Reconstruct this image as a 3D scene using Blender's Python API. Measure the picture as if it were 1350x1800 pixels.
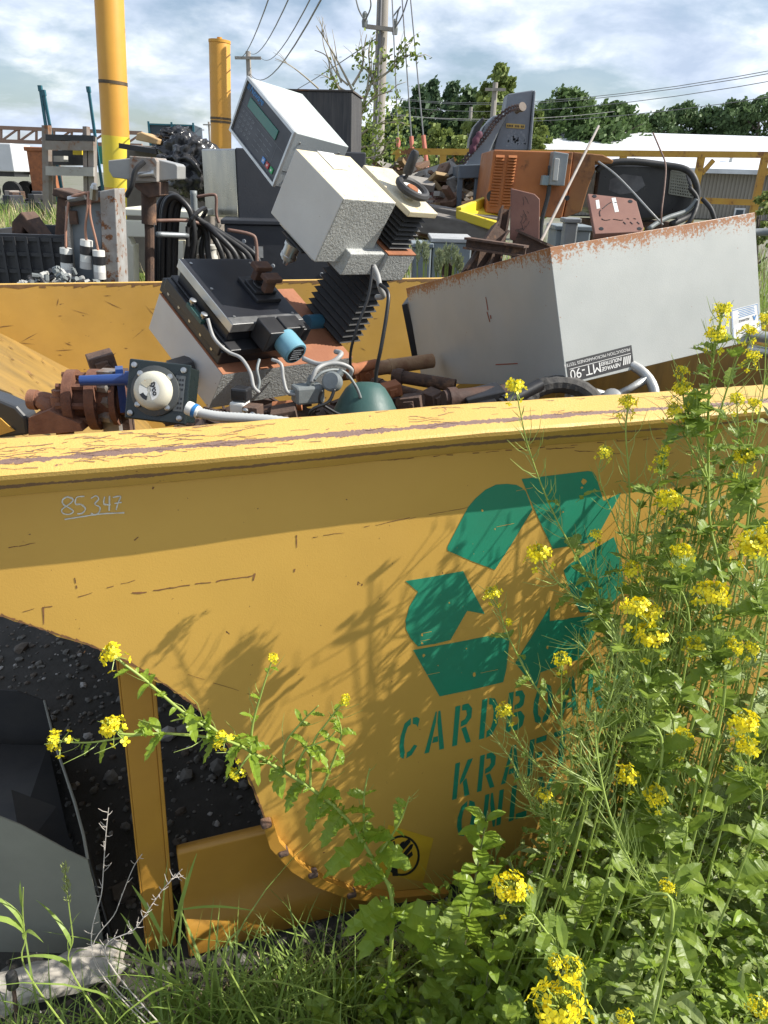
import bpy, bmesh, math, random
from mathutils import Vector, Matrix, noise as mnoise
V = Vector
for o in list(bpy.data.objects): bpy.data.objects.remove(o)
S = bpy.context.scene
COL = S.collection

# ---------------------------------------------------------------- camera
F, CX, CY, H = 1300., 675., 900., 1.65
PITCH, ROLL = math.atan(585/F), math.radians(1.7)
FW = V((0, math.cos(PITCH), -math.sin(PITCH)))
_r = V((1, 0, 0)); _u = _r.cross(FW)
RT = _r*math.cos(ROLL)+_u*math.sin(ROLL)
UP = -_r*math.sin(ROLL)+_u*math.cos(ROLL)
EYE = V((0, 0, H))
cd = bpy.data.cameras.new('camera'); cam = bpy.data.objects.new('camera', cd); COL.objects.link(cam)
cd.sensor_fit = 'VERTICAL'; cd.sensor_height = 36; cd.lens = F/1800*36
cd.clip_start = .05; cd.clip_end = 1500
cam.matrix_world = Matrix(((RT.x, UP.x, -FW.x, 0), (RT.y, UP.y, -FW.y, 0), (RT.z, UP.z, -FW.z, H), (0, 0, 0, 1)))
S.camera = cam

# ---------------------------------------------------------------- world, sun, exposure
SUN = V((1.2, .01, 1.0)).normalized()
S.view_settings.view_transform = 'Standard'; S.view_settings.look = 'None'
S.view_settings.exposure = 0.62; S.view_settings.gamma = 1
w = bpy.data.worlds.new('World'); S.world = w; w.use_nodes = True
nt = w.node_tree; nt.nodes.clear()
N = nt.nodes.new; LK = nt.links.new
out = N('ShaderNodeOutputWorld'); bg = N('ShaderNodeBackground'); LK(bg.outputs[0], out.inputs[0])
sky = N('ShaderNodeTexSky'); sky.sky_type = 'NISHITA'; sky.sun_disc = False
sky.sun_elevation = math.asin(SUN.z); sky.sun_rotation = math.atan2(SUN.x, SUN.y)
sky.air_density = 1.0; sky.dust_density = 1.2; sky.ozone_density = 2
tc = N('ShaderNodeTexCoord'); sep = N('ShaderNodeSeparateXYZ'); LK(tc.outputs['Generated'], sep.inputs[0])
def mth(op, a, b=None, c=None):
    n = N('ShaderNodeMath'); n.operation = op
    for i, x in enumerate((a, b, c)):
        if x is None: continue
        if isinstance(x, (int, float)): n.inputs[i].default_value = x
        else: LK(x, n.inputs[i])
    return n.outputs[0]
zc = mth('ADD', mth('MAXIMUM', sep.outputs[2], 0.0), .3)
cmb = N('ShaderNodeCombineXYZ'); LK(mth('DIVIDE', sep.outputs[0], zc), cmb.inputs[0]); LK(mth('DIVIDE', sep.outputs[1], zc), cmb.inputs[1])
def nz(scale, detail, rough, dist, loc):
    mp = N('ShaderNodeMapping'); mp.inputs['Location'].default_value = loc; LK(cmb.outputs[0], mp.inputs[0])
    n = N('ShaderNodeTexNoise'); n.inputs['Scale'].default_value = scale; n.inputs['Detail'].default_value = detail
    n.inputs['Roughness'].default_value = rough; n.inputs['Distortion'].default_value = dist; LK(mp.outputs[0], n.inputs['Vector'])
    return n.outputs[0]
def ramp(src, stops):
    r = N('ShaderNodeValToRGB'); e = r.color_ramp.elements
    while len(e) < len(stops): e.new(.5)
    for el, (p, c) in zip(e, stops):
        el.position = p; el.color = (c, c, c, 1) if isinstance(c, (int, float)) else (*c, 1)
    LK(src, r.inputs[0]); return r.outputs[0]
cover = ramp(nz(2.1, 9, .55, .2, (3.1, 1.7, 0)), [(.4, 0.1), (.56, 1)])
shade = ramp(nz(3.2, 9, .58, .3, (7.3, 2.2, 1)), [(.33, (4.4, 5.3, 6.8)), (.5, (6.2, 7.0, 8.3)), (.6, (8.2, 8.8, 9.6)), (.7, (12, 12, 11.8))])
mix = N('ShaderNodeMix'); mix.data_type = 'RGBA'
LK(cover, mix.inputs[0]); LK(sky.outputs[0], mix.inputs[6]); LK(shade, mix.inputs[7])
LK(mix.outputs[2], bg.inputs[0]); bg.inputs[1].default_value = .086
sl = bpy.data.lights.new('sun', 'SUN'); sl.energy = 5.0; sl.angle = math.radians(.3); sl.color = (1, .95, .86)
so = bpy.data.objects.new('sun', sl); COL.objects.link(so); so.rotation_euler = SUN.to_track_quat('Z', 'Y').to_euler()
so.location = (6, -2, 8)

# ---------------------------------------------------------------- pixel to place (every call gives a real distance)
def ray(x, y): return FW+RT*((x-CX)/F)-UP*((y-CY)/F)
def PY(x, y, Y): d = ray(x, y); return EYE+d*(Y/d.y)
def PZ(x, y, z=0): d = ray(x, y); return EYE+d*((z-H)/d.z)
def PP(x, y, p, n): d = ray(x, y); return EYE+d*((p-EYE).dot(n)/d.dot(n))

# ---------------------------------------------------------------- mesh helper
class MB:
    def __init__(s): s.v = []; s.f = []; s.m = []; s.i = 0
    def face(s, pts, mi=None):
        b = len(s.v); s.v += [V(p) for p in pts]; s.f.append(tuple(range(b, b+len(pts)))); s.m.append(s.i if mi is None else mi)
    def add(s, vs, fs, mi=None):
        b = len(s.v); s.v += [V(p) for p in vs]
        for f in fs: s.f.append(tuple(b+k for k in f)); s.m.append(s.i if mi is None else mi)
    def hexa(s, c, mi=None, mis=None):
        # c: 8 corners, index = i+2j+4k
        fs = [(0, 2, 6, 4), (1, 5, 7, 3), (0, 4, 5, 1), (2, 3, 7, 6), (0, 1, 3, 2), (4, 6, 7, 5)]  # -i +i -j +j -k +k
        b = len(s.v); s.v += [V(p) for p in c]
        for n, f in enumerate(fs): s.f.append(tuple(b+k for k in f)); s.m.append(mis[n] if mis else (s.i if mi is None else mi))
    def box(s, fr, i0, i1, j0, j1, k0, k1, mi=None, mis=None):
        s.hexa([fr(i, j, k) for k in (k0, k1) for j in (j0, j1) for i in (i0, i1)], mi, mis)
    def bar(s, p0, p1, w, h, up=(0, 0, 1), mi=None):
        p0 = V(p0); p1 = V(p1); d = (p1-p0).normalized(); up = V(up)
        if abs(d.dot(up)) > .97: up = V((0, 1, 0))
        x = d.cross(up).normalized()*w/2; z = x.cross(d).normalized()*h/2
        s.hexa([p+a*x+b*z for b in (-1, 1) for a in (-1, 1) for p in (p0, p1)], mi)
    def prism(s, pts, off, mi=None):
        n = len(pts); off = V(off); a = [V(p) for p in pts]
        s.add(a+[p+off for p in a], [tuple(range(n)), tuple(range(2*n-1, n-1, -1))]+[(k, (k+1) % n, n+(k+1) % n, n+k) for k in range(n)], mi)
    def tube(s, path, r, n=8, caps=True, mi=None):
        path = [V(p) for p in path]; m = len(path)
        rs = r if isinstance(r, (list, tuple)) else [r]*m
        b = len(s.v); ref = None
        for k, p in enumerate(path):
            d = (path[min(k+1, m-1)]-path[max(k-1, 0)])
            if d.length < 1e-9: d = V((0, 0, 1))
            d.normalize()
            if ref is None: ref = d.orthogonal()
            x = (ref-d*ref.dot(d))
            if x.length < 1e-6: x = d.orthogonal()
            x.normalize(); ref = x; y = d.cross(x)
            for q in range(n):
                a = 2*math.pi*q/n; s.v.append(p+(x*math.cos(a)+y*math.sin(a))*rs[k])
        mi = s.i if mi is None else mi
        for k in range(m-1):
            for q in range(n):
                s.f.append((b+k*n+q, b+k*n+(q+1) % n, b+(k+1)*n+(q+1) % n, b+(k+1)*n+q)); s.m.append(mi)
        if caps:
            s.f.append(tuple(b+q for q in reversed(range(n)))); s.m.append(mi)
            s.f.append(tuple(b+(m-1)*n+q for q in range(n))); s.m.append(mi)
    def lathe(s, p, ax, prof, n=20, mi=None, sx=None):
        # prof: (distance along axis, radius)
        ax = V(ax).normalized(); x = sx or ax.orthogonal().normalized(); y = ax.cross(x); p = V(p); b = len(s.v); mi = s.i if mi is None else mi
        for t, r in prof:
            for q in range(n):
                a = 2*math.pi*q/n; s.v.append(p+ax*t+(x*math.cos(a)+y*math.sin(a))*r)
        for k in range(len(prof)-1):
            for q in range(n):
                s.f.append((b+k*n+q, b+k*n+(q+1) % n, b+(k+1)*n+(q+1) % n, b+(k+1)*n+q)); s.m.append(mi)
        s.f.append(tuple(b+q for q in reversed(range(n)))); s.m.append(mi)
        s.f.append(tuple(b+(len(prof)-1)*n+q for q in range(n))); s.m.append(mi)
    def build(s, name, mats, parent=None, smooth=False, bevel=0, loc=None, tri=False):
        me = bpy.data.meshes.new(name)
        if parent is not None: o0 = wloc(parent)
        elif loc is not None: o0 = V(loc)
        else:
            n = max(1, len(s.v)); o0 = V((sum(p.x for p in s.v)/n, sum(p.y for p in s.v)/n, min(p.z for p in s.v)))
        me.from_pydata([tuple(p-o0) for p in s.v], [], s.f)
        for m in (mats if isinstance(mats, (list, tuple)) else [mats]): me.materials.append(m)
        me.polygons.foreach_set('material_index', s.m)
        if smooth is True: me.polygons.foreach_set('use_smooth', [True]*len(s.f))
        elif smooth: me.polygons.foreach_set('use_smooth', [True]*len(s.f)); me.set_sharp_from_angle(angle=math.radians(smooth))
        me.update()
        bm = bmesh.new(); bm.from_mesh(me)
        if len(s.f) < 6000: bmesh.ops.recalc_face_normals(bm, faces=bm.faces[:])
        bm.to_mesh(me); bm.free()
        o = bpy.data.objects.new(name, me); COL.objects.link(o)
        if parent is not None: o.parent = parent
        else: o.location = o0
        if bevel:
            md = o.modifiers.new('bevel', 'BEVEL'); md.width = bevel; md.segments = 2; md.limit_method = 'ANGLE'; md.angle_limit = math.radians(35)
        return o
def wloc(o):
    p = V(o.location)
    while o.parent: o = o.parent; p += V(o.location)
    return p
def tag(o, label=None, cat=None, group=None, kind=None):
    if label: o['label'] = label
    if cat: o['category'] = cat
    if group: o['group'] = group
    if kind: o['kind'] = kind
    return o
def thing(name, label, cat, loc, group=None):
    o = bpy.data.objects.new(name, None); COL.objects.link(o); o.location = V(loc); o.empty_display_size = .1
    return tag(o, label, cat, group)
def mesh_at(name, me, parent=None, loc=(0, 0, 0)):
    o = bpy.data.objects.new(name, me); COL.objects.link(o); o.location = V(loc); o.parent = parent; return o
def frame(o, a, b, c):
    o, a, b, c = V(o), V(a), V(b), V(c)
    return lambda i, j, k: o+a*i+b*j+c*k
def yawframe(o, deg, sc=1):
    a = math.radians(deg); return frame(o, V((math.cos(a), math.sin(a), 0))*sc, V((-math.sin(a), math.cos(a), 0))*sc, V((0, 0, 1))*sc)
def text_faces(mb, body, place, size=1, align='LEFT', mi=None, shear=0, bold=0):
    # lettering as flat polygons; place(x, y) -> world point
    cu = bpy.data.curves.new('t', 'FONT'); cu.body = body; cu.size = size; cu.align_x = align; cu.shear = shear; cu.offset = bold; cu.resolution_u = 3
    ob = bpy.data.objects.new('t', cu); COL.objects.link(ob)
    me = bpy.data.meshes.new_from_object(ob.evaluated_get(bpy.context.evaluated_depsgraph_get()))
    mb.add([place(p.co.x, p.co.y) for p in me.vertices], [tuple(f.vertices) for f in me.polygons], mi)
    bpy.data.objects.remove(ob); bpy.data.curves.remove(cu); bpy.data.meshes.remove(me)
def smooth_path(pts, n=6):
    pts = [V(p) for p in pts]; out = []
    for k in range(len(pts)-1):
        p0 = pts[max(k-1, 0)]; p1 = pts[k]; p2 = pts[k+1]; p3 = pts[min(k+2, len(pts)-1)]
        for q in range(n):
            t = q/n; out.append(.5*((2*p1)+(p2-p0)*t+(2*p0-5*p1+4*p2-p3)*t*t+(3*p1-p0-3*p2+p3)*t**3))
    out.append(pts[-1]); return out

# ---------------------------------------------------------------- materials
RUST = (.11, .05, .026); RUST2 = (.25, .115, .05)
def mat(name, c, c2=None, ns=6., rough=.55, metal=0., bump=0., bs=80., rust=0., rs=7., spots=0., spec=.5, soft=.07, rcol=RUST, rcol2=RUST2, stretch=None, gloss_var=.15, translucent=0., streak=None, dent=0):
    m = bpy.data.materials.new(name); m.use_nodes = True; t = m.node_tree; n = t.nodes; b = n['Principled BSDF']; L = t.links.new
    tc = n.new('ShaderNodeTexCoord'); src = tc.outputs['Object']
    if stretch:
        mp = n.new('ShaderNodeMapping'); mp.inputs['Scale'].default_value = stretch; L(src, mp.inputs[0]); src2 = mp.outputs[0]
    else: src2 = src
    def noise(sc, det=4, ro=.6, s_=None):
        q = n.new('ShaderNodeTexNoise'); q.inputs['Scale'].default_value = sc; q.inputs['Detail'].default_value = det; q.inputs['Roughness'].default_value = ro
        L(s_ or src, q.inputs['Vector']); return q.outputs[0]
    def rmp(s_, a, b_):
        r = n.new('ShaderNodeMapRange'); r.inputs[1].default_value = a; r.inputs[2].default_value = b_; L(s_, r.inputs[0]); return r.outputs[0]
    def mixc(f, a, b_):
        x = n.new('ShaderNodeMix'); x.data_type = 'RGBA'
        if isinstance(f, float): x.inputs[0].default_value = f
        else: L(f, x.inputs[0])
        for k, q in ((6, a), (7, b_)):
            if isinstance(q, tuple): x.inputs[k].default_value = (*q, 1)
            else: L(q, x.inputs[k])
        return x.outputs[2]
    c2 = c2 or tuple(x*.78 for x in c)
    col = mixc(rmp(noise(ns, 5, .6, src2), .35, .65), c, c2)
    rf = None
    if streak:   # long thin marks: (scale vector, threshold, colour)
        mp2 = n.new('ShaderNodeMapping'); mp2.inputs['Scale'].default_value = streak[0]
        if len(streak) > 3: mp2.inputs['Rotation'].default_value = streak[3]
        L(src, mp2.inputs[0])
        col = mixc(rmp(noise(1, 3, .6, mp2.outputs[0]), streak[1], streak[1]+.04), col, streak[2])
    if rust:
        rc = mixc(rmp(noise(rs*5, 4), .35, .65), rcol, rcol2)
        rf = rmp(noise(rs, 9, .68), .72-rust*.5, .72-rust*.5+soft)
        col = mixc(rf, col, rc)
    if spots:
        sf = rmp(noise(rs*14, 3, .5), .78-spots*.3, .8-spots*.3); col = mixc(sf, col, rcol)
    L(col, b.inputs['Base Color'])
    ro = rmp(noise(ns*2.5, 4), .2, .8); mr = n.new('ShaderNodeMapRange'); mr.inputs[3].default_value = max(.02, rough-gloss_var); mr.inputs[4].default_value = min(1, rough+gloss_var); L(ro, mr.inputs[0])
    rr = mr.outputs[0]
    if rf is not None:
        x = n.new('ShaderNodeMix'); L(rf, x.inputs[0]); L(rr, x.inputs[2]); x.inputs[3].default_value = .9; rr = x.outputs[0]
        if metal:
            y = n.new('ShaderNodeMath'); y.operation = 'MULTIPLY_ADD'; L(rf, y.inputs[0]); y.inputs[1].default_value = -metal; y.inputs[2].default_value = metal; L(y.outputs[0], b.inputs['Metallic'])
    elif metal: b.inputs['Metallic'].default_value = metal
    L(rr, b.inputs['Roughness']); b.inputs['Specular IOR Level'].default_value = spec
    if bump or rust:
        bp = n.new('ShaderNodeBump'); bp.inputs['Strength'].default_value = bump or .15; bp.inputs['Distance'].default_value = .004
        h = noise(bs, 4, .65)
        if dent:
            a = n.new('ShaderNodeMath'); a.operation = 'MULTIPLY_ADD'; L(noise(2.3, 2, .45), a.inputs[0]); a.inputs[1].default_value = dent; L(h, a.inputs[2]); h = a.outputs[0]
        if rf is not None:
            a = n.new('ShaderNodeMath'); a.operation = 'MULTIPLY_ADD'; L(rf, a.inputs[0]); a.inputs[1].default_value = .35; L(h, a.inputs[2]); h = a.outputs[0]
        L(h, bp.inputs['Height']); L(bp.outputs[0], b.inputs['Normal'])
    if translucent:
        tr = n.new('ShaderNodeBsdfTranslucent'); L(col, tr.inputs[0]); ms = n.new('ShaderNodeMixShader'); ms.inputs[0].default_value = translucent
        L(b.outputs[0], ms.inputs[1]); L(tr.outputs[0], ms.inputs[2]); L(ms.outputs[0], n['Material Output'].inputs[0])
    return m
YEL = (.575, .345, .072)
m_plate = mat('hopper_yellow', YEL, (.53, .31, .062), 2.2, .47, bump=.1, bs=300, rust=.09, rs=6, spots=.14, dent=30, gloss_var=.08)
m_rim = mat('rim_yellow', (.62, .40, .11), (.58, .36, .09), 5, .5, bump=.35, bs=260, rust=.13, rs=26, spots=.12, rcol=(.2, .1, .06), rcol2=(.27, .14, .085), soft=.03)
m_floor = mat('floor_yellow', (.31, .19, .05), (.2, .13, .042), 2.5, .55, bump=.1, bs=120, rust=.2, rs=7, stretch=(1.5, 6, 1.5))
m_inner = mat('inner_yellow', (.48, .29, .065), (.4, .24, .055), 4, .45, bump=.05, bs=200, rust=.1, rs=4, streak=((3, 40, 40), .68, (.1, .05, .025), (0, .7, 0)))
m_basey = mat('base_yellow', (.46, .235, .035), (.4, .2, .03), 5, .5, bump=.05, bs=200, rust=.12, rs=6)
m_green = mat('stencil_green', (.012, .25, .145), (.02, .21, .12), 5, .55, bump=.05, bs=300, rust=.06, rs=14, spots=.1, rcol=(.5, .3, .07), rcol2=(.5, .3, .07))
m_rust = mat('rust', (.12, .07, .048), (.06, .04, .032), 18, .9, bump=.5, bs=120, rust=.34, rs=14, rcol=(.2, .1, .05), rcol2=(.3, .17, .1), soft=.15)
m_rusto = mat('rust_orange', (.36, .13, .05), (.22, .085, .04), 10, .85, bump=.35, bs=120)
m_rustpipe = mat('rust_pipe', (.42, .27, .15), (.26, .13, .07), 20, .8, bump=.4, bs=90)
m_chalk = mat('chalk', (.72, .72, .68), None, 60, .9)
m_black = mat('black_paint', (.018, .018, .02), (.028, .028, .03), 8, .4, bump=.05)
m_blackm = mat('black_rubber', (.02, .02, .021), (.03, .03, .031), 9, .6)
m_anod = mat('black_anodised', (.014, .015, .019), (.02, .021, .026), 7, .32, gloss_var=.06)
m_steel = mat('bright_steel', (.55, .55, .54), (.42, .42, .41), 12, .35, 1.)
m_ham = mat('hammered_grey', (.44, .45, .435), (.37, .38, .37), 20, .36, bump=1.0, bs=170, rust=.08, rs=9, spots=.08)
m_ivory = mat('grey_paint_smooth', (.53, .525, .5), (.48, .47, .445), 8, .5, bump=.12, bs=300, rust=.1, rs=7, spots=.12)
m_cream = mat('cream_rusting', (.62, .57, .43), (.58, .49, .31), 12, .55, bump=.15, bs=200, rust=.13, rs=14, spots=.35, rcol=(.45, .23, .07), rcol2=(.5, .3, .1))
m_ctltop = mat('grey_cover_lit', (.48, .53, .51), (.43, .48, .46), 10, .5, bump=.2, bs=400)  # paler than the case sides: sun on the top is put into the colour
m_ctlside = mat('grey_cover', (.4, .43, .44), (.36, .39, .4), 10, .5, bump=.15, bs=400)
m_alu = mat('aluminium_edge', (.6, .61, .6), None, 10, .4, .7)
m_screen = mat('lcd_green', (.02, .13, .10), (.025, .15, .115), 5, .2)
m_panel = mat('dark_panel', (.035, .037, .045), (.04, .043, .05), 8, .4)
m_keyline = mat('panel_print', (.24, .26, .28), None, 10, .5)
m_blue = mat('blue_motor', (.17, .36, .44), (.14, .31, .39), 9, .4, bump=.05)
m_bluep = mat('blue_enamel', (.02, .06, .22), (.02, .05, .18), 10, .35, bump=.1)
m_dkgreen = mat('dark_green_paint', (.03, .085, .075), (.04, .095, .085), 8, .5, bump=.1)
m_greybox = mat('grey_cast', (.19, .21, .21), (.15, .165, .165), 12, .5, bump=.15)
m_white = mat('white_plastic', (.75, .75, .71), (.7, .7, .65), 10, .4)
m_cable = mat('cable_grey', (.34, .34, .33), None, 20, .5)
m_cableb = mat('cable_black', (.015, .015, .016), None, 20, .45)
m_paper = mat('paper_label', (.72, .72, .70), None, 40, .6)
m_inkb = mat('black_ink', (.02, .02, .022), None, 20, .4)
m_inkw = mat('white_ink', (.75, .75, .73), None, 20, .5)
m_inkgrey = mat('grey_ink', (.3, .32, .34), None, 20, .5)
m_inkblue = mat('blue_ink', (.05, .22, .5), None, 20, .5)
# ================================================================ the yellow hopper
YAW = math.radians(19.5)
HU, HV = V((math.cos(YAW), math.sin(YAW), 0)), V((-math.sin(YAW), math.cos(YAW), 0))
HO = V((-.072, 1.138, 0))
HF = frame(HO, HU, HV, (0, 0, 1))
def onplate(px, py, v=.0695): return PP(px, py, HO+HV*v, HV)
def huz(p): d = p-HO; return d.dot(HU), d.z
hop = thing('self_dumping_hopper', 'large yellow tipping scrap hopper with green recycling arrows on its side', 'hopper', HF(.3, 1, 0))
prof = [(-.82, 1.16), (-.70, 1.085), (-.555, .987), (-.435, .909), (-.38, .864), (-.314, .794), (-.267, .738), (-.21, .627), (-.171, .52), (-.146, .411), (-.125, .34), (-.082, .262), (-.03, .2), (.04, .14), (.14, .085), (.28, .05), (.45, .035), (1.35, .035), (1.5, .09), (1.56, .2), (1.58, .4)]
outline = prof+[(1.58, 1.2), (-.82, 1.2)]
# slightly ragged burnt edge along the free lower left
rnd = random.Random(5)
def ragged(pts):
    out = []
    for a, b in zip(pts[:12], pts[1:13]):
        for t in range(6):
            q = t/6; j = rnd.uniform(-.003, .003)
            out.append((a[0]+(b[0]-a[0])*q+j, a[1]+(b[1]-a[1])*q+j))
    return out+pts[12:]
mb = MB()
mb.prism([HF(u, .07, z) for u, z in ragged(prof)+outline[-2:]], HV*.006)
# rusted edge strip and rust marks on the sheet, 0.4 mm proud
def mark(pxs, wpx, mi=1):
    pts = [onplate(x, y, .0694) for x, y in pxs]
    for a, b in zip(pts, pts[1:]):
        d = (b-a).normalized(); n = d.cross(HV)*wpx*.001/2; ja, jb = rnd.uniform(.5, 1.2), rnd.uniform(.3, 1.)
        mb.face([a-n*ja, b-n*jb, b+n*jb, a+n*ja], mi)
def mark_run(x0, y0, x1, y1, w, n=8, gap=.3):
    pts = [(x0+(x1-x0)*k/n, y0+(y1-y0)*k/n+rnd.uniform(-1, 1)) for k in range(n+1)]
    for a, b in zip(pts, pts[1:]):
        if rnd.random() > gap: mark([a, b], w)
edge = [(0, 1083), (50, 1100), (100, 1117), (150, 1133), (215, 1161), (260, 1186), (290, 1206), (340, 1241), (370, 1276), (400, 1311), (440, 1376), (465, 1441)]
for a, b in zip(edge, edge[1:]):
    for q in range(8):
        t0, t1 = q/8, (q+1)/8
        mark([(a[0]+(b[0]-a[0])*t0+1, a[1]+(b[1]-a[1])*t0-2), (a[0]+(b[0]-a[0])*t1+1, a[1]+(b[1]-a[1])*t1-2)], rnd.uniform(2, 6.5))
mark([(76, 1068), (77, 1098)], 3); mark([(74, 1068), (92, 1066)], 2); mark([(40, 1076), (60, 1070)], 1)
mark_run(232, 1043, 258, 1040, 4, 3, 0); mark_run(260, 1040, 445, 1012, 2.6, 20, .12); mark([(448, 1008), (445, 1021)], 3.5); mark_run(125, 1053, 250, 1016, 1.5, 10, .2)
mark_run(521, 940, 522, 970, 2.6, 4, .3); mark([(518, 1000), (517, 1006)], 5); mark([(268, 860), (270, 856)], 3); mark([(236, 950), (243, 944)], 3)
mark_run(15, 963, 62, 955, 1.4, 5, 0); mark_run(130, 1010, 135, 1035, 3, 5, .3)
mark_run(550, 945, 605, 936, 1.4, 6, .1); mark_run(640, 927, 720, 911, 1.5, 8, .15)
mark_run(330, 1185, 450, 1225, 1.2, 8, .1); mark_run(960, 790, 1010, 786, 2, 6, 0); mark_run(1010, 792, 1090, 798, 1.8, 9, .1); mark_run(720, 912, 925, 872, 1., 18, .25)
mark_run(1150, 800, 1240, 790, 1.4, 8, .2)
mark_run(0, 851, 520, 823, 2.2, 50, .55); mark_run(520, 822, 1211, 766, 2, 60, .6)
for k in range(26): x, y = rnd.uniform(20, 1150), rnd.uniform(870, 1380); mark([(x, y), (x+rnd.uniform(-3, 3), y+rnd.uniform(-2, 4))], rnd.uniform(.8, 1.7))
mb.build('side_panel', [m_plate, mat('rust_scratch', (.24, .11, .045), (.13, .065, .03), 60, .85)], hop, smooth=25)
mb = MB(); mb.prism([HF(u, 1.862, z) for u, z in prof+[(1.58, 1.278), (-.82, 1.278)]], HV*.006)
def bmark(u0, z0, u1, z1, w_):
    a, b = HF(u0, 1.8612, z0), HF(u1, 1.8612, z1); n_ = (b-a).normalized().cross(HV)*w_*.5; m_ = (a+b)/2+n_*rnd.uniform(-.8, .8); mb.face([a, m_-n_, b, m_+n_], 1)
for k in range(85):
    u = rnd.uniform(-1, .7) if k < 60 else rnd.uniform(-.8, -.25); z = rnd.uniform(.75, 1.24); L_ = rnd.choice((.01, .015, .03, .07)); a = rnd.uniform(-.5, .15) if k % 3 else rnd.uniform(-1.4, 1.4); bmark(u, z, u+L_*math.cos(a), z+L_*math.sin(a), rnd.uniform(.0012, .0035))
u = -.85
while u < 1.2: du = rnd.uniform(.01, .05); mb.face([HF(u, 1.8611, 1.278), HF(u, 1.8611, 1.278-rnd.uniform(.004, .016)), HF(u+du, 1.8611, 1.278-rnd.uniform(.003, .014)), HF(u+du, 1.8611, 1.278)], 1); u += du
mb.build('back_panel', [m_inner, mat('scratch_dark', (.13, .07, .03), (.2, .11, .04), 30, .8)], hop)
mb = MB()
for k in range(len(prof)-1):
    (a, b), (c, d) = prof[k], prof[k+1]
    t = V((c-a, d-b)).normalized(); nx, nz_ = -t.y*.005, t.x*.005
    mb.hexa([HF(a, .0765, b), HF(c, .0765, d), HF(a, 1.8615, b), HF(c, 1.8615, d), HF(a+nx, .0765, b+nz_), HF(c+nx, .0765, d+nz_), HF(a+nx, 1.8615, b+nz_), HF(c+nx, 1.8615, d+nz_)])
mb.hexa([HF(u, v, z) for z in (.4, 1.2) for v in (.0765, 1.8615) for u in (1.58, 1.585)])
for k in range(130):
    q = rnd.uniform(0, 4.5); i = int(q); (a, b), (c, d) = prof[i], prof[i+1]; t = q-i; p = lambda t, v: HF(a+(c-a)*t, v, b+(d-b)*t+.0105); v0 = rnd.uniform(.7, 1.85); L_ = rnd.uniform(.02, .16); t1 = min(.99, t+L_*1.5); sk = rnd.uniform(-.25, .05)*L_*3; wv = rnd.uniform(.002, .005)
    mb.face([p(t, v0), p((t+t1)/2, v0+sk/2-wv), p(t1, v0+sk), p((t+t1)/2, v0+sk/2+wv)], 1)
mb.build('floor_sheet', [m_floor, bpy.data.materials['scratch_dark']], hop, smooth=40)
# rolled rim: front, back, far ends
lip = [(.0695, 1.193), (.055, 1.2), (.002, 1.245), (0, 1.252), (.005, 1.256), (.026, 1.265), (.032, 1.2675), (.08, 1.281), (.0865, 1.28), (.0865, 1.195)]
mb = MB(); n = 60; us = [-.83+2.43*k/n for k in range(n+1)]
rows = [[HF(u, v+.0012*math.sin(u*9), z+.0018*math.sin(u*5.3)+rnd.uniform(-.0006, .0006)) for v, z in lip] for u in us]
for a, b in zip(rows, rows[1:]):
    for q in range(len(lip)):
        r = (q+1) % len(lip); mb.face([a[q], b[q], b[r], a[r]])
mb.face(rows[0]); mb.face(rows[-1])
def rimp(u, t, du=0):   # point on the top of the rim, t across from the outer edge
    v, z = (.005+(.026-.005)*t/.28, 1.256+.009*t/.28) if t < .28 else (.026+(.08-.026)*(t-.28)/.72, 1.265+.016*(t-.28)/.72)
    return HF(u, v+.0012*math.sin(u*9), z+.0018*math.sin(u*5.3)+.0012)
u = 9
while u < 1.3:        # scraped brown line along the fold
    du = rnd.uniform(.006, .02)
    if rnd.random() > .07:
        a, b = rnd.uniform(.1, .24), rnd.uniform(.26, .46)
        mb.face([rimp(u, a), rimp(u+du, a+rnd.uniform(-.06, .06)), rimp(u+du, b+rnd.uniform(-.08, .08)), rimp(u, b)], 1)
    u += du
for k in range(420):   # small scratches on the top
    u, t = rnd.uniform(-.6, 1.2), rnd.uniform(.05, .97)
    if u > -.1 and rnd.random() < .8: continue
    for q in range(rnd.randint(1, 6)):
        du, dt, wd = rnd.uniform(.003, .02), rnd.uniform(-.05, .05), rnd.uniform(.005, .018)
        t2 = min(.98, max(.02, t+dt)); mb.face([rimp(u, t), rimp(u+du, t2), rimp(u+du, min(.99, t2+wd)), rimp(u, min(.99, t+wd))], 1); u += du*.8; t = t2
m_scrape = mat('scraped_primer', (.24, .14, .1), (.16, .085, .06), 60, .8, bump=.3, bs=200)
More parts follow.
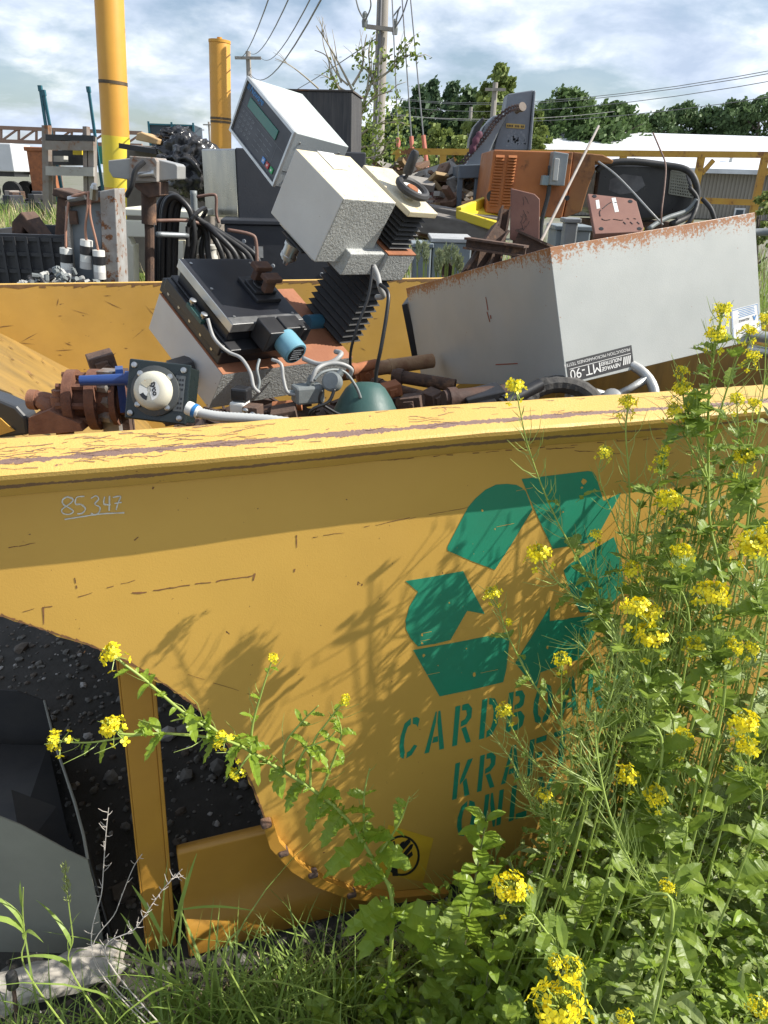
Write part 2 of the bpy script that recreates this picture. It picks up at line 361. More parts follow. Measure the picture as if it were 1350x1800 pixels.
def fold_scrape(m):     # paint worn off along the fold of the rim
    t = m.node_tree; n = t.nodes; L = t.links.new; b = n['Principled BSDF']; old = b.inputs['Base Color'].links[0].from_socket; tc = n['Texture Coordinate']
    def M2(op, a, b2=0):
        x = n.new('ShaderNodeMath'); x.operation = op
        for i, q in enumerate((a, b2)):
            if isinstance(q, (int, float)): x.inputs[i].default_value = q
            else: L(q, x.inputs[i])
        return x.outputs[0]
    d = n.new('ShaderNodeVectorMath'); d.operation = 'DOT_PRODUCT'; L(tc.outputs['Object'], d.inputs[0]); d.inputs[1].default_value = HV
    def nse(sc, det): q = n.new('ShaderNodeTexNoise'); q.inputs['Scale'].default_value = sc; q.inputs['Detail'].default_value = det; q.inputs['Roughness'].default_value = .7; L(tc.outputs['Object'], q.inputs[0]); return q.outputs[0]
    e = M2('SUBTRACT', 1.5, M2('MULTIPLY', M2('ABSOLUTE', M2('ADD', d.outputs['Value'], .974)), 170.))
    e = M2('ADD', e, M2('MULTIPLY', M2('SUBTRACT', nse(9, 3), .5), 2.4)); e = M2('ADD', e, M2('MULTIPLY', M2('SUBTRACT', nse(110, 6), .5), 2.6))
    r = n.new('ShaderNodeMapRange'); r.inputs[1].default_value = .55; r.inputs[2].default_value = .75; L(e, r.inputs[0])
    x = n.new('ShaderNodeMix'); x.data_type = 'RGBA'; L(r.outputs[0], x.inputs[0]); L(old, x.inputs[6]); x.inputs[7].default_value = (.2, .125, .1, 1); L(x.outputs[2], b.inputs['Base Color'])
fold_scrape(m_rim)
mb.build('rim', [m_rim, m_scrape], hop, smooth=30)
mb = MB(); mb.prism([HF(-.83, 1.9550-v, z) for v, z in lip], HU*2.43); mb.prism([HF(-.90, .09, 1.2), HF(-.90, .09, 1.25), HF(-.82, .09, 1.28), HF(-.815, .09, 1.2)], HV*1.76); mb.prism([HF(1.588, .09, 1.2), HF(1.588, .09, 1.28), HF(1.66, .09, 1.25), HF(1.66, .09, 1.2)], HV*1.76)
mb.build('rim', m_rim, hop, bevel=.004)
# rocker flange with worn lugs
mb = MB(); arc = [(-.150, .40), (-.140, .345), (-.095, .258), (-.04, .19), (.03, .128), (.13, .07), (.28, .03)]
for (a, b), (c, d) in zip(arc, arc[1:]): mb.hexa([HF(x, v, z) for v in (.05, .0695) for (x, z) in ((a, b), (c, d), (a+.02, b+.012), (c+.02, d+.012))])
mb.build('rocker', m_basey, hop)
for px, py in ((470, 1452), (500, 1502), (552, 1540), (620, 1575)):
    c = onplate(px, py, .045); fr = frame(c, HU, HV, (0, 0, 1)); mb = MB(); mb.box(fr, -.012, .01, -.002, .02, -.007, .006); mb.build('lug', m_rust, hop, bevel=.004)
# green stencil: arrows
mb = MB(); g = lambda pts: mb.prism([onplate(x, y, .0692) for x, y in pts], HV*.0004)
z4 = lambda pts: g([(680+x*.4221, 800+y*.4221) for x, y in pts])
z4([(253, 382), (300, 290), (340, 215), (370, 180), (410, 145), (455, 123), (500, 120), (540, 124), (562, 136), (578, 150), (592, 185), (606, 228), (520, 370), (450, 478), (350, 440), (253, 398)])
g([(917, 842), (1000, 832), (1033, 828), (1042, 829), (1048, 838), (1061, 881), (1092, 866), (1045, 952), (972, 965), (955, 930), (935, 885)])
g([(1079, 944), (1092, 982), (1098, 1036), (1060, 1076), (1020, 1077), (1005, 1045), (991, 1003), (1001, 992)])
z4([(680, 630), (678, 692), (790, 675), (900, 660), (885, 700), (850, 770), (800, 850), (640, 905), (622, 978), (535, 865), (600, 760)])
z4([(110, 812), (300, 778), (515, 735), (498, 890), (485, 945), (350, 978), (220, 1005), (165, 910)])
z4([(78, 525), (200, 505), (318, 483), (360, 570), (408, 662), (335, 648), (265, 770), (200, 786), (130, 797), (100, 765), (80, 725), (78, 690), (95, 630), (130, 570)])
for x, y, s in ((1027, 846, 5), (1023, 857, 2.5), (848, 897, 2.5), (742, 1116, 2.5), (745, 1152, 3), (834, 1186, 3.4), (962, 1138, 3), (742, 1131, 2), (870, 930, 1.6), (790, 1060, 1.5), (990, 900, 1.6), (1050, 1000, 2), (820, 1140, 1.5), (900, 1000, 1.2), (770, 1170, 1.4)):
    mb.face([onplate(x+s*math.cos(a)*rnd.uniform(.5, 1.2), y+s*math.sin(a)*rnd.uniform(.6, 1.4), .0689) for a in (0, 1, 2, 3, 4.1, 5.2)], 1)
for k in range(16):
    x, y = rnd.uniform(730, 1060), rnd.uniform(860, 1190); L_ = rnd.uniform(8, 40); a, b, c, d = (x, y), (x+L_, y-L_*.2), (x+L_, y-L_*.2+.7), (x, y+.7)
    mb.face([onplate(q[0], q[1], .0689) for q in (a, b, c, d)], 1)
mb.build('recycling_arrows', [m_green, m_plate], hop)
# stencil lettering: unit glyph strokes with gaps (x 0..1, y 0..1)
GL = {'C': [[(.95, .93), (.8, .99), (.6, 1), (.62, .84), (.8, .8), (.9, .72)], [(.5, 1), (.2, .9), (.05, .6), (.03, .35), (.12, .08), (.3, 0), (.34, .15), (.25, .35), (.27, .62), (.38, .8), (.52, .84)], [(.44, 0), (.7, .05), (.95, .25), (.78, .3), (.6, .17), (.45, .15)]],
      'A': [[(.4, 1), (.46, 1), (.46, .74), (.24, 0), (0, 0)], [(.54, 1), (.64, 1), (1, 0), (.76, 0), (.54, .72)], [(.36, .22), (.66, .22), (.62, .36), (.4, .36)]],
      'R': [[(.05, 0), (.3, 0), (.3, 1), (.05, 1)], [(.4, 1), (.7, 1), (.92, .85), (.92, .62), (.7, .48), (.4, .45), (.4, .58), (.6, .62), (.68, .72), (.62, .84), (.4, .86)], [(.45, .4), (.68, .42), (1, 0), (.75, 0)]],
      'D': [[(.05, 0), (.32, 0), (.32, 1), (.05, 1)], [(.42, 1), (.7, .95), (.95, .7), (.95, .3), (.72, .05), (.42, 0), (.42, .16), (.62, .22), (.7, .4), (.7, .62), (.6, .8), (.42, .84)]],
      'B': [[(.05, 0), (.3, 0), (.3, 1), (.05, 1)], [(.4, 1), (.72, .98), (.9, .82), (.85, .6), (.7, .54), (.4, .54), (.4, .64), (.6, .68), (.66, .76), (.58, .86), (.4, .87)], [(.4, .46), (.75, .46), (.97, .3), (.9, .08), (.7, 0), (.4, 0), (.4, .13), (.6, .14), (.7, .24), (.6, .34), (.4, .35)]],
      'O': [[(.46, 1), (.18, .9), (.03, .6), (.03, .35), (.18, .08), (.46, 0), (.46, .15), (.3, .25), (.25, .5), (.3, .76), (.46, .85)], [(.56, 1), (.84, .9), (.98, .6), (.98, .35), (.84, .08), (.56, 0), (.56, .15), (.7, .25), (.76, .5), (.7, .76), (.56, .85)]],
      'K': [[(.05, 0), (.3, 0), (.3, 1), (.05, 1)], [(.4, .5), (.72, 1), (1, 1), (.62, .48), (.4, .36)], [(.56, .42), (.74, .5), (1, 0), (.72, 0)]],
      'F': [[(.05, 0), (.3, 0), (.3, 1), (.05, 1)], [(.4, 1), (.95, 1), (.95, .85), (.4, .85)], [(.4, .58), (.8, .58), (.8, .43), (.4, .43)]],
      'T': [[(.36, 0), (.64, 0), (.64, .8), (.36, .8)], [(.0, 1), (1, 1), (1, .86), (0, .86)]],
      'N': [[(.02, 0), (.24, 0), (.24, 1), (.02, 1)], [(.32, 1), (.42, 1), (.68, .3), (.68, 0), (.58, 0), (.32, .7)], [(.76, 0), (.98, 0), (.98, 1), (.76, 1)]],
      'L': [[(.05, 0), (.3, 0), (.3, 1), (.05, 1)], [(.4, 0), (.95, 0), (.95, .16), (.4, .16)]],
      'Y': [[(.37, 0), (.63, 0), (.63, .4), (.37, .4)], [(0, 1), (.26, 1), (.49, .62), (.49, .46), (.36, .46)], [(1, 1), (.74, 1), (.54, .64), (.54, .46), (.64, .46)]]}
def stencil(wd, x0, y0, x1, y1, hx, hy, lw=.74):
    mb = MB(); n = len(wd)
    for k, ch in enumerate(wd):
        ax, ay = x0+(x1-x0)*k/n, y0+(y1-y0)*k/n; wx, wy = (x1-x0)/n*lw, (y1-y0)/n*lw
        for st in GL[ch]: mb.prism([onplate(ax+wx*p+hx*q, ay+wy*p+hy*q, .0692) for p, q in st], HV*.0004)
    mb.build('stencil_lettering', m_green, hop)
stencil('CARDBOARD', 699, 1337, 1122, 1228, 6, -70)
stencil('KRAFT', 793, 1407, 1012, 1338, 6, -64)
stencil('ONLY', 800, 1475, 985, 1415, 6, -62)
# chalk number 85347, hand drawn strokes
mb = MB()
zc1 = lambda x, y: onplate(x*.4815, 750+y*.4815, .0690)
for st in ([(262, 262), (245, 256), (228, 268), (232, 284), (256, 298), (268, 310), (252, 320), (230, 316), (226, 302), (248, 286), (266, 270), (260, 258)],
           [(308, 254), (280, 258), (276, 282), (296, 284), (312, 300), (300, 316), (282, 318)],
           [(332, 262), (350, 252), (360, 264), (346, 282), (364, 294), (362, 312), (346, 322), (332, 316)],
           [(382, 256), (380, 282), (404, 284)], [(400, 252), (399, 306)], [(412, 258), (440, 254), (430, 280), (424, 304)], [(418, 280), (444, 276)],
           [(236, 338), (300, 328), (370, 318), (454, 314)]):
    sp = smooth_path([zc1(x, y) for x, y in st], 5); mb.tube(sp, [rnd.uniform(.0009, .0016) for _ in sp], 4)
mb.build('chalk_number', m_chalk, hop)
# warning sticker: yellow square, black ring and pinched hand
m_stick = mat('sticker_yellow', (.68, .42, .03), (.6, .36, .03), 20, .4)
mb = MB(); P = lambda pts, v=.0688: [onplate(x, y, v) for x, y in pts]
mb.prism(P([(683, 1450), (762, 1474), (744, 1550), (660, 1534)], .0690), HV*.0004)
cx, cy = 706, 1504
for k in range(28):
    a, b = 2*math.pi*k/28, 2*math.pi*(k+1)/28
    mb.face(P([(cx+32*math.cos(a), cy+36*math.sin(a)), (cx+32*math.cos(b), cy+36*math.sin(b)), (cx+28*math.cos(b), cy+32*math.sin(b)), (cx+28*math.cos(a), cy+32*math.sin(a))]), 1)
for q in ([(684, 1482), (694, 1478), (700, 1540), (690, 1540)], [(694, 1496), (706, 1480), (712, 1478), (708, 1488), (698, 1502)], [(699, 1500), (713, 1478), (719, 1474), (722, 1480), (708, 1496), (702, 1506)], [(702, 1508), (722, 1484), (727, 1484), (724, 1492), (708, 1512)], [(704, 1514), (724, 1496), (726, 1503), (712, 1516)]):
    mb.face(P(q, .0686), 1)
mb.build('warning_sticker', [m_stick, m_inkb], hop)
# base frame: upright channel post, side channel, far rail
mb = MB()
def hbar(u0, u1, v0, v1, z0, z1): mb.box(HF, u0, u1, v0, v1, z0, z1)
fr0 = frame(HF(-.389, .15, 0), HU, HV, HU*.033+V((0, 0, 1)))
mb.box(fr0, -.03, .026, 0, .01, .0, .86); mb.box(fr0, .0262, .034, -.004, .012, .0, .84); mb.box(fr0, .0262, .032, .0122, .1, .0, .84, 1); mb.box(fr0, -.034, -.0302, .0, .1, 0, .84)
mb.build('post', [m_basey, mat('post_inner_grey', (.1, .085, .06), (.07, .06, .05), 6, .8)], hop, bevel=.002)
mb = MB(); mb.box(frame(HF(-.375, 1.6, 0), HU, HV, (-.03, 0, 1)), -.043, .043, 0, .08, 0, .9); mb.build('post', m_basey, hop, bevel=.003)
mb = MB(); mb.prism([HF(-.33, v, z) for v, z in ((.175, .287), (.16, .289), (.151, .282), (.148, .2), (.144, .15), (.132, .118), (.112, .098), (.1, .075), (.097, .04), (.1, .01), (.11, .01), (.175, .06))], HU*1.86); mb.build('base_rail', m_basey, hop, bevel=.004, smooth=30)
mb = MB(); mb.box(HF, -.315, 1.5, 1.55, 1.65, .02, .2); mb.build('base_rail', m_basey, hop)

# ================================================================ contents: hardness tester lying on the scrap
MI, MJ, MK = V((-.618, .583, .527)), V((.674, .736, -.065)), V((-.424, .313, -.85))
MI.normalize(); MJ = (MJ-MI*MJ.dot(MI)).normalized(); MK = MI.cross(MJ) if MI.cross(MJ).dot(MK) > 0 else -MI.cross(MJ)
MO = V((-.348, 1.535, 1.266))
MF = frame(MO, MI, MJ, MK)
def mpx(x, y, ax, val):      # pixel on a plane of the tester's own frame -> frame coordinates
    n = (MI, MJ, MK)[ax]; p = PP(x, y, MO+n*val, n)-MO; return V((p.dot(MI), p.dot(MJ), p.dot(MK)))
tst = thing('hardness_tester', 'grey bench hardness tester lying tilted with black stage and bellows column', 'hardness tester', MF(.13, .2, .1))
mb = MB(); mb.box(MF, 0, .266, 0, .393, 0, .0018, 1); mb.box(MF, 0, .266, 0, .393, .0019, .1, mis=[0, 0, 2, 0, 0, 0]); mb.build('base', [m_ham, mat('rusted_top', (.36, .15, .07), (.26, .1, .05), 9, .8, bump=.3, rust=.1), m_ivory], tst, bevel=.002)
# stage
mb = MB(); mb.box(MF, .028, .275, .004, .2, -.034, -.001); mb.box(MF, .015, .262, .012, .19, -.05, -.0342); mb.box(MF, .034, .26, .0, .012, -.046, -.02)
mb.build('carriage', m_black, tst, bevel=.002)
mb = MB(); mb.box(MF, .045, .245, .018, .196, -.078, -.0502); mb.build('slide_block', m_anod, tst, bevel=.002)
mb = MB(); mb.box(MF, .038, .252, .012, .206, -.1, -.0782, 0); mb.box(MF, .0372, .2525, .0112, .0135, -.0995, -.0786, 1); mb.box(MF, .0375, .06, .0117, .2063, -.1003, -.0785, 2)
mb.build('stage_plate', [m_anod, m_alu, mat('worn_steel_black', (.12, .12, .12), (.2, .2, .2), 30, .4, .4)], tst, bevel=.0015)
for p, ax, r_ in [(MF(i, j, -.1001), -MK, .0035) for i in (.06, .15, .235) for j in (.03, .19)]+[(MF(.06+.045*k, .0035, -.018), -MJ, .004) for k in range(5)]:
    mb = MB(); mb.lathe(p, ax, [(0, r_), (.0018, r_)], 8); mb.build('screw', m_steel, tst)
cc = mpx(455, 512, 2, -.1)
mb = MB(); CF = frame(MF(cc.x, cc.y, -.1), MI, MJ, MK)
mb.box(CF, -.04, .04, -.034, .034, -.009, -.0002); mb.box(CF, -.022, .022, -.03, .03, -.016, -.0092); mb.lathe(CF(0, 0, -.016), -MK, [(0, .02), (.004, .02), (.004, .012), (0, .012)], 20)
mb.build('vise', m_black, tst, bevel=.0015)
m_brown = mat('rusty_jaw', (.07, .035, .025), (.12, .06, .035), 30, .7, bump=.2)
for s in (-1, 1):
    mb = MB(); mb.box(CF, -.008+s*.02, .008+s*.02, -.012, .012, -.045, -.0162); mb.box(CF, -.012+s*.02, .012+s*.02, -.022, .022, -.056, -.0452); mb.build('vise_jaw', [m_brown], tst, bevel=.0015)
# limit switch rail with knurled thumb screws on the -j side
mb = MB(); mb.box(MF, .1, .16, -.012, -.001, -.06, -.05); mb.build('switch_bracket', m_dkgreen, tst, bevel=.001)
for i in (.105, .15):
    mb = MB(); mb.lathe(MF(i, -.006, -.048), -MK, [(0, .003), (.02, .003), (.02, .0075), (.026, .0075), (.027, .004)], 10); mb.build('thumb_screw', m_steel, tst, smooth=30)
# stepper motors
mc = mpx(512, 612, 0, -.035)
mb = MB(); mb.box(MF, -.012, .04, mc.y-.05, mc.y-.003, mc.z-.024, mc.z+.026); mb.box(MF, -.005, .036, mc.y-.0028, mc.y+.05, mc.z-.028, mc.z+.022); mb.box(MF, -.002, .03, mc.y+.0502, mc.y+.075, mc.z-.018, mc.z+.016); mb.build('motor_mount', m_black, tst, bevel=.002)
mb = MB(); mb.lathe(MF(-.005, mc.y, mc.z), -MI, [(0, .0265), (.01, .0275), (.046, .0275), (.049, .025)], 28, 0); mb.lathe(MF(-.0541, mc.y, mc.z), -MI, [(0, .021), (.0006, .021)], 24, 1)
for k in range(5): mb.box(frame(MF(-.0552, mc.y, mc.z), MI, MJ, MK), -.0003, 0, -.014, .014-.004*(k % 2), -.012+k*.006, -.0095+k*.006, 2)
mb.lathe(MF(-.02, mc.y+.02, mc.z+.012), MJ, [(0, .012), (.02, .011), (.02, .006), (.03, .006)], 12, 3)
mb.build('stepper_motor', [m_blue, m_inkb, m_inkgrey, m_black], tst, smooth=30)
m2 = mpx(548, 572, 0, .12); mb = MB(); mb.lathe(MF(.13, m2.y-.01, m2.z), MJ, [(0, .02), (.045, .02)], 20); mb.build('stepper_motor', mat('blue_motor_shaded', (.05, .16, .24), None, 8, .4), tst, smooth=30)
# column: bellows, carriage, upper bellows, cap, crank wheel
ci0, ci1 = .055, .205
cj0, cj1 = .292, .386
c_low = mpx(594, 610, 2, 0)
ci0 = c_low.x; ci1 = ci0+.15; cj0 = c_low.y; cj1 = cj0+.075
def bellows(name, k0, k1, n, ci0, ci1, cj0, cj1):
    mb = MB()
    for q in range(n):
        a = k0+(k1-k0)*q/n; b = k0+(k1-k0)*(q+1)/n; e = .010; m_ = (a+b)/2
        for (ka, ea, kb, eb) in ((a, e, m_, 0), (m_, 0, b-.0005, e)):
            lo = [MF(ci0+ea, cj0+ea, ka), MF(ci1-ea, cj0+ea, ka), MF(ci1-ea, cj1-ea, ka), MF(ci0+ea, cj1-ea, ka)]
            hi = [MF(ci0+eb, cj0+eb, kb), MF(ci1-eb, cj0+eb, kb), MF(ci1-eb, cj1-eb, kb), MF(ci0+eb, cj1-eb, kb)]
            for t in range(4): mb.face([lo[t], lo[(t+1) % 4], hi[(t+1) % 4], hi[t]])
    mb.build(name, m_blackm, tst)
K1, K2, K3 = -.205, -.275, -.37
bellows('bellows', -.002, K1, 11, ci0, ci1, cj0, cj1)
mb = MB(); mb.box(MF, ci0-.012, ci1+.01, cj0-.008, cj1+.012, K2, K1-.0005)
mb.box(MF, ci0-.004, ci1, cj0-.12, cj0-.0085, K2+.002, K1-.012); mb.build('column_carriage', [m_ham], tst, bevel=.003)
mb = MB(); mb.box(MF, ci0-.0125, ci1+.0105, cj0-.0085, cj1+.0125, K2-.003, K2-.0003); mb.build('rusted_seam', m_rusto, tst)
bellows('bellows', K2-.004, K3, 8, ci0, ci1, cj0, cj1)
mb = MB(); mb.box(MF, ci0-.01, ci1+.01, cj0-.01, cj1+.012, K3-.014, K3-.0005); mb.build('column_cap', m_cream, tst, bevel=.002)
wc = MF(ci0+.045, cj0+.035, K3-.03)
mb = MB(); mb.lathe(wc, -MK, [(-.016, .012), (0, .012)], 12, 1)
for k in range(28):
    pass
ring = [wc-MK*.005+(MI*math.cos(2*math.pi*k/32)+MJ*math.sin(2*math.pi*k/32))*.033 for k in range(33)]
mb.tube(ring, .0085, 8, False, 0); mb.lathe(wc, -MK, [(0, .026), (.004, .026)], 24, 2); mb.lathe(wc-MK*.0042, -MK, [(0, .014), (.004, .013)], 20, 3)
mb.build('handwheel', [m_blackm, m_steel, m_white, m_rusto], tst, smooth=40)
hp = PP(820/3+400-8, 930/3, wc, MK)
mb = MB(); mb.tube([wc+MI*.03-MK*.008, wc+MI*.03-MK*.026], .004, 8); q = wc+MI*.032-MK*.02; mb.lathe(q, -MK*.9+MI*.1, [(0, .009), (.004, .011), (.045, .0095), (.05, .006)], 14); mb.build('crank_grip', m_blackm, tst, smooth=40)
# head box
HD = .905; HV0 = EYE+(V((-.108, 1.746, 1.609))-EYE)*HD
HDF = frame(HV0, MI, MJ, MK); hi, hj, hk = .187*HD, .176*HD, .164*HD
mb = MB(); mb.box(HDF, 0, hi, 0, hj, 0, hk, mis=[0, 1, 1, 1, 2, 1]); mb.box(HDF, .02, hi-.02, .015, hj-.02, hk+.0005, hk+.012, 1)
mb.build('head_housing', [m_ham, m_ivory, m_cream], tst, bevel=.0025)
t0 = [PP(x, y, HV0-MK*.0012, MK) for x, y in ((557.5, 265.5), (586, 270), (612, 298.5), (587, 297))]
mb = MB(); mb.prism(t0, -MK*.0006, 0)
for k in range(9):
    a = t0[0]+(t0[3]-t0[0])*(.1+.085*k); b = t0[1]+(t0[2]-t0[1])*(.1+.085*k); d = (t0[3]-t0[0])*.03
    p, q = a+(b-a)*.1, a+(b-a)*rnd.uniform(.55, .92); mb.face([x-MK*.001 for x in (p, q, q+d, p+d)], 1)
mb.build('instruction_label', [m_paper, m_inkgrey], tst)
ob = mpx(515, 440, 1, 0)
oc = PP(520, 428, HDF(0, hj*.45, 0), MJ)
ok_ = HDF(hi*.52, hj*.1, hk)
mb = MB(); mb.lathe(ok_+MK*.0125, MK, [(0.004, .019), (.012, .019), (.013, .0165), (.032, .0165), (.033, .018), (.04, .018), (.041, .013), (.046, .013), (.046, .007), (.058, .005)], 20); mb.build('objective', m_steel, tst, smooth=30)
mb = MB(); mb.box(HDF, hi*.3, hi*.75, hj*.05, hj*.7, hk+.0125, hk+.016); mb.build('objective_mount', m_black, tst, bevel=.001)
# flexible grey cord and tube by the column
sp = smooth_path([PY(657, 468, 1.66), PY(664, 485, 1.64), PY(668, 505, 1.63), PY(674, 520, 1.64), PY(662, 522, 1.66)], 5)
mb = MB(); mb.tube(sp, .006, 8); mb.build('grey_conduit', m_cable, tst, smooth=True)
# display and control box, fixed to the tester's side in the same tilt
CD = .93; CO = EYE+(V((-.232, 1.934, 1.743))-EYE)*CD
a_, b_, c_ = V((-.529, .679, .509)), V((.728, .671, -.14)), V((-.437, .297, -.849))
CTF = frame(CO, a_, b_, c_); ci, cj, ck = .25*CD, .162*CD, .136*CD
ctl = thing('control_unit', 'tilted grey control unit with dark keypad panel and green display', 'control unit', CTF(ci/2, cj/2, ck))
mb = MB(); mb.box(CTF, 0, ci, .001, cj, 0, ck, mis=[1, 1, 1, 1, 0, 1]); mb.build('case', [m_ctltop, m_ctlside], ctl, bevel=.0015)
mb = MB(); mb.box(CTF, -.0006, -.0001, .004, cj-.002, ck*.7, ck*.7+.0012); mb.build('seam', m_inkb, ctl)
for jj, kk in ((.02, .02), (cj-.02, .02), (.02, ck-.02)): mb = MB(); mb.lathe(CTF(-.0002, jj, kk), -a_, [(0, .0028), (.0012, .0024)], 8); mb.build('screw', m_steel, ctl)
mb = MB()
for r_ in ((-.002, ci+.002, -.0015, .005), (-.002, ci+.002, ck-.005, ck+.0015)): mb.box(CTF, r_[0], r_[1], -.006, .0009, r_[2], r_[3])
for r_ in ((-.002, .004), (ci-.004, ci+.002)): mb.box(CTF, r_[0], r_[1], -.006, .0009, .0051, ck-.0051)
mb.build('bezel', m_alu, ctl)
mb = MB(); mb.box(CTF, .0041, ci-.0041, -.002, .0008, .0051, ck-.0051, 0)
PFp = lambda x, y, d=.0026: CTF(ci-x, -d, y)     # panel coordinates: x to the right along the panel, y down
for (x0, y0, x1, y1) in ((.03, .052, .2, .053), (.03, .118, .2, .119)): pass
for r0 in range(4):
    for c0 in range(4):
        for (xx, yy) in ((.02+c0*.017, .062+r0*.013),): mb.face([PFp(xx, yy), PFp(xx+.013, yy), PFp(xx+.013, yy+.0008), PFp(xx, yy+.0008)], 1); mb.face([PFp(xx, yy), PFp(xx+.0008, yy), PFp(xx+.0008, yy+.009), PFp(xx, yy+.009)], 1); mb.face([PFp(xx+.004, yy+.003), PFp(xx+.009, yy+.003), PFp(xx+.009, yy+.0055), PFp(xx+.004, yy+.0055)], 1)
for r0 in range(4):
    for c0 in range(4):
        xx, yy = .1+c0*.02, .066+r0*.0125
        if rnd.random() > .2: mb.face([PFp(xx, yy), PFp(xx+.014, yy), PFp(xx+.014, yy+.0012), PFp(xx, yy+.0012)], 1)
for (x0, y0, x1, y1) in ((.005, .054, .225, .0546), (.19, .056, .1906, .12)): mb.face([PFp(x0, y0), PFp(x1, y0), PFp(x1, y1), PFp(x0, y1)], 1)
kp = mb.build('keypad_panel', [m_panel, m_keyline], ctl)
scr = [PP(x, y, CO-b_*.0045, b_) for x, y in ((438, 181), (443, 178), (492, 240), (487, 254.5))]
s0 = PFp(.035, .028, .0045)
mb = MB(); mb.box(CTF, ci-.178, ci-.035, -.0042, -.0021, .028, .05); mb.build('display', m_screen, ctl, bevel=.0008)
for k, (x, c) in enumerate(((.158, (.1, .28, .65)), (.178, (.5, .05, .045)), (.198, (.03, .38, .12)))):
    mb = MB(); mb.box(CTF, ci-x-.013, ci-x, -.004, -.0021, .1, .112, 0); mb.box(CTF, ci-x-.009, ci-x-.004, -.0044, -.0041, .104, .108, 1); mb.build('key_button', [mat('key_%s' % 'abc'[k], c, None, 20, .4), m_inkw], ctl)
mb = MB()
text_faces(mb, 'Newage', lambda x, y: PFp(.022+x, .02-y), .02, shear=.25, bold=.0004)
for k in range(4): mb.face([PFp(.008+k*.003, .021), PFp(.0095+k*.003, .021), PFp(.0125+k*.003, .007), PFp(.011+k*.003, .007)])
mb.build('panel_lettering', m_inkblue, ctl)

# ---------------------------------------------------------------- the big grey sheet metal cover
A, B_, C_ = V((-.367, .9, -.235)), V((.906, .403, .129)), V((.211, -.165, -.963))
TO = V((.348, 1.73, 1.523)); TF = frame(TO, A, B_, C_)
def edge_rust_mat(name, kdir, jdir, c, c2):
    m = mat(name, c, c2, 5, .45, bump=.12, bs=350, rust=.06, rs=9, spots=.14, rcol=(.25, .1, .035), rcol2=(.36, .16, .05)); t = m.node_tree; n = t.nodes; L = t.links.new; b = n['Principled BSDF']
    old = b.inputs['Base Color'].links[0].from_socket; tc = n['Texture Coordinate']
    def dot(vv):
        d = n.new('ShaderNodeVectorMath'); d.operation = 'DOT_PRODUCT'; L(tc.outputs['Object'], d.inputs[0]); d.inputs[1].default_value = vv; return d.outputs['Value']
    def M2(op, a, b2):
        x = n.new('ShaderNodeMath'); x.operation = op
        for i, q in enumerate((a, b2)):
            if isinstance(q, (int, float)): x.inputs[i].default_value = q
            else: L(q, x.inputs[i])
        return x.outputs[0]
    nzs = n.new('ShaderNodeTexNoise'); nzs.inputs['Scale'].default_value = 150; nzs.inputs['Detail'].default_value = 7; nzs.inputs['Roughness'].default_value = .75; L(tc.outputs['Object'], nzs.inputs[0])
    nz2 = n.new('ShaderNodeTexNoise'); nz2.inputs['Scale'].default_value = 6; L(tc.outputs['Object'], nz2.inputs[0])
    e = M2('SUBTRACT', 1.05, M2('MULTIPLY', dot(kdir), 21.))           # 1 at the sawn edge, 0 five centimetres in
    e = M2('ADD', e, M2('MULTIPLY', M2('SUBTRACT', nz2.outputs[0], .5), 1.6))
    cb = n.new('ShaderNodeCombineXYZ'); L(M2('MULTIPLY', dot(jdir), 70.), cb.inputs[0]); L(M2('MULTIPLY', dot(kdir), 5.), cb.inputs[1]); L(M2('MULTIPLY', dot(jdir.cross(kdir)), 70.), cb.inputs[2])
    drip = n.new('ShaderNodeTexNoise'); drip.inputs['Scale'].default_value = 1; drip.inputs['Detail'].default_value = 4; L(cb.outputs[0], drip.inputs[0])
    f = M2('ADD', M2('ADD', e, M2('MULTIPLY', M2('SUBTRACT', nzs.outputs[0], .5), 3.4)), M2('MULTIPLY', M2('SUBTRACT', drip.outputs[0], .5), 1.0))
    r = n.new('ShaderNodeMapRange'); r.inputs[1].default_value = .42; r.inputs[2].default_value = .7; L(f, r.inputs[0])
    rc = n.new('ShaderNodeMix'); rc.data_type = 'RGBA'; L(nzs.outputs[0], rc.inputs[0]); rc.inputs[6].default_value = (.14, .045, .018, 1); rc.inputs[7].default_value = (.4, .18, .06, 1)
    x = n.new('ShaderNodeMix'); x.data_type = 'RGBA'; L(r.outputs[0], x.inputs[0]); L(old, x.inputs[6]); L(rc.outputs[2], x.inputs[7]); L(x.outputs[2], b.inputs['Base Color'])
    return m
m_mt = edge_rust_mat('cover_grey', C_, B_, (.4, .415, .4), (.36, .375, .36))
cov = thing('machine_cover', 'big pale grey sheet metal cover with rusty upper edges lying upside down', 'machine cover', TO)
mb = MB(); da, db, dc = .812, .597, .307; t = .002
mb.box(TF, 0, t, 0, db, 0, dc); mb.box(TF, t, da, 0, t, 0, dc); mb.box(TF, t, da, db-t, db, 0, dc); mb.box(TF, da, da+t, 0, db, 0, dc); mb.box(TF, t, da, t, db-t, dc-t, dc)
mb.build('shell', m_mt, cov, bevel=.0012)
FPX = lambda x, y, d=.0008: PP(x, y, TO-A*d, A)
# printed plate reads upside down: build in the face's own axes
pa = [FPX(x, y) for x, y in ((995.5, 636), (1110, 606.5), (1114.5, 643), (1000.5, 673))]
org = pa[1]; ex = (pa[0]-pa[1]); wx = ex.length; ex.normalize(); ey = (pa[2]-pa[1]); hy = ey.length; ey = (ey-ex*ey.dot(ex)).normalized()
m_lblk = mat('plate_black', (.03, .03, .032), (.04, .04, .042), 20, .5)
mb = MB(); mb.prism(pa, A*.0005, 0)
LT = lambda x0, y0: (lambda x, y: pa[1]-A*.0006+ex*(x0+x)+ey*(y0+y))
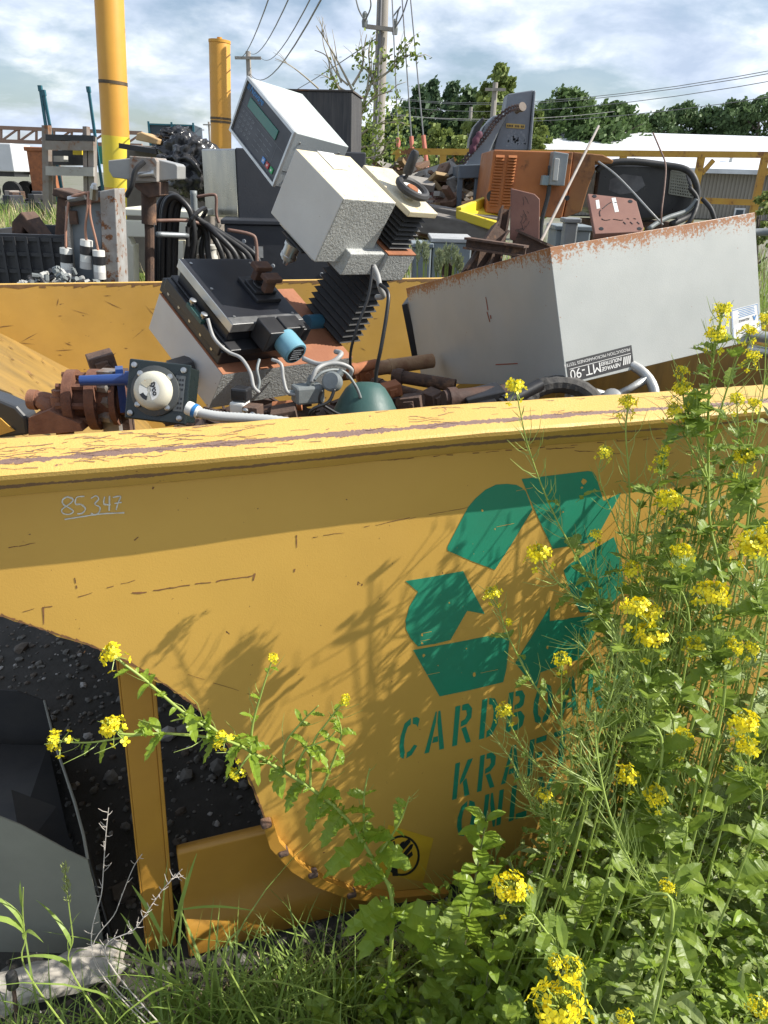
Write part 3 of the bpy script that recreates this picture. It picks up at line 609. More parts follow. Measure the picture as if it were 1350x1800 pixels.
# origin at the plate's lower left when read the right way up = top right in the picture
text_faces(mb, 'PRODUCTION MICROHARDNESS TESTER', LT(wx*.03, hy*.1), hy*.205, mi=1)
text_faces(mb, 'MT-90', LT(wx*.5, hy*.42), hy*.66, mi=1)
text_faces(mb, 'NEWAGE', LT(wx*.2, hy*.68), hy*.26, mi=1, shear=.25, bold=.0002)
text_faces(mb, 'INDUSTRIES', LT(wx*.17, hy*.44), hy*.23, mi=1, shear=.25, bold=.0002)
for k in range(4):
    x = wx*(.03+.032*k); p = LT(0, 0); mb.face([p(x, hy*.46), p(x+wx*.02, hy*.46), p(x+wx*.045, hy*.84), p(x+wx*.025, hy*.84)], 1)
p = LT(0, 0); mb.face([p(wx*.03, hy*.36), p(wx*.97, hy*.36), p(wx*.97, hy*.385), p(wx*.03, hy*.385)], 1)
mb.build('name_plate', [m_lblk, m_inkw], cov)
# calibration sticker
sa = [FPX(x, y) for x, y in ((1285, 545), (1332, 533), (1338, 581), (1288, 599))]
mb = MB(); mb.prism(sa, A*.0004, 0)
q = lambda s, t_, d=.0006: (sa[0]*(1-s)*(1-t_)+sa[1]*s*(1-t_)+sa[2]*s*t_+sa[3]*(1-s)*t_)-A*d
for k in range(5): mb.face([q(.25+.05*(k % 2), .08+k*.055), q(.85, .08+k*.055), q(.85, .1+k*.055), q(.25+.05*(k % 2), .1+k*.055)], 1)
for e_ in ((.02, .02, .98, .035), (.02, .02, .035, .98), (.965, .02, .98, .98)): mb.face([q(e_[0], e_[1], .0008), q(e_[2], e_[1], .0008), q(e_[2], e_[3], .0008), q(e_[0], e_[3], .0008)], 1)
mb.face([q(.15, .66), q(.92, .66), q(.92, .93), q(.15, .93)], 2)
for r_ in (.72, .84): mb.face([q(.3, r_), q(.8, r_), q(.8, r_+.03), q(.3, r_+.03)], 3)
l0 = q(1, .4, .0008); sx = (sa[0]-sa[1]); sl_ = sx.length; sx.normalize(); sy = (sa[2]-sa[1]).normalized()
text_faces(mb, 'A', lambda x, y: l0+sx*(sl_*.12+x)+sy*y*1., .016, mi=1, bold=.0006, shear=.2)
text_faces(mb, 'ALLIANCE', lambda x, y: l0+sx*(sl_*.38+x)+sy*(.002+y), .0075, mi=3, bold=.0002, shear=.2)
mb.build('calibration_sticker', [m_paper, m_inkblue, m_inkw, m_inkb], cov)
mb = MB(); mb.face([FPX(x, y, .0004) for x, y in ((0, 0), (1, 0), (1, 1))]) if 0 else None
lf = lambda x, y, d=.0006: PP(x, y, TO-B_*d, B_)
for pts in ([(853, 522), (854.5, 522), (858.5, 545), (857, 546)], [(861, 554), (863, 554), (864, 560), (862, 561)], [(871, 640), (910, 638), (910, 640), (871, 642)], [(855, 548), (857, 548), (862, 566), (860, 566)]): mb.face([lf(x, y) for x, y in pts])
mb.build('scratch', mat('red_scratch', (.3, .06, .04), (.24, .1, .05), 50, .7), cov)
# black flat panel leaning behind the cover's left edge
mb = MB(); mb.prism([PY(x, y, 2.45) for x, y in ((706, 536), (716, 533), (742, 640), (728, 648))], V((.03, .25, 0)))
tag(mb.build('black_panel_offcut', m_black, bevel=.002), 'thin black panel standing behind the left end of the grey cover', 'panel')
# ================================================================ smaller scrap in the hopper
def cable(name, pts, r, m, label, cat='cable', group=None, n=7):
    sp = smooth_path([PY(*p) for p in pts], 6); mb = MB(); mb.tube(sp, r, n); return tag(mb.build(name, m, smooth=True), label, cat, group)
GC = 'loose cables on the hardness tester'
cable('black_cable', [(655, 466, 1.62), (648, 520, 1.6), (628, 575, 1.58), (616, 622, 1.58), (618, 665, 1.6)], .0032, m_cableb, 'thin black cable hanging in front of the bellows column', group=GC)
cable('black_cable', [(668, 500, 1.62), (682, 515, 1.6), (680, 550, 1.58), (670, 610, 1.56), (662, 650, 1.56), (660, 690, 1.56)], .0042, m_cableb, 'thicker black cable hanging free right of the bellows', group=GC)
cable('grey_cable', [(533, 630, 1.5), (560, 640, 1.48), (585, 636, 1.48), (600, 622, 1.5), (590, 618, 1.53)], .0052, m_cable, 'short pale grey cable curling out of the blue motor', group=GC)
cable('grey_cable', [(365, 560, 1.47), (374, 590, 1.46), (388, 608, 1.45), (404, 620, 1.45), (424, 630, 1.44), (440, 655, 1.42), (446, 680, 1.4), (456, 690, 1.4)], .0036, m_cable, 'grey sensor cable running down from the thumb screws', group=GC)
cable('grey_cable', [(478, 632, 1.46), (494, 640, 1.45), (498, 665, 1.44), (506, 690, 1.43), (528, 694, 1.43)], .0036, m_cable, 'grey cable from the motor mount to the cast junction box', group=GC)
cable('grey_cable', [(456, 632, 1.46), (452, 650, 1.44), (456, 672, 1.43), (452, 690, 1.42)], .003, m_greybox, 'dull grey cable dangling below the motor mount', group=GC)
cable('grey_cable', [(548, 672, 1.44), (556, 650, 1.45), (575, 640, 1.47), (600, 640, 1.48), (618, 650, 1.49), (612, 664, 1.5)], .0046, m_cable, 'grey armoured cable looping above the cast junction box', group=GC)
cable('grey_cable', [(552, 668, 1.44), (566, 655, 1.45), (588, 650, 1.47), (608, 656, 1.48), (626, 680, 1.48), (634, 700, 1.48)], .0032, m_greybox, 'dark grey cable arching over to the green canister', group=GC)
cable('black_cable', [(588, 684, 1.4), (578, 706, 1.39), (552, 718, 1.38), (544, 728, 1.38)], .0034, m_cableb, 'black cable from the round plug down to the rim', group=GC)
cable('black_cable', [(566, 686, 1.4), (562, 706, 1.4), (584, 722, 1.4), (600, 730, 1.4)], .003, m_cableb, 'black cable loop in front of the green canister', group=GC)
# cast junction box and plug
c = PY(541, 688, 1.45); fr = yawframe(c, 25); t = thing('junction_box', 'small grey cast junction box with cable glands', 'junction box', c)
mb = MB(); mb.box(fr, -.03, .03, -.02, .02, -.022, .014); mb.build('box', m_greybox, t, bevel=.005)
mb = MB(); mb.lathe(fr(.005, 0, .0142), (.2, 0, 1), [(0, .008), (.012, .008), (.012, .006), (.018, .006)], 12); mb.lathe(fr(-.0302, 0, 0), -HU, [(0, .006), (.01, .006)], 10); mb.build('gland', m_greybox, t, smooth=40)
c = PY(584, 671, 1.44); t = thing('round_plug', 'round grey plug with cable beside the junction box', 'plug', c)
mb = MB(); mb.lathe(c, (-.3, -.8, .4), [(-.012, .018), (0, .02), (.006, .02), (.009, .016)], 20); mb.lathe(c, (.5, .2, .6), [(.016, .006), (.03, .005)], 10); mb.build('body', m_greybox, t, smooth=35)
# green canister
c = PY(642, 742, 1.52); ax = V((-.02, .25, 1)).normalized(); mb = MB(); mb.lathe(c, ax, [(-.05, .082), (.012, .074), (.05, .056), (.072, .042), (.082, .03), (.085, .01)], 32)
tag(mb.build('canister', m_dkgreen, smooth=40), 'dark green tapered metal canister behind the front rim', 'canister')
# valve with switch box
c = PY(278, 690, 1.33); vt = thing('valve_actuator', 'valve with black switch box, white dial and blue lever beside rusty flange', 'valve', PY(190, 750, 1.36))
fr = frame(c, V((.99, -.12, -.05)).normalized(), V((.12, .93, -.33)).normalized(), V((.09, .32, .94)).normalized())
mb = MB(); mb.box(fr, -.054, .056, 0, .05, -.05, .052); mb.box(fr, -.058, .06, -.006, -.0003, -.054, .056); mb.build('switch_box', m_dkgreen if 0 else mat('black_green_case', (.012, .02, .02), (.018, .026, .026), 9, .3), vt, bevel=.004)
for i, k, y in [(i, k, -.0062) for i in (-.046, .048) for k in (-.043, .045)]+[(-.002+.04*math.cos(math.radians(45+90*a)), .002+.04*math.sin(math.radians(45+90*a)), -.0122) for a in range(4)]:
    mb = MB(); mb.lathe(fr(i, y, k), fr(0, -1, 0)-fr(0, 0, 0), [(0, .0055), (.004, .0055), (.005, .003)], 10); mb.build('bolt', m_steel, vt, smooth=35)
yd = fr(0, -1, 0)-fr(0, 0, 0)
mb = MB(); mb.lathe(fr(-.002, -.0065, .002), yd, [(0, .046), (.005, .046), (.007, .04)], 32); mb.build('dial_ring', mat('dial_ring_dark', (.07, .075, .075), None, 20, .5), vt, smooth=35)
m_dial = mat('dial_cream', (.6, .58, .48), (.55, .52, .42), 10, .3)
mb = MB(); mb.lathe(fr(-.002, -.0137, .002), yd, [(0, .036), (.012, .034), (.018, .029), (.02, .02)], 32, 0); dk = mb.build('dial', m_dial, vt, smooth=45)
mb = MB()
def dsec(a0, a1, r0, r1, d, mi):
    n = 8; rr = lambda a, r: fr(-.002+r*math.cos(a), -d, .002+r*math.sin(a))
    for k in range(n):
        a, b = math.radians(a0+(a1-a0)*k/n), math.radians(a0+(a1-a0)*(k+1)/n); mb.face([rr(a, r0), rr(b, r0), rr(b, r1), rr(a, r1)], mi)
dsec(-70, 60, .004, .0195, .0342, 0); dsec(160, 250, .004, .0195, .0342, 0); dsec(80, 150, .006, .0195, .0343, 1); dsec(-150, -100, .012, .0195, .0343, 2)
ta = math.radians(-75); e1 = V((math.cos(ta), math.sin(ta))); 
text_faces(mb, 'tyco', lambda x, y: fr(-.002+.006+e1.x*(x-.014)-e1.y*y, -.0346, .002+e1.y*(x-.014)+e1.x*y), .014, mi=2, bold=.0006)
mb.build('dial_face', [m_white, m_cream, m_inkb], dk)
mb = MB(); mb.prism([fr(.034, -.0066, -.03), fr(.052, -.0066, -.03), fr(.052, -.0066, .035), fr(.034, -.0066, .035)], yd*.0006, 0)
for k in range(7):
    for q in range(3):
        if rnd.random() > .25: mb.face([fr(.036+q*.005, -.0074, -.026+k*.0085), fr(.0395+q*.005, -.0074, -.026+k*.0085), fr(.0395+q*.005, -.0074, -.022+k*.0085), fr(.036+q*.005, -.0074, -.022+k*.0085)], 1)
mb.build('rating_plate', [mat('plate_dull', (.16, .17, .17), None, 30, .5, .4), m_inkb], vt)
mb = MB(); a, b = PY(141, 669, 1.36), PY(222, 667, 1.37); mb.tube([a, b], [.0095, .0115], 16); mb.tube([b, b+(b-a).normalized()*.012], .016, 16); mb.box(frame(PY(215, 690, 1.39), HU, HV, (0, 0, 1)), -.008, .006, 0, .03, -.04, .045); mb.build('lever_hub', m_bluep, vt, smooth=35)
ax = V((1, .12, -.02)).normalized()
vc = PY(150, 702, 1.42)
mb = MB(); mb.lathe(vc, ax, [(-.03, .04), (-.03, .058), (-.012, .058), (-.012, .04), (.012, .036), (.012, .06), (.03, .06), (.03, .038), (.055, .038), (.055, .05), (.066, .05), (.066, .03), (.09, .03)], 26)
for q in range(8):
    a = q*math.pi/4; rr = V((0, math.cos(a), math.sin(a)))*.048; mb.lathe(vc+rr-ax*.037, ax, [(0, .007), (.075, .007)], 6)
mb.build('flange', mat('rust_dark', (.11, .045, .028), (.2, .09, .05), 16, .85, bump=.5, bs=110), vt, smooth=35)
mb = MB(); p = PY(108, 720, 1.4); mb.tube([p+V((0, 0, -.07)), p+V((0, 0, .028))], .017, 14); mb.tube([p+V((0, 0, .0282)), p+V((0, 0, .04))], .013, 14)
mb.tube(smooth_path([PY(58, 702, 1.42), PY(84, 704, 1.42), PY(100, 716, 1.42), PY(104, 745, 1.41)], 5), .016, 12); mb.tube([PY(52, 702, 1.42), PY(66, 703, 1.42)], .02, 12)
mb.tube(smooth_path([PY(92, 742, 1.40), PY(90, 720, 1.4), PY(72, 706, 1.41)], 4), .014, 10)
mb.prism([PY(x, y, 1.36) for x, y in ((50, 735), (85, 722), (140, 745), (145, 758), (50, 765))], V((0, .06, 0))); mb.build('pipe_elbow', mat('rust_light', (.26, .12, .07), (.17, .075, .045), 18, .9, bump=.5, bs=140), vt, smooth=35)
mb = MB(); p = PY(186, 705, 1.4)
for k in range(3): mb.lathe(p+V((0, 0, .03-.03*k)), V((1, -.3, 0)), [(-.012, .014), (.012, .014), (.016, .009)], 8)
mb.box(yawframe(p, -10), -.02, .015, .01, .04, -.07, .055); mb.build('flange_bolts' if 0 else 'yoke', mat('galvanised_dirty', (.3, .29, .27), (.2, .13, .09), 20, .6, .4, bump=.3, rust=.35, rs=25), vt, smooth=30)
mb = MB(); mb.box(yawframe(PY(207, 725, 1.42), 5), -.03, .02, 0, .04, -.05, .08); mb.build('bracket', m_rust, vt)
# grey flexible conduit with blue ring
sp = smooth_path([PY(333, 718, 1.29), PY(352, 726, 1.285), PY(385, 732, 1.28), (PY(430, 735, 1.28)), PY(480, 739, 1.28), PY(540, 748, 1.285)], 14)
t = thing('flexible_conduit', 'ribbed grey conduit with blue end ring lying along the rim', 'conduit', sp[0])
mb = MB(); mb.tube(sp, [.0088+.0008*(k % 2) for k in range(len(sp))], 14); mb.build('sleeve', mat('conduit_grey', (.48, .49, .48), (.42, .43, .42), 10, .45), t, smooth=True)
mb = MB(); d = (sp[1]-sp[0]).normalized(); mb.lathe(sp[0]-d*.004, d, [(0, .0125), (.004, .013), (.012, .0125)], 16, 0); mb.lathe(sp[0]+d*.0085, d, [(0, .0132), (.006, .0132)], 16, 1); mb.lathe(sp[0]+d*.015, d, [(0, .0118), (.005, .0112)], 16, 0); mb.build('end_fitting', [m_white, mat('ring_blue', (.03, .2, .5), None, 9, .4)], t, smooth=40)
# white angle bracket with bolts
c = PY(430, 712, 1.36); fr = yawframe(c, -12); t = thing('bolted_bracket', 'white bracket with rusty bolted plate behind the conduit', 'bracket', c)
mb = MB(); mb.box(fr, -.03, .0, -.005, .03, -.025, .004); mb.box(fr, -.028, .005, .0, .03, .0045, .03, 1); mb.build('block', [m_white, m_inkb], t, bevel=.004)
mb = MB(); mb.box(fr, .0005, .03, -.014, .02, -.025, .0, 0)
for i, k in ((.008, -.006), (.022, -.012)): mb.lathe(fr(i, -.0142, k), fr(0, -1, 0)-fr(0, 0, 0), [(0, .006), (.005, .006), (.007, .002)], 10, 1)
mb.build('bolted_plate', [m_rust, m_steel], t, bevel=.001)
# bolts and screws at the foot of the tester, light rusty pipe behind
mb = MB(); a, b = PY(560, 662, 2.1), PY(760, 634, 2.25); d = (b-a).normalized(); L_ = (b-a).length
mb.lathe(a, d, [(-.2, .022), (L_*.25, .022), (L_*.251, .0215), (L_*.6, .0215), (L_*.6, .0235), (L_*.64, .0235), (L_*.64, .022), (L_, .022)], 18)
tag(mb.build('steel_pipe', m_rustpipe, smooth=35), 'long light brown pipe lying behind the bellows column', 'pipe')
GR = 'rusty pieces heaped in the hopper'
def rod(pts, r, lab, m=m_rust, cat='pipe', n=12):
    mb = MB(); ps = [PY(*p) for p in pts]; d = (ps[-1]-ps[0]).normalized()
    mb.tube(ps, r, n); mb.lathe(ps[0]+d*.01, d, [(0, r*1.25), (.02, r*1.25)], n) if r > .012 else None
    tag(mb.build('scrap_pipe', m, smooth=35), lab, cat, GR)
rod([(655, 672, 2.0), (745, 696, 1.9)], .013, 'thick rusty pipe slanting down behind the green canister')
rod([(690, 660, 2.05), (800, 678, 2.0)], .018, 'dark rusty pipe touching the left end of the grey cover')
rod([(610, 652, 1.9), (660, 640, 2.0)], .014, 'thin rusty pipe under the light brown pipe', m_rusto)
rod([(700, 708, 1.75), (790, 694, 1.85)], .012, 'rusty pipe end sticking out right of the canister')
rod([(780, 702, 1.6), (900, 690, 1.65)], .02, 'dark pipe lying under the bottom edge of the cover', mat('scorched_rust', (.05, .03, .025), (.09, .045, .03), 14, .8, bump=.4))
rod([(480, 716, 1.5), (530, 712, 1.5)], .012, 'short threaded rusty stub below the tester base', m_rusto)
rod([(880, 712, 1.55), (950, 676, 1.6)], .014, 'short dark bar poking up under the cover corner', m_black)
def chunk(px, py, Y, sx, sy, sz, yaw, lab, m=m_rust, cat='scrap piece'):
    c = PY(px, py, Y); rr = random.Random(int(px*7+py)); mb = MB(); fr = frame(c, V((math.cos(yaw), math.sin(yaw), .2)).normalized()*sx, V((-math.sin(yaw), math.cos(yaw), .1)).normalized()*sy, V((-.2, 0, 1)).normalized()*sz)
    mb.box(fr, -.5, .5, -.5, .5, -.5, .5); mb.box(fr, -.3, .2, -.7, -.502, -.3, .3); mb.lathe(fr(.1, -.72, 0), fr(0, -1, 0)-fr(0, 0, 0), [(0, sz*.2), (sz*.1, sz*.2)], 8)
    tag(mb.build('scrap_block', m, bevel=.003), lab, cat, GR)
chunk(688, 684, 1.9, .045, .04, .03, .4, 'rusty block wedged between canister and slanting pipe', m_rusto)
chunk(725, 706, 1.72, .05, .04, .03, -.3, 'dark rusty block under the cover at its left end')
chunk(760, 698, 1.8, .04, .04, .03, .8, 'small rusty lump beside the dark rusty pipe')
chunk(640, 655, 2.05, .05, .04, .05, .2, 'bright rusty lump under the bellows column', m_rusto)
chunk(500, 730, 1.42, .05, .05, .03, .1, 'brown block between the conduit and the tester base')
chunk(180, 640, 1.75, .06, .05, .05, .5, 'rusty lump behind the valve switch box')
chunk(320, 650, 1.6, .05, .05, .04, .5, 'small dark casting between valve and tester base', m_black)
chunk(850, 705, 1.62, .09, .06, .05, .2, 'black casting in the shade below the cover', m_black)
# the mass underneath, which reads as one heap
mb = MB(); rr = random.Random(3)
nu, nv = 46, 34
hg = [[None]*(nv+1) for _ in range(nu+1)]
for a in range(nu+1):
    for b in range(nv+1):
        u, v = -.2+1.65*a/nu, .09+1.75*b/nv
        z = .98+.09*mnoise.noise(V((u*5, v*5, 0)))+.05*mnoise.noise(V((u*14, v*14, 3)))
        if v > 1.1: z -= (v-1.1)*.7
        if u > .85: z -= (u-.85)*.55
        hg[a][b] = HF(u, v, z)
for a in range(nu):
    for b in range(nv): mb.face([hg[a][b], hg[a+1][b], hg[a+1][b+1], hg[a][b+1]])
for k in range(700):
    u, v = rr.uniform(-.2, 1.2), rr.uniform(.2, 1.5); a = int((u+.2)/1.65*nu); b = int((v-.09)/1.75*nv); p = hg[a][b]+V((0, 0, .01)); d = V((rr.uniform(-1, 1), rr.uniform(-1, 1), rr.uniform(-.3, .5))).normalized()*rr.uniform(.02, .1); w_ = rr.uniform(.004, .02)
    mb.bar(p-d*.5, p+d*.5, w_, w_*rr.uniform(.3, 1.2))
tag(mb.build('scrap_heap', mat('scrap_dark_rust', (.035, .022, .018), (.09, .05, .032), 10, .85, bump=.5), loc=HF(.3, .9, .9)), 'dark rusty small scrap filling the hopper under the machines', 'scrap', kind='stuff')
# spoked cast handwheel under the cover
wc = PY(1075, 702, 1.72); wn = V((-.25, -.75, .62)).normalized(); wx_ = V((1, -.2, .2)); wx_ = (wx_-wn*wx_.dot(wn)).normalized(); wy_ = wn.cross(wx_)
t = thing('spoked_wheel', 'cast aluminium handwheel with spokes wedged under the cover', 'wheel', wc)
R0 = .098; m_cast = mat('cast_aluminium', (.5, .5, .48), (.36, .36, .35), 14, .45, .6, bump=.2, rust=.12, rs=18)
mb = MB(); mb.tube([wc+(wx_*math.cos(2*math.pi*k/40)+wy_*math.sin(2*math.pi*k/40))*R0 for k in range(41)], .012, 10, False); mb.build('wheel_rim', m_cast, t, smooth=True)
for k in range(3):
    a = math.radians(28+120*k); mb = MB(); dd = wx_*math.cos(a)+wy_*math.sin(a); mb.tube([wc+dd*.015, wc+dd*.05, wc+dd*(R0-.004)], [.013, .009, .011], 8); mb.build('spoke', m_cast, t, smooth=True)
mb = MB(); mb.lathe(wc-wn*.015, wn, [(0, .024), (.03, .022), (.034, .012)], 16); mb.build('hub', m_cast, t, smooth=40)
wc2 = PY(985, 722, 1.66); mb = MB(); mb.tube([wc2+V((math.cos(math.pi*k/24)*.085, math.sin(math.pi*k/24)*.03, math.sin(math.pi*k/24)*.055)) for k in range(25)], [.02+.001*(k % 2) for k in range(25)], 10)
tag(mb.build('rubber_ring', mat('old_rubber', (.05, .048, .045), (.09, .085, .08), 30, .9, bump=.5)), 'cracked dark rubber tyre half buried beside the handwheel', 'rubber ring')
sp = [PY(1318, 588, 1.9), PY(1420, 606, 1.85)]; mb = MB(); mb.tube(sp, .014, 12); mb.tube([p+V((0, 0, -.036)) for p in sp], .012, 12); tag(mb.build('alloy_bar', m_cast, smooth=35), 'pale alloy bars lying under the right end of the cover', 'bar')
# dark moulding in the left corner
t = thing('broken_moulding', 'broken dark plastic moulding with yellow patch in the left corner', 'moulding', PY(10, 762, 1.5))
mb = MB(); mb.prism([PY(x, y, 1.45) for x, y in ((-40, 690), (0, 703), (28, 715), (46, 735), (50, 765), (-40, 775))], V((0, .05, .0))); mb.build('shell', mat('plastic_dark', (.045, .05, .058), None, 10, .4), t, bevel=.006)
mb = MB(); mb.prism([PY(x, y, 1.446) for x, y in ((-30, 738), (0, 735), (14, 748), (26, 757), (0, 765), (-30, 765))], V((0, .003, 0))); mb.build('patch', m_plate, t)
# ================================================================ ground
def struct(o): o['kind'] = 'structure'; return o
m_ground = mat('gravel_ground', (.055, .05, .043), (.035, .033, .027), 7, .95, bump=.8, bs=40)
m_yard = mat('yard_soil', (.2, .19, .16), (.12, .13, .07), .35, .95, bump=.4, bs=6)
mb = MB(); n = 40
def gz(x, y): return .02*mnoise.noise(V((x*1.3, y*1.3, 0)))+.008*mnoise.noise(V((x*6, y*6, 2)))-.01
gx = [-3.5+7.5*k/90 for k in range(91)]; gy = [.2+6*k/72 for k in range(73)]
gv = [[V((x, y, gz(x, y))) for y in gy] for x in gx]
for a in range(90):
    for b in range(72): mb.face([gv[a][b], gv[a+1][b], gv[a+1][b+1], gv[a][b+1]])
struct(mb.build('ground', m_ground, loc=(0, 1, 0), smooth=True))
mb = MB(); mb.face([(-500, -60, -.05), (500, -60, -.05), (500, 900, -.05), (-500, 900, -.05)]); struct(mb.build('yard', m_yard, loc=(0, 100, -.05)))
# stones
def rockverts(rr):
    bm = bmesh.new(); bmesh.ops.create_icosphere(bm, subdivisions=1, radius=1)
    for v in bm.verts: v.co *= rr.uniform(.75, 1.2)
    vs = [v.co.copy() for v in bm.verts]; fs = [tuple(v.index for v in f.verts) for f in bm.faces]; bm.free(); return vs, fs
rr = random.Random(11); rocks = [rockverts(rr) for _ in range(8)]
mb = MB()
for k in range(9000):
    x, y = rr.uniform(-2.4, .35), rr.uniform(1.05, 4.2)
    if k > 8200: x, y = rr.uniform(-.9, .9), rr.uniform(.8, 1.4)
    s = rr.choice((.003, .004, .005, .006, .010))*rr.uniform(.7, 1.4)
    if k > 8200: s *= .6
    if rr.random() < .012: s = rr.uniform(.018, .032)
    vs, fs = rr.choice(rocks); q = Matrix.Rotation(rr.uniform(0, 6.3), 3, 'Z') @ Matrix.Diagonal((s*1.25, s, s*.7))
    p = V((x, y, gz(x, y)+s*.25)); mb.add([q@v+p for v in vs], fs, 0 if rr.random() < .6 else (1 if rr.random() < .7 else 2))
o = mb.build('gravel', [mat('stone_grey', (.2, .19, .17), (.12, .115, .1), 30, .9), mat('stone_brown', (.14, .115, .09), (.09, .075, .06), 30, .9), mat('stone_pale', (.5, .48, .45), None, 30, .9)], loc=(-1, 2, 0)); tag(o, 'loose grey gravel under the hopper', 'gravel', kind='stuff')

# ================================================================ front left: folded sheet chute and bleached timber
m_sheet = mat('dull_sheet', (.25, .25, .205), (.2, .2, .165), 4, .55, 0., bump=.1, rust=.08, rs=5); m_chin = mat('chute_black', (.03, .03, .032), (.045, .043, .04), 6, .6)
t = thing('metal_chute', 'grey folded sheet metal chute with black inside standing on edge', 'chute', PZ(60, 1690, 0))
fp = lambda x, y, Y=1.14: PY(x, y, Y)
mb = MB(); mb.prism([fp(-120, 1400), fp(-40, 1418), fp(0, 1436), fp(37, 1451), fp(80, 1474), fp(120, 1496), fp(154, 1512), fp(170, 1580), fp(182, 1660), fp(184, 1690), fp(-120, 1760)], V((0, .003, 0))); mb.build('front_sheet', m_sheet, t)
e0, e1, e2 = [fp(154, 1512, 1.1435), PY(132, 1412, 1.26), PY(99, 1317, 1.45)], PY(78, 1232, 1.75), 0
mb = MB(); topl = [fp(154.5, 1511, 1.1435), PY(147, 1468, 1.19), PY(132, 1412, 1.28), PY(112, 1352, 1.42), PY(99, 1315, 1.52), PY(78, 1232, 1.78)]
for p, q in zip(topl, topl[1:]):
    a, b = V((p.x+.02, p.y, 0)), V((q.x+.02, q.y, 0)); off = V((.004, 0, 0)); mb.hexa([p, q, a, b, p+off, q+off, a+off, b+off])
mb.build('side_sheet', [m_chin], t)
mb = MB(); mb.tube(topl, .0035, 6); mb.build('edge_bead', m_sheet, t)
mb = MB(); mb.prism([PY(78, 1232, 1.785), PY(30, 1215, 1.785), PY(-120, 1205, 1.785), V((PY(-120, 1205, 1.785).x, 1.785, 0)), V((PY(78, 1232, 1.785).x, 1.785, 0))], V((0, .004, 0))); mb.prism([fp(0, 1560, 1.18), fp(150, 1600, 1.18), V((topl[-1].x, 1.75, .05)), V((-1.3, 1.75, .05))], V((0, 0, -.004)))
mb.prism([PY(20, 1390, 1.38), PY(100, 1420, 1.36), PY(150, 1540, 1.2), PY(40, 1500, 1.2)], V((0, 0, .004))); mb.build('inside_sheet', m_chin, t)
m_wood = mat('bleached_wood', (.5, .46, .4), (.34, .31, .27), 3, .85, bump=.5, bs=60, stretch=(3, 30, 30), rust=.16, rs=8, rcol=(.25, .14, .08), rcol2=(.3, .18, .1))
a, b = PZ(-60, 1765, .06), PZ(212, 1682, .055)
mb = MB(); d = (b-a).normalized(); sd = d.cross(V((0, 0, 1))).normalized(); n = 26
rows = []
for k in range(n+1):
    p = a+(b-a)*k/n; row = []
    for q in range(14):
        g_ = 2*math.pi*q/14; r1 = .036*(1+.2*mnoise.noise(V((k*.25, q*1.3, 0))))*(1 if k < n-2 else 1+.15*math.sin(q*2.3)); row.append(p+sd*math.cos(g_)*r1*1.15+V((0, 0, 1))*max(-.7, min(.75, math.sin(g_)))*r1+d*(.02*math.sin(q*1.9) if k >= n-1 else 0))
    rows.append(row)
for r0, r1 in zip(rows, rows[1:]):
    for q in range(14): mb.face([r0[q], r0[(q+1) % 14], r1[(q+1) % 14], r1[q]])
mb.face(rows[0]); mb.face(rows[-1])
tag(mb.build('timber', m_wood, smooth=45), 'bleached split timber lying on the ground below the chute', 'timber')
t = thing('rubber_mount', 'black rubber block on a rusty rod by the timber', 'rubber mount', PZ(20, 1775, 0.03))
c = PY(20, 1722, .93); mb = MB(); mb.lathe(c-V((0, 0, .022)), (.05, 0, 1), [(0, .008), (.004, .0115), (.036, .0105), (.044, .006)], 12); mb.build('block', m_blackm, t, smooth=50)
mb = MB(); mb.tube([c-V((0, 0, .0222)), c-V((0, .01, .08))], .004, 8); mb.build('rod', m_rust, t)

# ================================================================ yard behind the hopper
def cabinet(name, label, cat, Y, x0, x1, ytop, ybot, depth, yaw, m, bev=.006, zbot=None):
    a, b = PY(x0, ybot, Y), PY(x1, ybot, Y); top = PY((x0+x1)/2, ytop, Y).z; z0 = a.z if zbot is None else zbot
    fr = yawframe(V((a.x, a.y, z0)), yaw); w_ = (b.x-a.x)/math.cos(math.radians(yaw)); h = top-z0
    return fr, w_, h, V((a.x+w_/2, a.y+depth/2, z0))
m_stain = mat('brushed_stainless', (.3, .31, .32), (.55, .52, .46), 2.2, .28, 1., gloss_var=.1, stretch=(2, 2, .5))
m_navy = mat('dark_case_side', (.022, .025, .032), (.03, .033, .04), 5, .5, rust=.05, rs=20)
# dark enclosure with stainless end
fr, w_, h, c = cabinet('x', '', '', 5.3, 420, 640, 263, 388, .6, 12, m_navy)
t = thing('instrument_enclosure', 'dark enclosure with a shiny stainless end panel behind the hoses', 'enclosure', c)
mb = MB(); mb.box(fr, 0, w_, 0, .62, 0, h); mb.build('case', m_navy, t, bevel=.008)
a = fr(0, 0, 0); b = PY(362, 384, 5.62); b.z = a.z
mb = MB(); tp = PY(363, 262, 5.62).z; mb.prism([a+V((-.003, 0, .01)), a+V((-.003, 0, h-.005)), V((b.x, b.y, tp)), V((b.x, b.y, a.z+.01))], V((.06, .35, 0))); mb.build('stainless_panel', m_stain, t, bevel=.01)
fr, w_, h, c = cabinet('x', '', '', 5.05, 400, 640, 398, 500, .7, 8, m_navy, zbot=0.0)
t = thing('steel_cabinet', 'wide black steel cabinet under the stainless ended enclosure', 'cabinet', c)
mb = MB(); mb.box(fr, 0, w_, 0, .7, 0, h); mb.box(fr, -.02, w_+.02, -.02, .72, h+.001, h+.03); mb.build('body', m_navy, t, bevel=.006)
mb = MB()
for i, k in ((.12, h-.1), (.5, h-.12), (.3, h-.25), (.62, h-.3), (.2, h-.35)): mb.lathe(fr(i, -.0005, k), (0, -1, 0), [(0, .014), (.008, .012)], 10)
mb.build('knob', m_inkgrey, t)
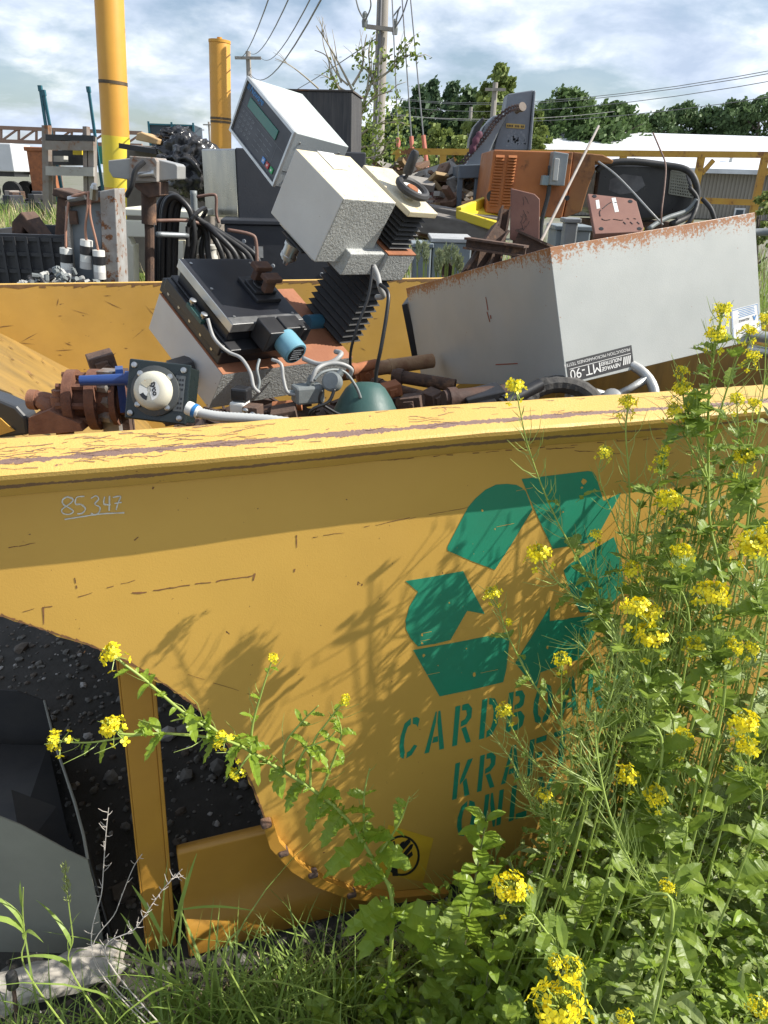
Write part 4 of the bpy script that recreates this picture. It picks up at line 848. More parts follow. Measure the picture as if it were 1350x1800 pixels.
mb = MB(); mb.box(fr, .18, .24, -.003, -.0005, h-.2, h-.13); mb.build('plate', m_alu, t)
fr, w_, h, c = cabinet('x', '', '', 6.1, 500, 618, 158, 300, .5, -6, m_navy, zbot=0)
t = thing('tall_cabinet', 'tall black weathered cabinet behind the control unit', 'cabinet', c)
m_wblk = mat('weathered_black', (.035, .035, .038), (.075, .07, .066), 4, .65, stretch=(14, 14, .8))
mb = MB(); mb.box(fr, 0, w_, 0, .5, 0, h-.012); mb.build('body', m_wblk, t, bevel=.005)
mb = MB(); mb.box(fr, -.01, w_+.01, -.01, .51, h-.011, h); mb.build('lid', mat('lid_rusty', (.09, .075, .065), None, 9, .7, rust=.3), t)
# hoses tied in an arch
c = PY(300, 480, 4.3); t = thing('hose_bundle', 'thick bundle of black hoses tied with a strap in an arch', 'hose bundle', V((c.x, 4.3, .0)))
for k in range(11):
    q = k/10; rr = random.Random(k); x0 = 274+34*q+rr.uniform(-3, 3); Yk = 4.2+.16*rr.random(); dx = 12*q
    xe, ye = (338+112*q, 470)
    pts = [(x0, 560, Yk), (x0-1, 480, Yk), (x0+1, 400, Yk), (x0+6, 362-6*(1-q), Yk), (302+dx*1.5, 342+12*q, Yk), (325+dx, 358+14*q, Yk), (341+10*q, 381+6*q, 4.25+.06*rr.random()), (352+34*q, 406+2*q, Yk), (xe-8+6*q, 440+8*q, Yk), (xe+6*q, ye+14, Yk), (xe+8*q, 520, Yk)]
    if k in (1, 4): pts = pts[:6]+[(338, 385, Yk), (330+k*3, 420, Yk), (322+k*4, 470, Yk), (320+k*4, 540, Yk)]
    mb = MB(); mb.tube(smooth_path([PY(*p) for p in pts], 6), .0165, 8); mb.build('hose', m_cableb if k % 3 else m_blackm, t, smooth=True)
mb = MB(); cc = PY(347, 383, 4.25); a_ = V((.75, 0, -.6)).normalized(); b_ = V((0, 1, 0)); e_ = V((.6, .0, .75)).normalized()
mb.tube([cc+e_*math.cos(2*math.pi*k/20)*.062+b_*math.sin(2*math.pi*k/20)*.12 for k in range(21)], .012, 6, False); mb.tube([cc-e_*.05-V((0, .1, 0)), cc-e_*.06+V((0, -.1, -.09))], .012, 6); mb.build('strap', m_cableb, t)
# bent rusty tubes by the hoses
def btube(pts, r, lab, m, name='bent_tube', cat='tube', grp='bent rusty tubes by the hoses'):
    mb = MB(); mb.tube(smooth_path([PY(*p) for p in pts], 5), r, 8); tag(mb.build(name, m, smooth=True), lab, cat, grp)
m_tubeb = mat('brown_tube', (.2, .12, .09), (.15, .08, .06), 20, .6)
btube([(346, 346, 4.4), (374, 342, 4.4), (380, 348, 4.4), (380, 375, 4.4), (385, 392, 4.4)], .008, 'thin brown tube bent down above the hose strap', m_tubeb)
btube([(400, 404, 4.15), (440, 412, 4.15), (450, 425, 4.15), (452, 470, 4.15), (453, 520, 4.15)], .009, 'thin brown tube bent down at the right of the hoses', m_tubeb)
btube([(272, 388, 4.1), (330, 388, 4.2), (365, 398, 4.3)], .009, 'straight brown tube running from the lamp post behind the strap', m_tubeb)
btube([(276, 412, 4.0), (330, 414, 4.15)], .014, 'short grey tube below the straight brown tube', mat('grey_tube', (.25, .27, .28), None, 15, .5, .5))
btube([(340, 335, 4.6), (342, 380, 4.6)], .02, 'upright grey pipe stub behind the hose arch', m_greybox)
# twin lamp head on a rusty post
c = PY(262, 410, 4.05); t = thing('twin_lamp', 'grey twin lamp head on a short rusty post', 'lamp', V((c.x, 4.05, 0)))
m_lampg = mat('lamp_grey', (.34, .34, .33), (.28, .28, .27), 7, .4, .1)
pr = lambda pts, Y, d, m, n, bev=.004: (lambda mb: (mb.prism([PY(x, y, Y) for x, y in pts], V((0, d, 0))), mb.build(n, m, t, bevel=bev)))(MB())
pr([(190, 282), (228, 278), (228, 316), (198, 312), (191, 300)], 4.02, .16, m_lampg, 'lamp_housing'); pr([(276, 280), (308, 288), (312, 292), (312, 315), (276, 318)], 4.02, .16, m_lampg, 'lamp_housing')
pr([(227, 274), (272, 277), (276, 284), (276, 320), (227, 318)], 3.98, .2, mat('lamp_bracket_rusty', (.32, .3, .28), (.25, .22, .19), 9, .6, rust=.32, rs=12), 'bracket')
pr([(231, 322), (281, 320), (281, 344), (262, 348), (240, 332)], 4.0, .16, m_rust, 'flange_plate')
mb = MB(); mb.tube([PY(261, 336, 4.08), PY(262, 394, 4.08)], .037, 14); mb.tube([PY(262, 392, 4.08), PY(263, 412, 4.08), PY(263, 560, 4.08)], .024, 10); mb.build('lamp_post', m_rust, t, smooth=35)
mb = MB(); mb.lathe(PY(258, 306, 3.97), (1, 0, .1), [(-.04, .014), (.03, .014), (.03, .02), (.04, .02)], 10, 0); mb.tube(smooth_path([PY(254, 284, 3.95), PY(238, 300, 3.93), PY(232, 325, 3.93), PY(222, 345, 3.95)], 5), .012, 8, True, 1); mb.build('conduit_fitting', [m_steel, m_blackm], t, smooth=40)
# electrical panel with fuses
c = PY(165, 500, 3.75); t = thing('switch_panel', 'grey electrical panel with rusty side rail and hanging fuses', 'electrical panel', V((c.x, 3.75, .0)))
m_pan = mat('panel_bluegrey', (.2, .235, .265), (.16, .19, .21), 5, .45, bump=.1, rust=.18, rs=6)
pr([(117, 358), (178, 348), (182, 700), (140, 700)], 3.75, .12, m_pan, 'panel_sheet'); pr([(175, 336), (202, 331), (218, 700), (190, 700)], 3.7, .14, mat('rail_rusty', (.34, .34, .33), (.25, .23, .21), 14, .6, rust=.38, rs=26), 'side_rail')
pr([(114, 362), (120, 360), (144, 700), (136, 700)], 3.72, .14, mat('edge_pale', (.4, .38, .34), None, 9, .6, rust=.3, rs=18), 'edge_strip'); pr([(113, 354), (120, 350), (180, 346), (180, 355), (116, 364)], 3.71, .16, m_rust, 'top_strip')
for k, (x, y, dx) in enumerate(((116, 436, 2), (152, 422, -1), (173, 440, 3))):
    p0 = PY(x, y, 3.66); q0 = PY(x+dx, y+50, 3.66); d = (q0-p0); L_ = d.length; mb = MB(); mb.lathe(p0, d, [(0, .028), (L_*.2, .028)], 14, 0); mb.lathe(p0, d, [(L_*.201, .0285), (L_*.5, .0285)], 14, 1); mb.lathe(p0, d, [(L_*.501, .027), (L_*.75, .027)], 14, 0); mb.lathe(p0, d, [(L_*.751, .0275), (L_, .0275)], 14, 2); mb.build('fuse', [m_white, m_inkb, m_ivory], t, smooth=40)
m_cop = mat('copper_wire', (.42, .22, .15), None, 20, .5)
mb = MB()
for pts in ([(155, 338, 3.66), (154, 365, 3.65), (150, 400, 3.65), (152, 424, 3.66)], [(160, 340, 3.66), (158, 375, 3.65), (168, 420, 3.65), (173, 442, 3.66)], [(158, 338, 3.66), (140, 342, 3.66), (122, 352, 3.68), (116, 400, 3.67), (116, 436, 3.66)]): mb.tube(smooth_path([PY(*p) for p in pts], 5), .006, 6)
mb.build('copper_wire', m_cop, t, smooth=True)
mb = MB(); mb.lathe(PY(165, 342, 3.66), (.3, -.3, 1), [(-.02, .02), (.03, .018), (.05, .01)], 8); mb.build('terminal', [m_steel, m_rust], t); mb = MB(); mb.lathe(PY(135, 348, 3.68), (1, 0, .2), [(-.04, .014), (.04, .014)], 8); mb.build('terminal', [m_steel, m_rust], t); mb = MB(); mb.box(yawframe(PY(128, 382, 3.742), 0), -.03, .025, -.02, 0, -.03, .03, 1); mb.build('terminal', [m_steel, m_rust], t)
# black plastic crate with rusty castings
c = PY(50, 500, 3.85); t = thing('plastic_crate', 'black ribbed plastic crate at the left edge holding rusty castings', 'crate', V((c.x, 4.1, .4)))
z0, z1 = .62, PY(50, 412, 3.8).z; xa, xb = PY(-60, 412, 3.8).x, PY(112, 412, 3.8).x; m_crate = mat('crate_black', (.025, .026, .03), (.035, .036, .04), 7, .5)
mb = MB()
for (a0, a1, b0, b1) in ((xa, xb, 3.8, 3.83), (xa, xb, 4.5, 4.53)): mb.box(frame((0, 0, 0), (1, 0, 0), (0, 1, 0), (0, 0, 1)), a0, a1, b0, b1, .3, z1)
IDF = frame((0, 0, 0), (1, 0, 0), (0, 1, 0), (0, 0, 1))
mb.box(IDF, xb-.03, xb, 3.831, 4.499, .3, z1); mb.box(IDF, xa, xa+.03, 3.831, 4.499, .3, z1); mb.box(IDF, xa, xb, 3.8, 4.53, .26, .299); mb.build('wall', m_crate, t)
mb = MB()
k = 0
for z in (z1-.03, z1-.1, z1-.18, z1-.26, z1-.34): mb.box(IDF, xa, xb, 3.785, 3.7995, z, z+.018)
for q in range(9): x = xa+(xb-xa)*q/8; mb.box(IDF, x-.006, x+.006, 3.777, 3.7845, .3, z1-.01)
mb.build('rib', m_crate, t)
tag((lambda mb: (mb.prism([PY(x, y, 4.0) for x, y in ((20, 390), (36, 372), (42, 378), (72, 420), (62, 425), (40, 400), (36, 420), (20, 425))], V((.02, .12, 0))), mb.build('casting', m_rust, bevel=.006))[-1])(MB()), 'curved rusty casting poking out of the black crate', 'casting', 'rusty castings by the crate')
tag((lambda mb: (mb.prism([PY(x, y, 3.95) for x, y in ((100, 345), (120, 352), (113, 470), (92, 470))], V((0, .15, 0))), mb.prism([PY(x, y, 3.93) for x, y in ((93, 330), (130, 340), (124, 352), (91, 344))], V((0, .2, 0))), mb.build('casting', m_rust, bevel=.006))[-1])(MB()), 'rusty bracket casting leaning left of the electrical panel', 'casting', 'rusty castings by the crate')
# tray of small fittings
mb = MB(); rr = random.Random(8)
c0 = PY(104, 498, 3.5)
t = thing('parts_tray', 'shallow tray heaped with small grey fittings', 'tray', V((c0.x, 3.5, c0.z-.12)))
mb.box(yawframe(c0, 6), -.2, .2, -.12, .15, -.1, -.02); mb.build('tray', m_crate, t)
mb = MB()
for k in range(90):
    u, v = rr.uniform(-.18, .17), rr.uniform(-.1, .12); p = yawframe(c0, 6)(u, v, -.02+.09*(1-abs(u+.02)/.2)*rr.random()); mb.lathe(p, V((rr.uniform(-1, 1), rr.uniform(-1, 1), rr.uniform(-.4, .4))), [(-.014, .011), (.012, .011), (.013, .007), (.02, .007)], 7, rr.choice((0, 0, 1, 2)))
tag(mb.build('fittings', [m_greybox, mat('fitting_pale', (.4, .4, .38), None, 20, .6), m_inkb], t), kind='stuff')
# cream welded frame
m_crm = mat('cream_paint', (.75, .72, .58), (.68, .65, .53), 5, .5, rust=.05)
c = PY(270, 500, 5.0); t = thing('cream_frame', 'cream painted steel table frame behind the lamp post', 'frame', V((c.x, 5.1, 0)))
for pts, d, nme in (([(204, 366), (345, 372), (345, 384), (204, 378)], .5, 'top_rail'), ([(204, 386), (360, 392), (360, 420), (204, 416)], .06, 'front_rail'), ([(208, 430), (234, 430), (238, 640), (214, 640)], .12, 'leg'), ([(296, 424), (322, 424), (322, 640), (298, 640)], .12, 'leg'), ([(196, 396), (214, 394), (228, 422), (232, 432), (206, 432)], .1, 'corner')):
    mb = MB(); mb.prism([PY(x, y, 5.0) for x, y in pts], V((0, d, 0))); mb.build(nme, m_crm, t, bevel=.006)
for k, (x, y) in enumerate(((357, 460), (372, 444))):
    p = PY(x, y, 4.5); mb = MB(); mb.lathe(p, (0, 0, 1), [(-.25, .035), (-.02, .035), (-.01, .028), (.02, .028), (.02, .034), (.04, .034), (.045, .02)], 14); tag(mb.build('insulator', mat('old_ceramic_%s' % 'ab'[k], (.5, .48, .42) if k else (.38, .28, .2), None, 9, .4), smooth=40), ('brown capped post insulator in front of the black cabinet', 'white capped post insulator among the hoses')[k], 'insulator', 'post insulators')
# ---- yellow bollard pipes
m_pole = mat('pole_yellow', (.62, .32, .04), (.54, .26, .035), 1.2, .5, bump=.03, bs=60, rust=.14, rs=3.5, spots=.1); m_poleb = mat('pole_bright', (.75, .55, .02), (.62, .5, .06), 1.5, .5, rust=.06)
m_band = mat('pole_band', (.06, .045, .03), (.12, .08, .04), 9, .7)
def pole(x0, y0, x1, y1, wpx, Y, label, bands, bright):
    top, bot = PY(x0, y0, Y), PY(x1, y1, Y); r = wpx/2/F*Y*1.02; d = (top-bot).normalized(); L_ = (top-bot).length
    foot = bot-d*(bot.z/d.z); t = thing('yellow_bollard', label, 'bollard', foot, 'yellow steel bollards in the yard')
    mb = MB(); fr = foot; tot = (top-foot).length
    mb.lathe(foot, d, [(0, r), (tot-.01, r), (tot, r*.985)], 36); mb.build('pipe', m_pole, t, smooth=40)
    if bright: b = (PY(x1, bright[0], Y)-foot).length; e = (PY(x1, bright[1], Y)-foot).length; mb = MB(); mb.lathe(foot+d*b, d, [(0, r+.004), (e-b, r+.003)], 36); mb.build('repainted_band', m_poleb, t, smooth=40)
    for (ya, yb) in bands: b = (PY(x1, yb, Y)-foot).length; e = (PY(x1, ya, Y)-foot).length; mb = MB(); mb.lathe(foot+d*b, d, [(0, r+.005), (e-b, r+.005)], 36); mb.build('dark_band', m_band, t, smooth=40)
    return t, top, d, r
pole(189, -60, 207, 322, 41, 13.5, 'tall yellow bollard pipe with dark ring, the nearer and left one', [(144, 150)], (240, 330))
t, top, d, r = pole(386, 76, 389, 262, 31, 17, 'shorter yellow bollard pipe behind the stainless enclosure', [(207, 211), (213, 217)], None)
mb = MB(); mb.lathe(top, d, [(0, r*1.04), (.05, r*1.04)], 30); mb.lathe(top+d*.05, d, [(0, .05), (.05, .05)], 12); mb.build('cap', m_pole, t, smooth=40)
t = thing('pole_base', 'yellow welded base stand with gussets below the tall bollard', 'base stand', V((PY(215, 350, 12.6).x, 12.8, 0)))
mb = MB(); mb.prism([PY(x, y, 12.6) for x, y in ((203, 338), (232, 338), (243, 362), (243, 370), (226, 372), (226, 520), (196, 520), (196, 362))], V((0, .3, 0))); mb.prism([PY(x, y, 12.55) for x, y in ((226, 340), (232, 340), (242, 364), (236, 364))], V((0, .05, 0))); mb.build('gusset', m_poleb, t)
# ---- black tarpaulin heap, timber block, concrete slab
def crumple(name, c, sx, sy, sz, m, seed, label, cat):
    bm = bmesh.new(); bmesh.ops.create_icosphere(bm, subdivisions=5, radius=1)
    for v in bm.verts:
        p = v.co.copy(); k = 1.25+.35*mnoise.noise(p*1.1+V((seed, 0, 0)))-.65*abs(mnoise.noise(p*2.1+V((0, seed, 0))))-.3*abs(mnoise.noise(p*5+V((0, seed, 0))))-.08*abs(mnoise.noise(p*12+V((seed, seed, 0))))
        v.co = V((p.x*sx*k, p.y*sy*k, p.z*sz*k))
    me = bpy.data.meshes.new(name); bm.to_mesh(me); bm.free(); me.materials.append(m); me.polygons.foreach_set('use_smooth', [True]*len(me.polygons)); o = mesh_at(name, me, None, c); return tag(o, label, cat)
m_tarp = mat('black_plastic', (.02, .02, .022), (.035, .035, .037), 6, .25, bump=.25, bs=14, gloss_var=.08)
crumple('tarpaulin', PY(330, 290, 8.2), .33, .4, .27, m_tarp, 2, 'shiny crumpled black plastic sheet heaped beside the stainless enclosure', 'tarpaulin')
crumple('bin_bag', PY(312, 248, 9.0), .22, .25, .13, m_tarp, 7, 'glossy black plastic bag lying on top of the slab', 'plastic bag')
mb = MB(); mb.prism([PY(x, y, 8.6) for x, y in ((240, 234), (248, 232), (279, 245), (276, 254), (238, 246))], V((0, .4, 0))); tag(mb.build('wood_block', mat('fresh_wood', (.5, .34, .17), (.42, .27, .13), 7, .7), bevel=.01), 'light brown wood block on the slab near the tall bollard', 'wood block')
mb = MB(); mb.prism([PY(x, y, 9.2) for x, y in ((222, 254), (372, 262), (372, 480), (222, 480))], V((0, 1.2, 0))); tag(mb.build('concrete_slab', mat('slab_brown', (.2, .175, .15), (.14, .12, .1), 3, .9, bump=.4, bs=20), bevel=.02), 'brown grey block standing behind the lamp and tarpaulin', 'slab')
mb = MB(); a, b = PY(225, 258, 9.0), PY(288, 268, 9.0); mb.bar(a, b, .6, .05); tag(mb.build('dark_sheet', m_black), 'black folded sheet beside the tall bollard', 'sheet')
# blue grey skip behind
fr, w_, h, c = cabinet('x', '', '', 24, 264, 342, 218, 262, 1.5, 5, m_navy, zbot=0)
t = thing('steel_skip', 'dark blue grey steel skip behind the slab', 'skip', c); m_skip = mat('skip_blue', (.05, .07, .09), (.04, .055, .07), .8, .6)
mb = MB(); mb.box(fr, 0, w_, 0, 1.6, 0, h); mb.build('body', m_skip, t)
m_teal = mat('teal_paint', (.02, .12, .16), (.018, .1, .13), 1, .5, rust=.1, rs=1.5)
mb = MB()
for q in (0, .5, .97): mb.box(fr, w_*q, w_*q+.05, -.06, -.001, 0, h+.05)
mb.box(fr, 0, w_, -.05, -.001, h-.04, h+.0); mb.build('frame', m_teal, t)
# ---- storage rack with teal poles
t = thing('storage_rack', 'weathered steel storage rack standing in the grass at left', 'rack', V((PY(120, 335, 22).x, 22.5, 0)))
m_rk = mat('rack_grey', (.26, .24, .22), (.2, .15, .12), 2, .7, rust=.35, rs=2)
for (x0, x1, y0, y1, Yk) in ((73, 84, 220, 420, 22), (84, 91, 262, 420, 23.5), (145, 152, 222, 420, 22), (154, 164, 240, 420, 22)):
    mb = MB(); mb.prism([PY(x, y, Yk) for x, y in ((x0, y0), (x1, y0), (x1+3, y1), (x0+3, y1))], V((0, .25, 0))); mb.build('upright', m_rk, t)
for (y0, y1, m_) in ((246, 263, m_rk), (292, 308, mat('beam_pale', (.4, .38, .35), None, 2, .7, rust=.25, rs=2)), (236, 247, m_black)):
    mb = MB(); mb.prism([PY(x, y, 21.8) for x, y in ((80, y0), (164, y0+2), (164, y1+2), (80, y1))], V((0, .15, 0))); mb.build('beam', m_, t)
mb = MB(); mb.prism([PY(x, y, 23) for x, y in ((90, 264), (150, 264), (150, 290), (90, 290))], V((0, 1, 0))); mb.build('stored_load', m_black, t)
mb = MB(); mb.prism([PY(x, y, 22.4) for x, y in ((128, 264), (144, 264), (144, 272), (128, 272))], V((0, .3, 0)), 0); mb.build('small_box', [m_poleb, m_ivory], t); mb = MB(); mb.prism([PY(x, y, 22.4) for x, y in ((94, 274), (112, 274), (112, 284), (94, 284))], V((0, .3, 0)), 1); mb.build('small_box', [m_poleb, m_ivory], t)
for k, (xa_, ya_, xb_, yb_, lab) in enumerate(((70, 150, 84, 245, 'teal steel pole, left of the leaning pair by the rack'), (76, 158, 92, 245, 'teal lattice pole, right of the leaning pair by the rack'), (155, 152, 168, 245, 'teal steel pole standing alone right of the rack'))):
    a, b = PY(xa_, ya_, 24), PY(xb_, yb_, 24); d = (b-a).normalized(); mb = MB(); mb.bar(a, b+d*(b.z/-d.z), .07, .07); mb.bar(a, a+d*.15, .1, .1); tag(mb.build('teal_pole', m_teal), lab, 'pole', 'teal poles by the rack')
# conveyor truss
t = thing('truss_gantry', 'long rusty lattice truss spanning the yard at left', 'truss', V((PY(40, 340, 34).x, 34, 0)))
m_tr = mat('truss_rust', (.3, .2, .15), (.24, .14, .1), 1, .8)
mb = MB(); A0, A1, B0, B1 = PY(-60, 222, 34), PY(250, 234, 34), PY(-60, 246, 34), PY(250, 256, 34)
for p, q in ((A0, A1), (B0, B1)): mb.bar(p, q, .14, .14)
mb.build('chord', m_tr, t); mb = MB()
for k in range(10):
    p, q = A0+(A1-A0)*k/10, A0+(A1-A0)*(k+1)/10; r_, s_ = B0+(B1-B0)*k/10, B0+(B1-B0)*(k+1)/10; mb.bar(p, r_, .08, .08); mb.bar(r_, q, .07, .07)
mb.build('lattice_web', m_tr, t)
for k in (0, 5, 10): p = B0+(B1-B0)*k/10; mb = MB(); mb.bar(p, V((p.x, p.y, 0)), .2, .2); mb.build('leg', m_tr, t)
# white trailers and yard machinery far left
m_twhite = mat('trailer_white', (.62, .63, .65), (.55, .56, .58), 1, .5); m_tyre = mat('tyre', (.02, .02, .02), None, 5, .9)
def trailer(x0, x1, y0, y1, Y, lab, m, wheels=2):
    a, b = PY(x0, y1, Y), PY(x1, y0, Y); t = thing('trailer', lab, 'trailer', V(((a.x+b.x)/2, Y+1.2, 0)), 'parked trailers far left')
    mb = MB(); mb.box(IDF, a.x, b.x, Y, Y+2.4, a.z, b.z); mb.build('body', m, t, bevel=.05)
    mb = MB(); mb.box(IDF, a.x+.2, b.x-.2, Y+.3, Y+2.1, a.z-.25, a.z-.01); mb.build('chassis', m_black, t)
    for k in range(wheels):
        mb = MB(); x = a.x+(b.x-a.x)*(.2+.6*k/max(1, wheels-1)); mb.lathe(V((x, Y+.1, .5)), (0, 1, 0), [(0, .5), (.3, .5)], 20); mb.lathe(V((x, Y+.08, .5)), (0, 1, 0), [(0, .25), (.02, .25)], 14); mb.build('wheel', m_tyre, t)
trailer(-40, 18, 252, 300, 44, 'white box trailer cut by the left edge of the picture', m_twhite)
trailer(30, 62, 266, 298, 46, 'small white trailer left of the rusty tank', m_twhite)
trailer(170, 196, 256, 288, 40, 'green trailer body behind the tall bollard', mat('trailer_green', (.02, .2, .13), None, 1, .5))
mb = MB(); a = PY(66, 288, 30); mb.box(IDF, a.x-.35, a.x+.35, 30, 30.9, 0, PY(66, 264, 30).z); mb.box(IDF, a.x-.42, a.x+.42, 29.95, 30.95, PY(66, 266, 30).z, PY(66, 261, 30).z+.05); tag(mb.build('rusty_tank', m_rusto, bevel=.03), 'rusty red square tank left of the storage rack', 'tank')
rr = random.Random(4)
for k in range(9):
    x, y = rr.uniform(-5, 75)if k < 7 else rr.uniform(170, 195), rr.uniform(300, 318); Y = rr.uniform(27, 33); p = PY(x, y, Y); s = rr.uniform(.2, .45); p.z *= .4; mb = MB()
    mb.box(yawframe(V((p.x, Y, 0)), rr.uniform(-40, 40)), -s, s, -.3, .3, .15, p.z*.9+.1); mb.box(yawframe(V((p.x, Y, 0)), rr.uniform(-40, 40)), -s*.6, s*.3, -.2, .4, p.z*.9, p.z*.9+.35)
    for e in (-.6, .6): mb.lathe(V((p.x+e*s, Y-.35, .2)), (0, 1, 0), [(0, .2), (.12, .2)], 12)
    tag(mb.build('scrap_machine', rr.choice((m_black, m_navy, m_rk, m_twhite, m_rust)), bevel=.02), 'dark scrapped machine parked in the far left yard', 'machine', 'scrapped machines far left')
# ================================================================ right half of the yard
def pprism(mb, pts, Y, d, mi=None): mb.prism([PY(x, y, Y) for x, y in pts], V((0, d, 0)), mi)
z3 = lambda pts: [(750+x*.4444, 80+y*.4444) for x, y in pts]
# warehouse
m_roof = mat('white_roof', (.75, .76, .78), (.7, .71, .73), .2, .35, spec=.4); m_clad = mat('tan_cladding', (.25, .225, .19), (.23, .205, .175), .3, .6)
YW = 48; el, er = PY(958, 290, YW), PY(1420, 299.5, YW); ez = (el.z+er.z)/2
YR = 62; rl = PY(1116, 233, YR); rz = rl.z
t = thing('warehouse', 'long warehouse with white metal roof and tan corrugated wall', 'building', V((24, 55, 0)))
XL, XR = el.x, er.x+30
mb = MB(); n = int((XR-XL)/.22)
pts = []
for k in range(n):
    x = XL+.22*k; pts += [V((x, YW, 0)), V((x+.09, YW, 0)), V((x+.11, YW-.05, 0)), V((x+.20, YW-.05, 0))]
up = V((0, 0, ez-.12))
for a, b in zip(pts, pts[1:]): mb.face([a, b, b+up, a+up])
mb.build('wall', m_clad, t)
mb = MB(); mb.prism([V((XL, YW+.1, 0)), V((XL, YW+.1, ez-.05)), V((XL, YR, rz-.05)), V((XL, YR+14, ez)), V((XL, YR+14, 0))], V((.2, 0, 0))); mb.build('gable_wall', m_clad, t)
mb = MB(); mb.hexa([V((x, y, z+dz)) for dz in (0, .12) for (y, z) in ((YW-.5, ez-.12), (YR, rz-.12)) for x in (XL-.3, XR)]); mb.hexa([V((x, y, z+dz)) for dz in (0, .12) for (y, z) in ((YR+.01, rz-.12), (YR+14.5, ez-.12)) for x in (XL-.3, XR)])
rf = mb.build('roof', m_roof, t)
mb = MB(); mb.box(IDF, XL, XR, YW-.62, YW-.51, ez-.25, ez-.02); mb.build('gutter', mat('gutter_white', (.6, .62, .65), None, 1, .4), t)
p = PY(1283, 291, 50); mb = MB(); mb.lathe(V((p.x, 50, ez)), (0, 0, 1), [(0, .1), (.75, .1), (.76, .16), (.9, .16)], 12); mb.build('vent_pipe', m_alu, rf)
a, b = PY(1288, 382, YW-.06), PY(1310, 366, YW-.06); mb = MB(); mb.box(IDF, a.x, b.x, YW-.12, YW-.055, a.z, b.z); f = mb.build('window', m_twhite, t)
mb = MB(); mb.box(IDF, a.x+.1, b.x-.1, YW-.13, YW-.1205, a.z+.1, b.z-.1); mb.build('pane', mat('window_glass', (.05, .07, .09), None, 1, .1), f)
# yellow pipe rail
m_rail = mat('rail_yellow', (.5, .3, .04), (.4, .2, .03), 1.5, .6, rust=.35, rs=3)
t = thing('pipe_rail', 'long yellow angle iron rail fence crossing the yard before the warehouse', 'rail fence', V((PY(1232, 385, 13).x, 13, 0)))
YF = 13
def rr_(x0, y0, x1, y1, w_, nm, h_=None): mb = MB(); a, b = PY(x0, y0, YF), PY(x1, y1, YF); mb.bar(a, b, w_, h_ or w_); mb.build(nm, m_rail, t)
rr_(688, 266, 1420, 273, .09, 'top_rail'); rr_(1075, 346, 1420, 360, .09, 'mid_rail'); rr_(690, 300, 880, 306, .07, 'mid_rail')
for x, y0 in ((700, 268), (779, 268), (840, 270), (1096, 270), (1233, 272), (1345, 273)):
    top = PY(x, y0+3, YF); mb = MB(); mb.bar(top, V((top.x, top.y+.0, 0)), .1, .08); mb.build('post', m_rail, t)
    mb = MB(); mb.bar(top+V((.05, 0, -.25)), top+V((.2, 0, -.05)), .06, .06); mb.build('brace', m_rail, t)
# orange generator cabinet with louvres
m_or = mat('orange_weathered', (.42, .15, .04), (.3, .1, .03), 2.2, .6, rust=.33, rs=3, bump=.1, bs=40)
Y0 = 7.2
t = thing('orange_cabinet', 'weathered orange steel cabinet with louvres standing on yellow channel', 'cabinet', PZ(940, 480, 0)*0+V((PY(950, 380, Y0).x, 7.6, 0)))
mb = MB(); pprism(mb, [(868, 263), (1008, 267), (1000, 330), (988, 384), (853, 374)], Y0, 1.0); mb.build('case', m_or, t, bevel=.01)
mb = MB(); pprism(mb, [(1008.5, 267), (1060, 272), (1079, 282), (1076, 288), (1046, 284), (1046, 300), (1034, 330), (1022, 372), (990, 384), (1001, 330)], Y0+.03, .95); mb.build('end_panel', mat('orange_end_shaded', (.3, .13, .035), (.22, .09, .03), 2, .65, rust=.4, rs=3), t, bevel=.008)  # browner than the case: the shade on this end is put into its colour
mb = MB()
for c_ in (0, 1):
    for k in range(17):
        x, y = 872+22*c_-.75*k, 272+5.3*k+c_*.6; w_ = 15
        a, b = PY(x, y, Y0-.002), PY(x+w_, y+.6, Y0-.002); mb.hexa([a, b, a+V((0, -.001, -.022)), b+V((0, -.001, -.022)), a+V((0, -.003, .0)), b+V((0, -.003, 0)), a+V((0, -.022, -.02)), b+V((0, -.022, -.02))])
mb.build('louvre', m_or, t)
mb = MB(); mb.lathe(PY(997, 348, Y0-.001), (0, -1, 0), [(0, .022), (.002, .022)], 14); mb.lathe(PY(865, 345, Y0-.001), (0, -1, 0), [(0, .05), (.001, .05)], 14); mb.build('hole', m_black, t)
m_sw = mat('switch_grey', (.28, .3, .31), (.23, .245, .25), 7, .5, .2, rust=.1)
mb = MB(); pprism(mb, [(974, 266), (1000, 270), (992, 327), (966, 325)], Y0-.17, .165); mb.build('switch_box', m_sw, t, bevel=.006)
mb = MB(); pprism(mb, [(976, 278), (984, 279), (980, 318), (972, 317)], Y0-.2, .028, 0); mb.build('switch_lever', m_ivory, t, bevel=.004)
mb = MB(); pprism(mb, [(955, 308), (966, 309), (964, 326), (952, 325)], Y0-.1, .095); mb.build('small_switch_box', mat('switch_blue', (.3, .38, .42), None, 9, .5), t, bevel=.004)
mb = MB(); mb.tube(smooth_path([PY(967, 291, Y0-.08), PY(964, 340, Y0-.08), PY(952, 390, Y0-.09), PY(950, 440, Y0-.1)], 5), .02, 8); mb.build('conduit', m_black, t, smooth=True)
t2 = thing('yellow_channel', 'bright yellow steel channel frame under the orange cabinet', 'channel', V((PY(850, 380, 6.9).x, 6.9, 0)))
mb = MB(); mb.bar(PY(806, 374, 6.8), PY(858, 353, 7.6), .05, .09, mi=0); mb.bar(PY(806, 377, 6.78), PY(884, 402, 6.5), .05, .07, mi=0); mb.prism([PY(812, 380, 6.82), PY(858, 360, 7.55), PY(884, 382, 7.2), PY(884, 398, 6.6)], V((0, 0, -.02)), 0); mb.build('channel', m_poleb, t2, bevel=.008)
mb = MB(); a, b = PY(830, 384, 7), PY(876, 396, 7)
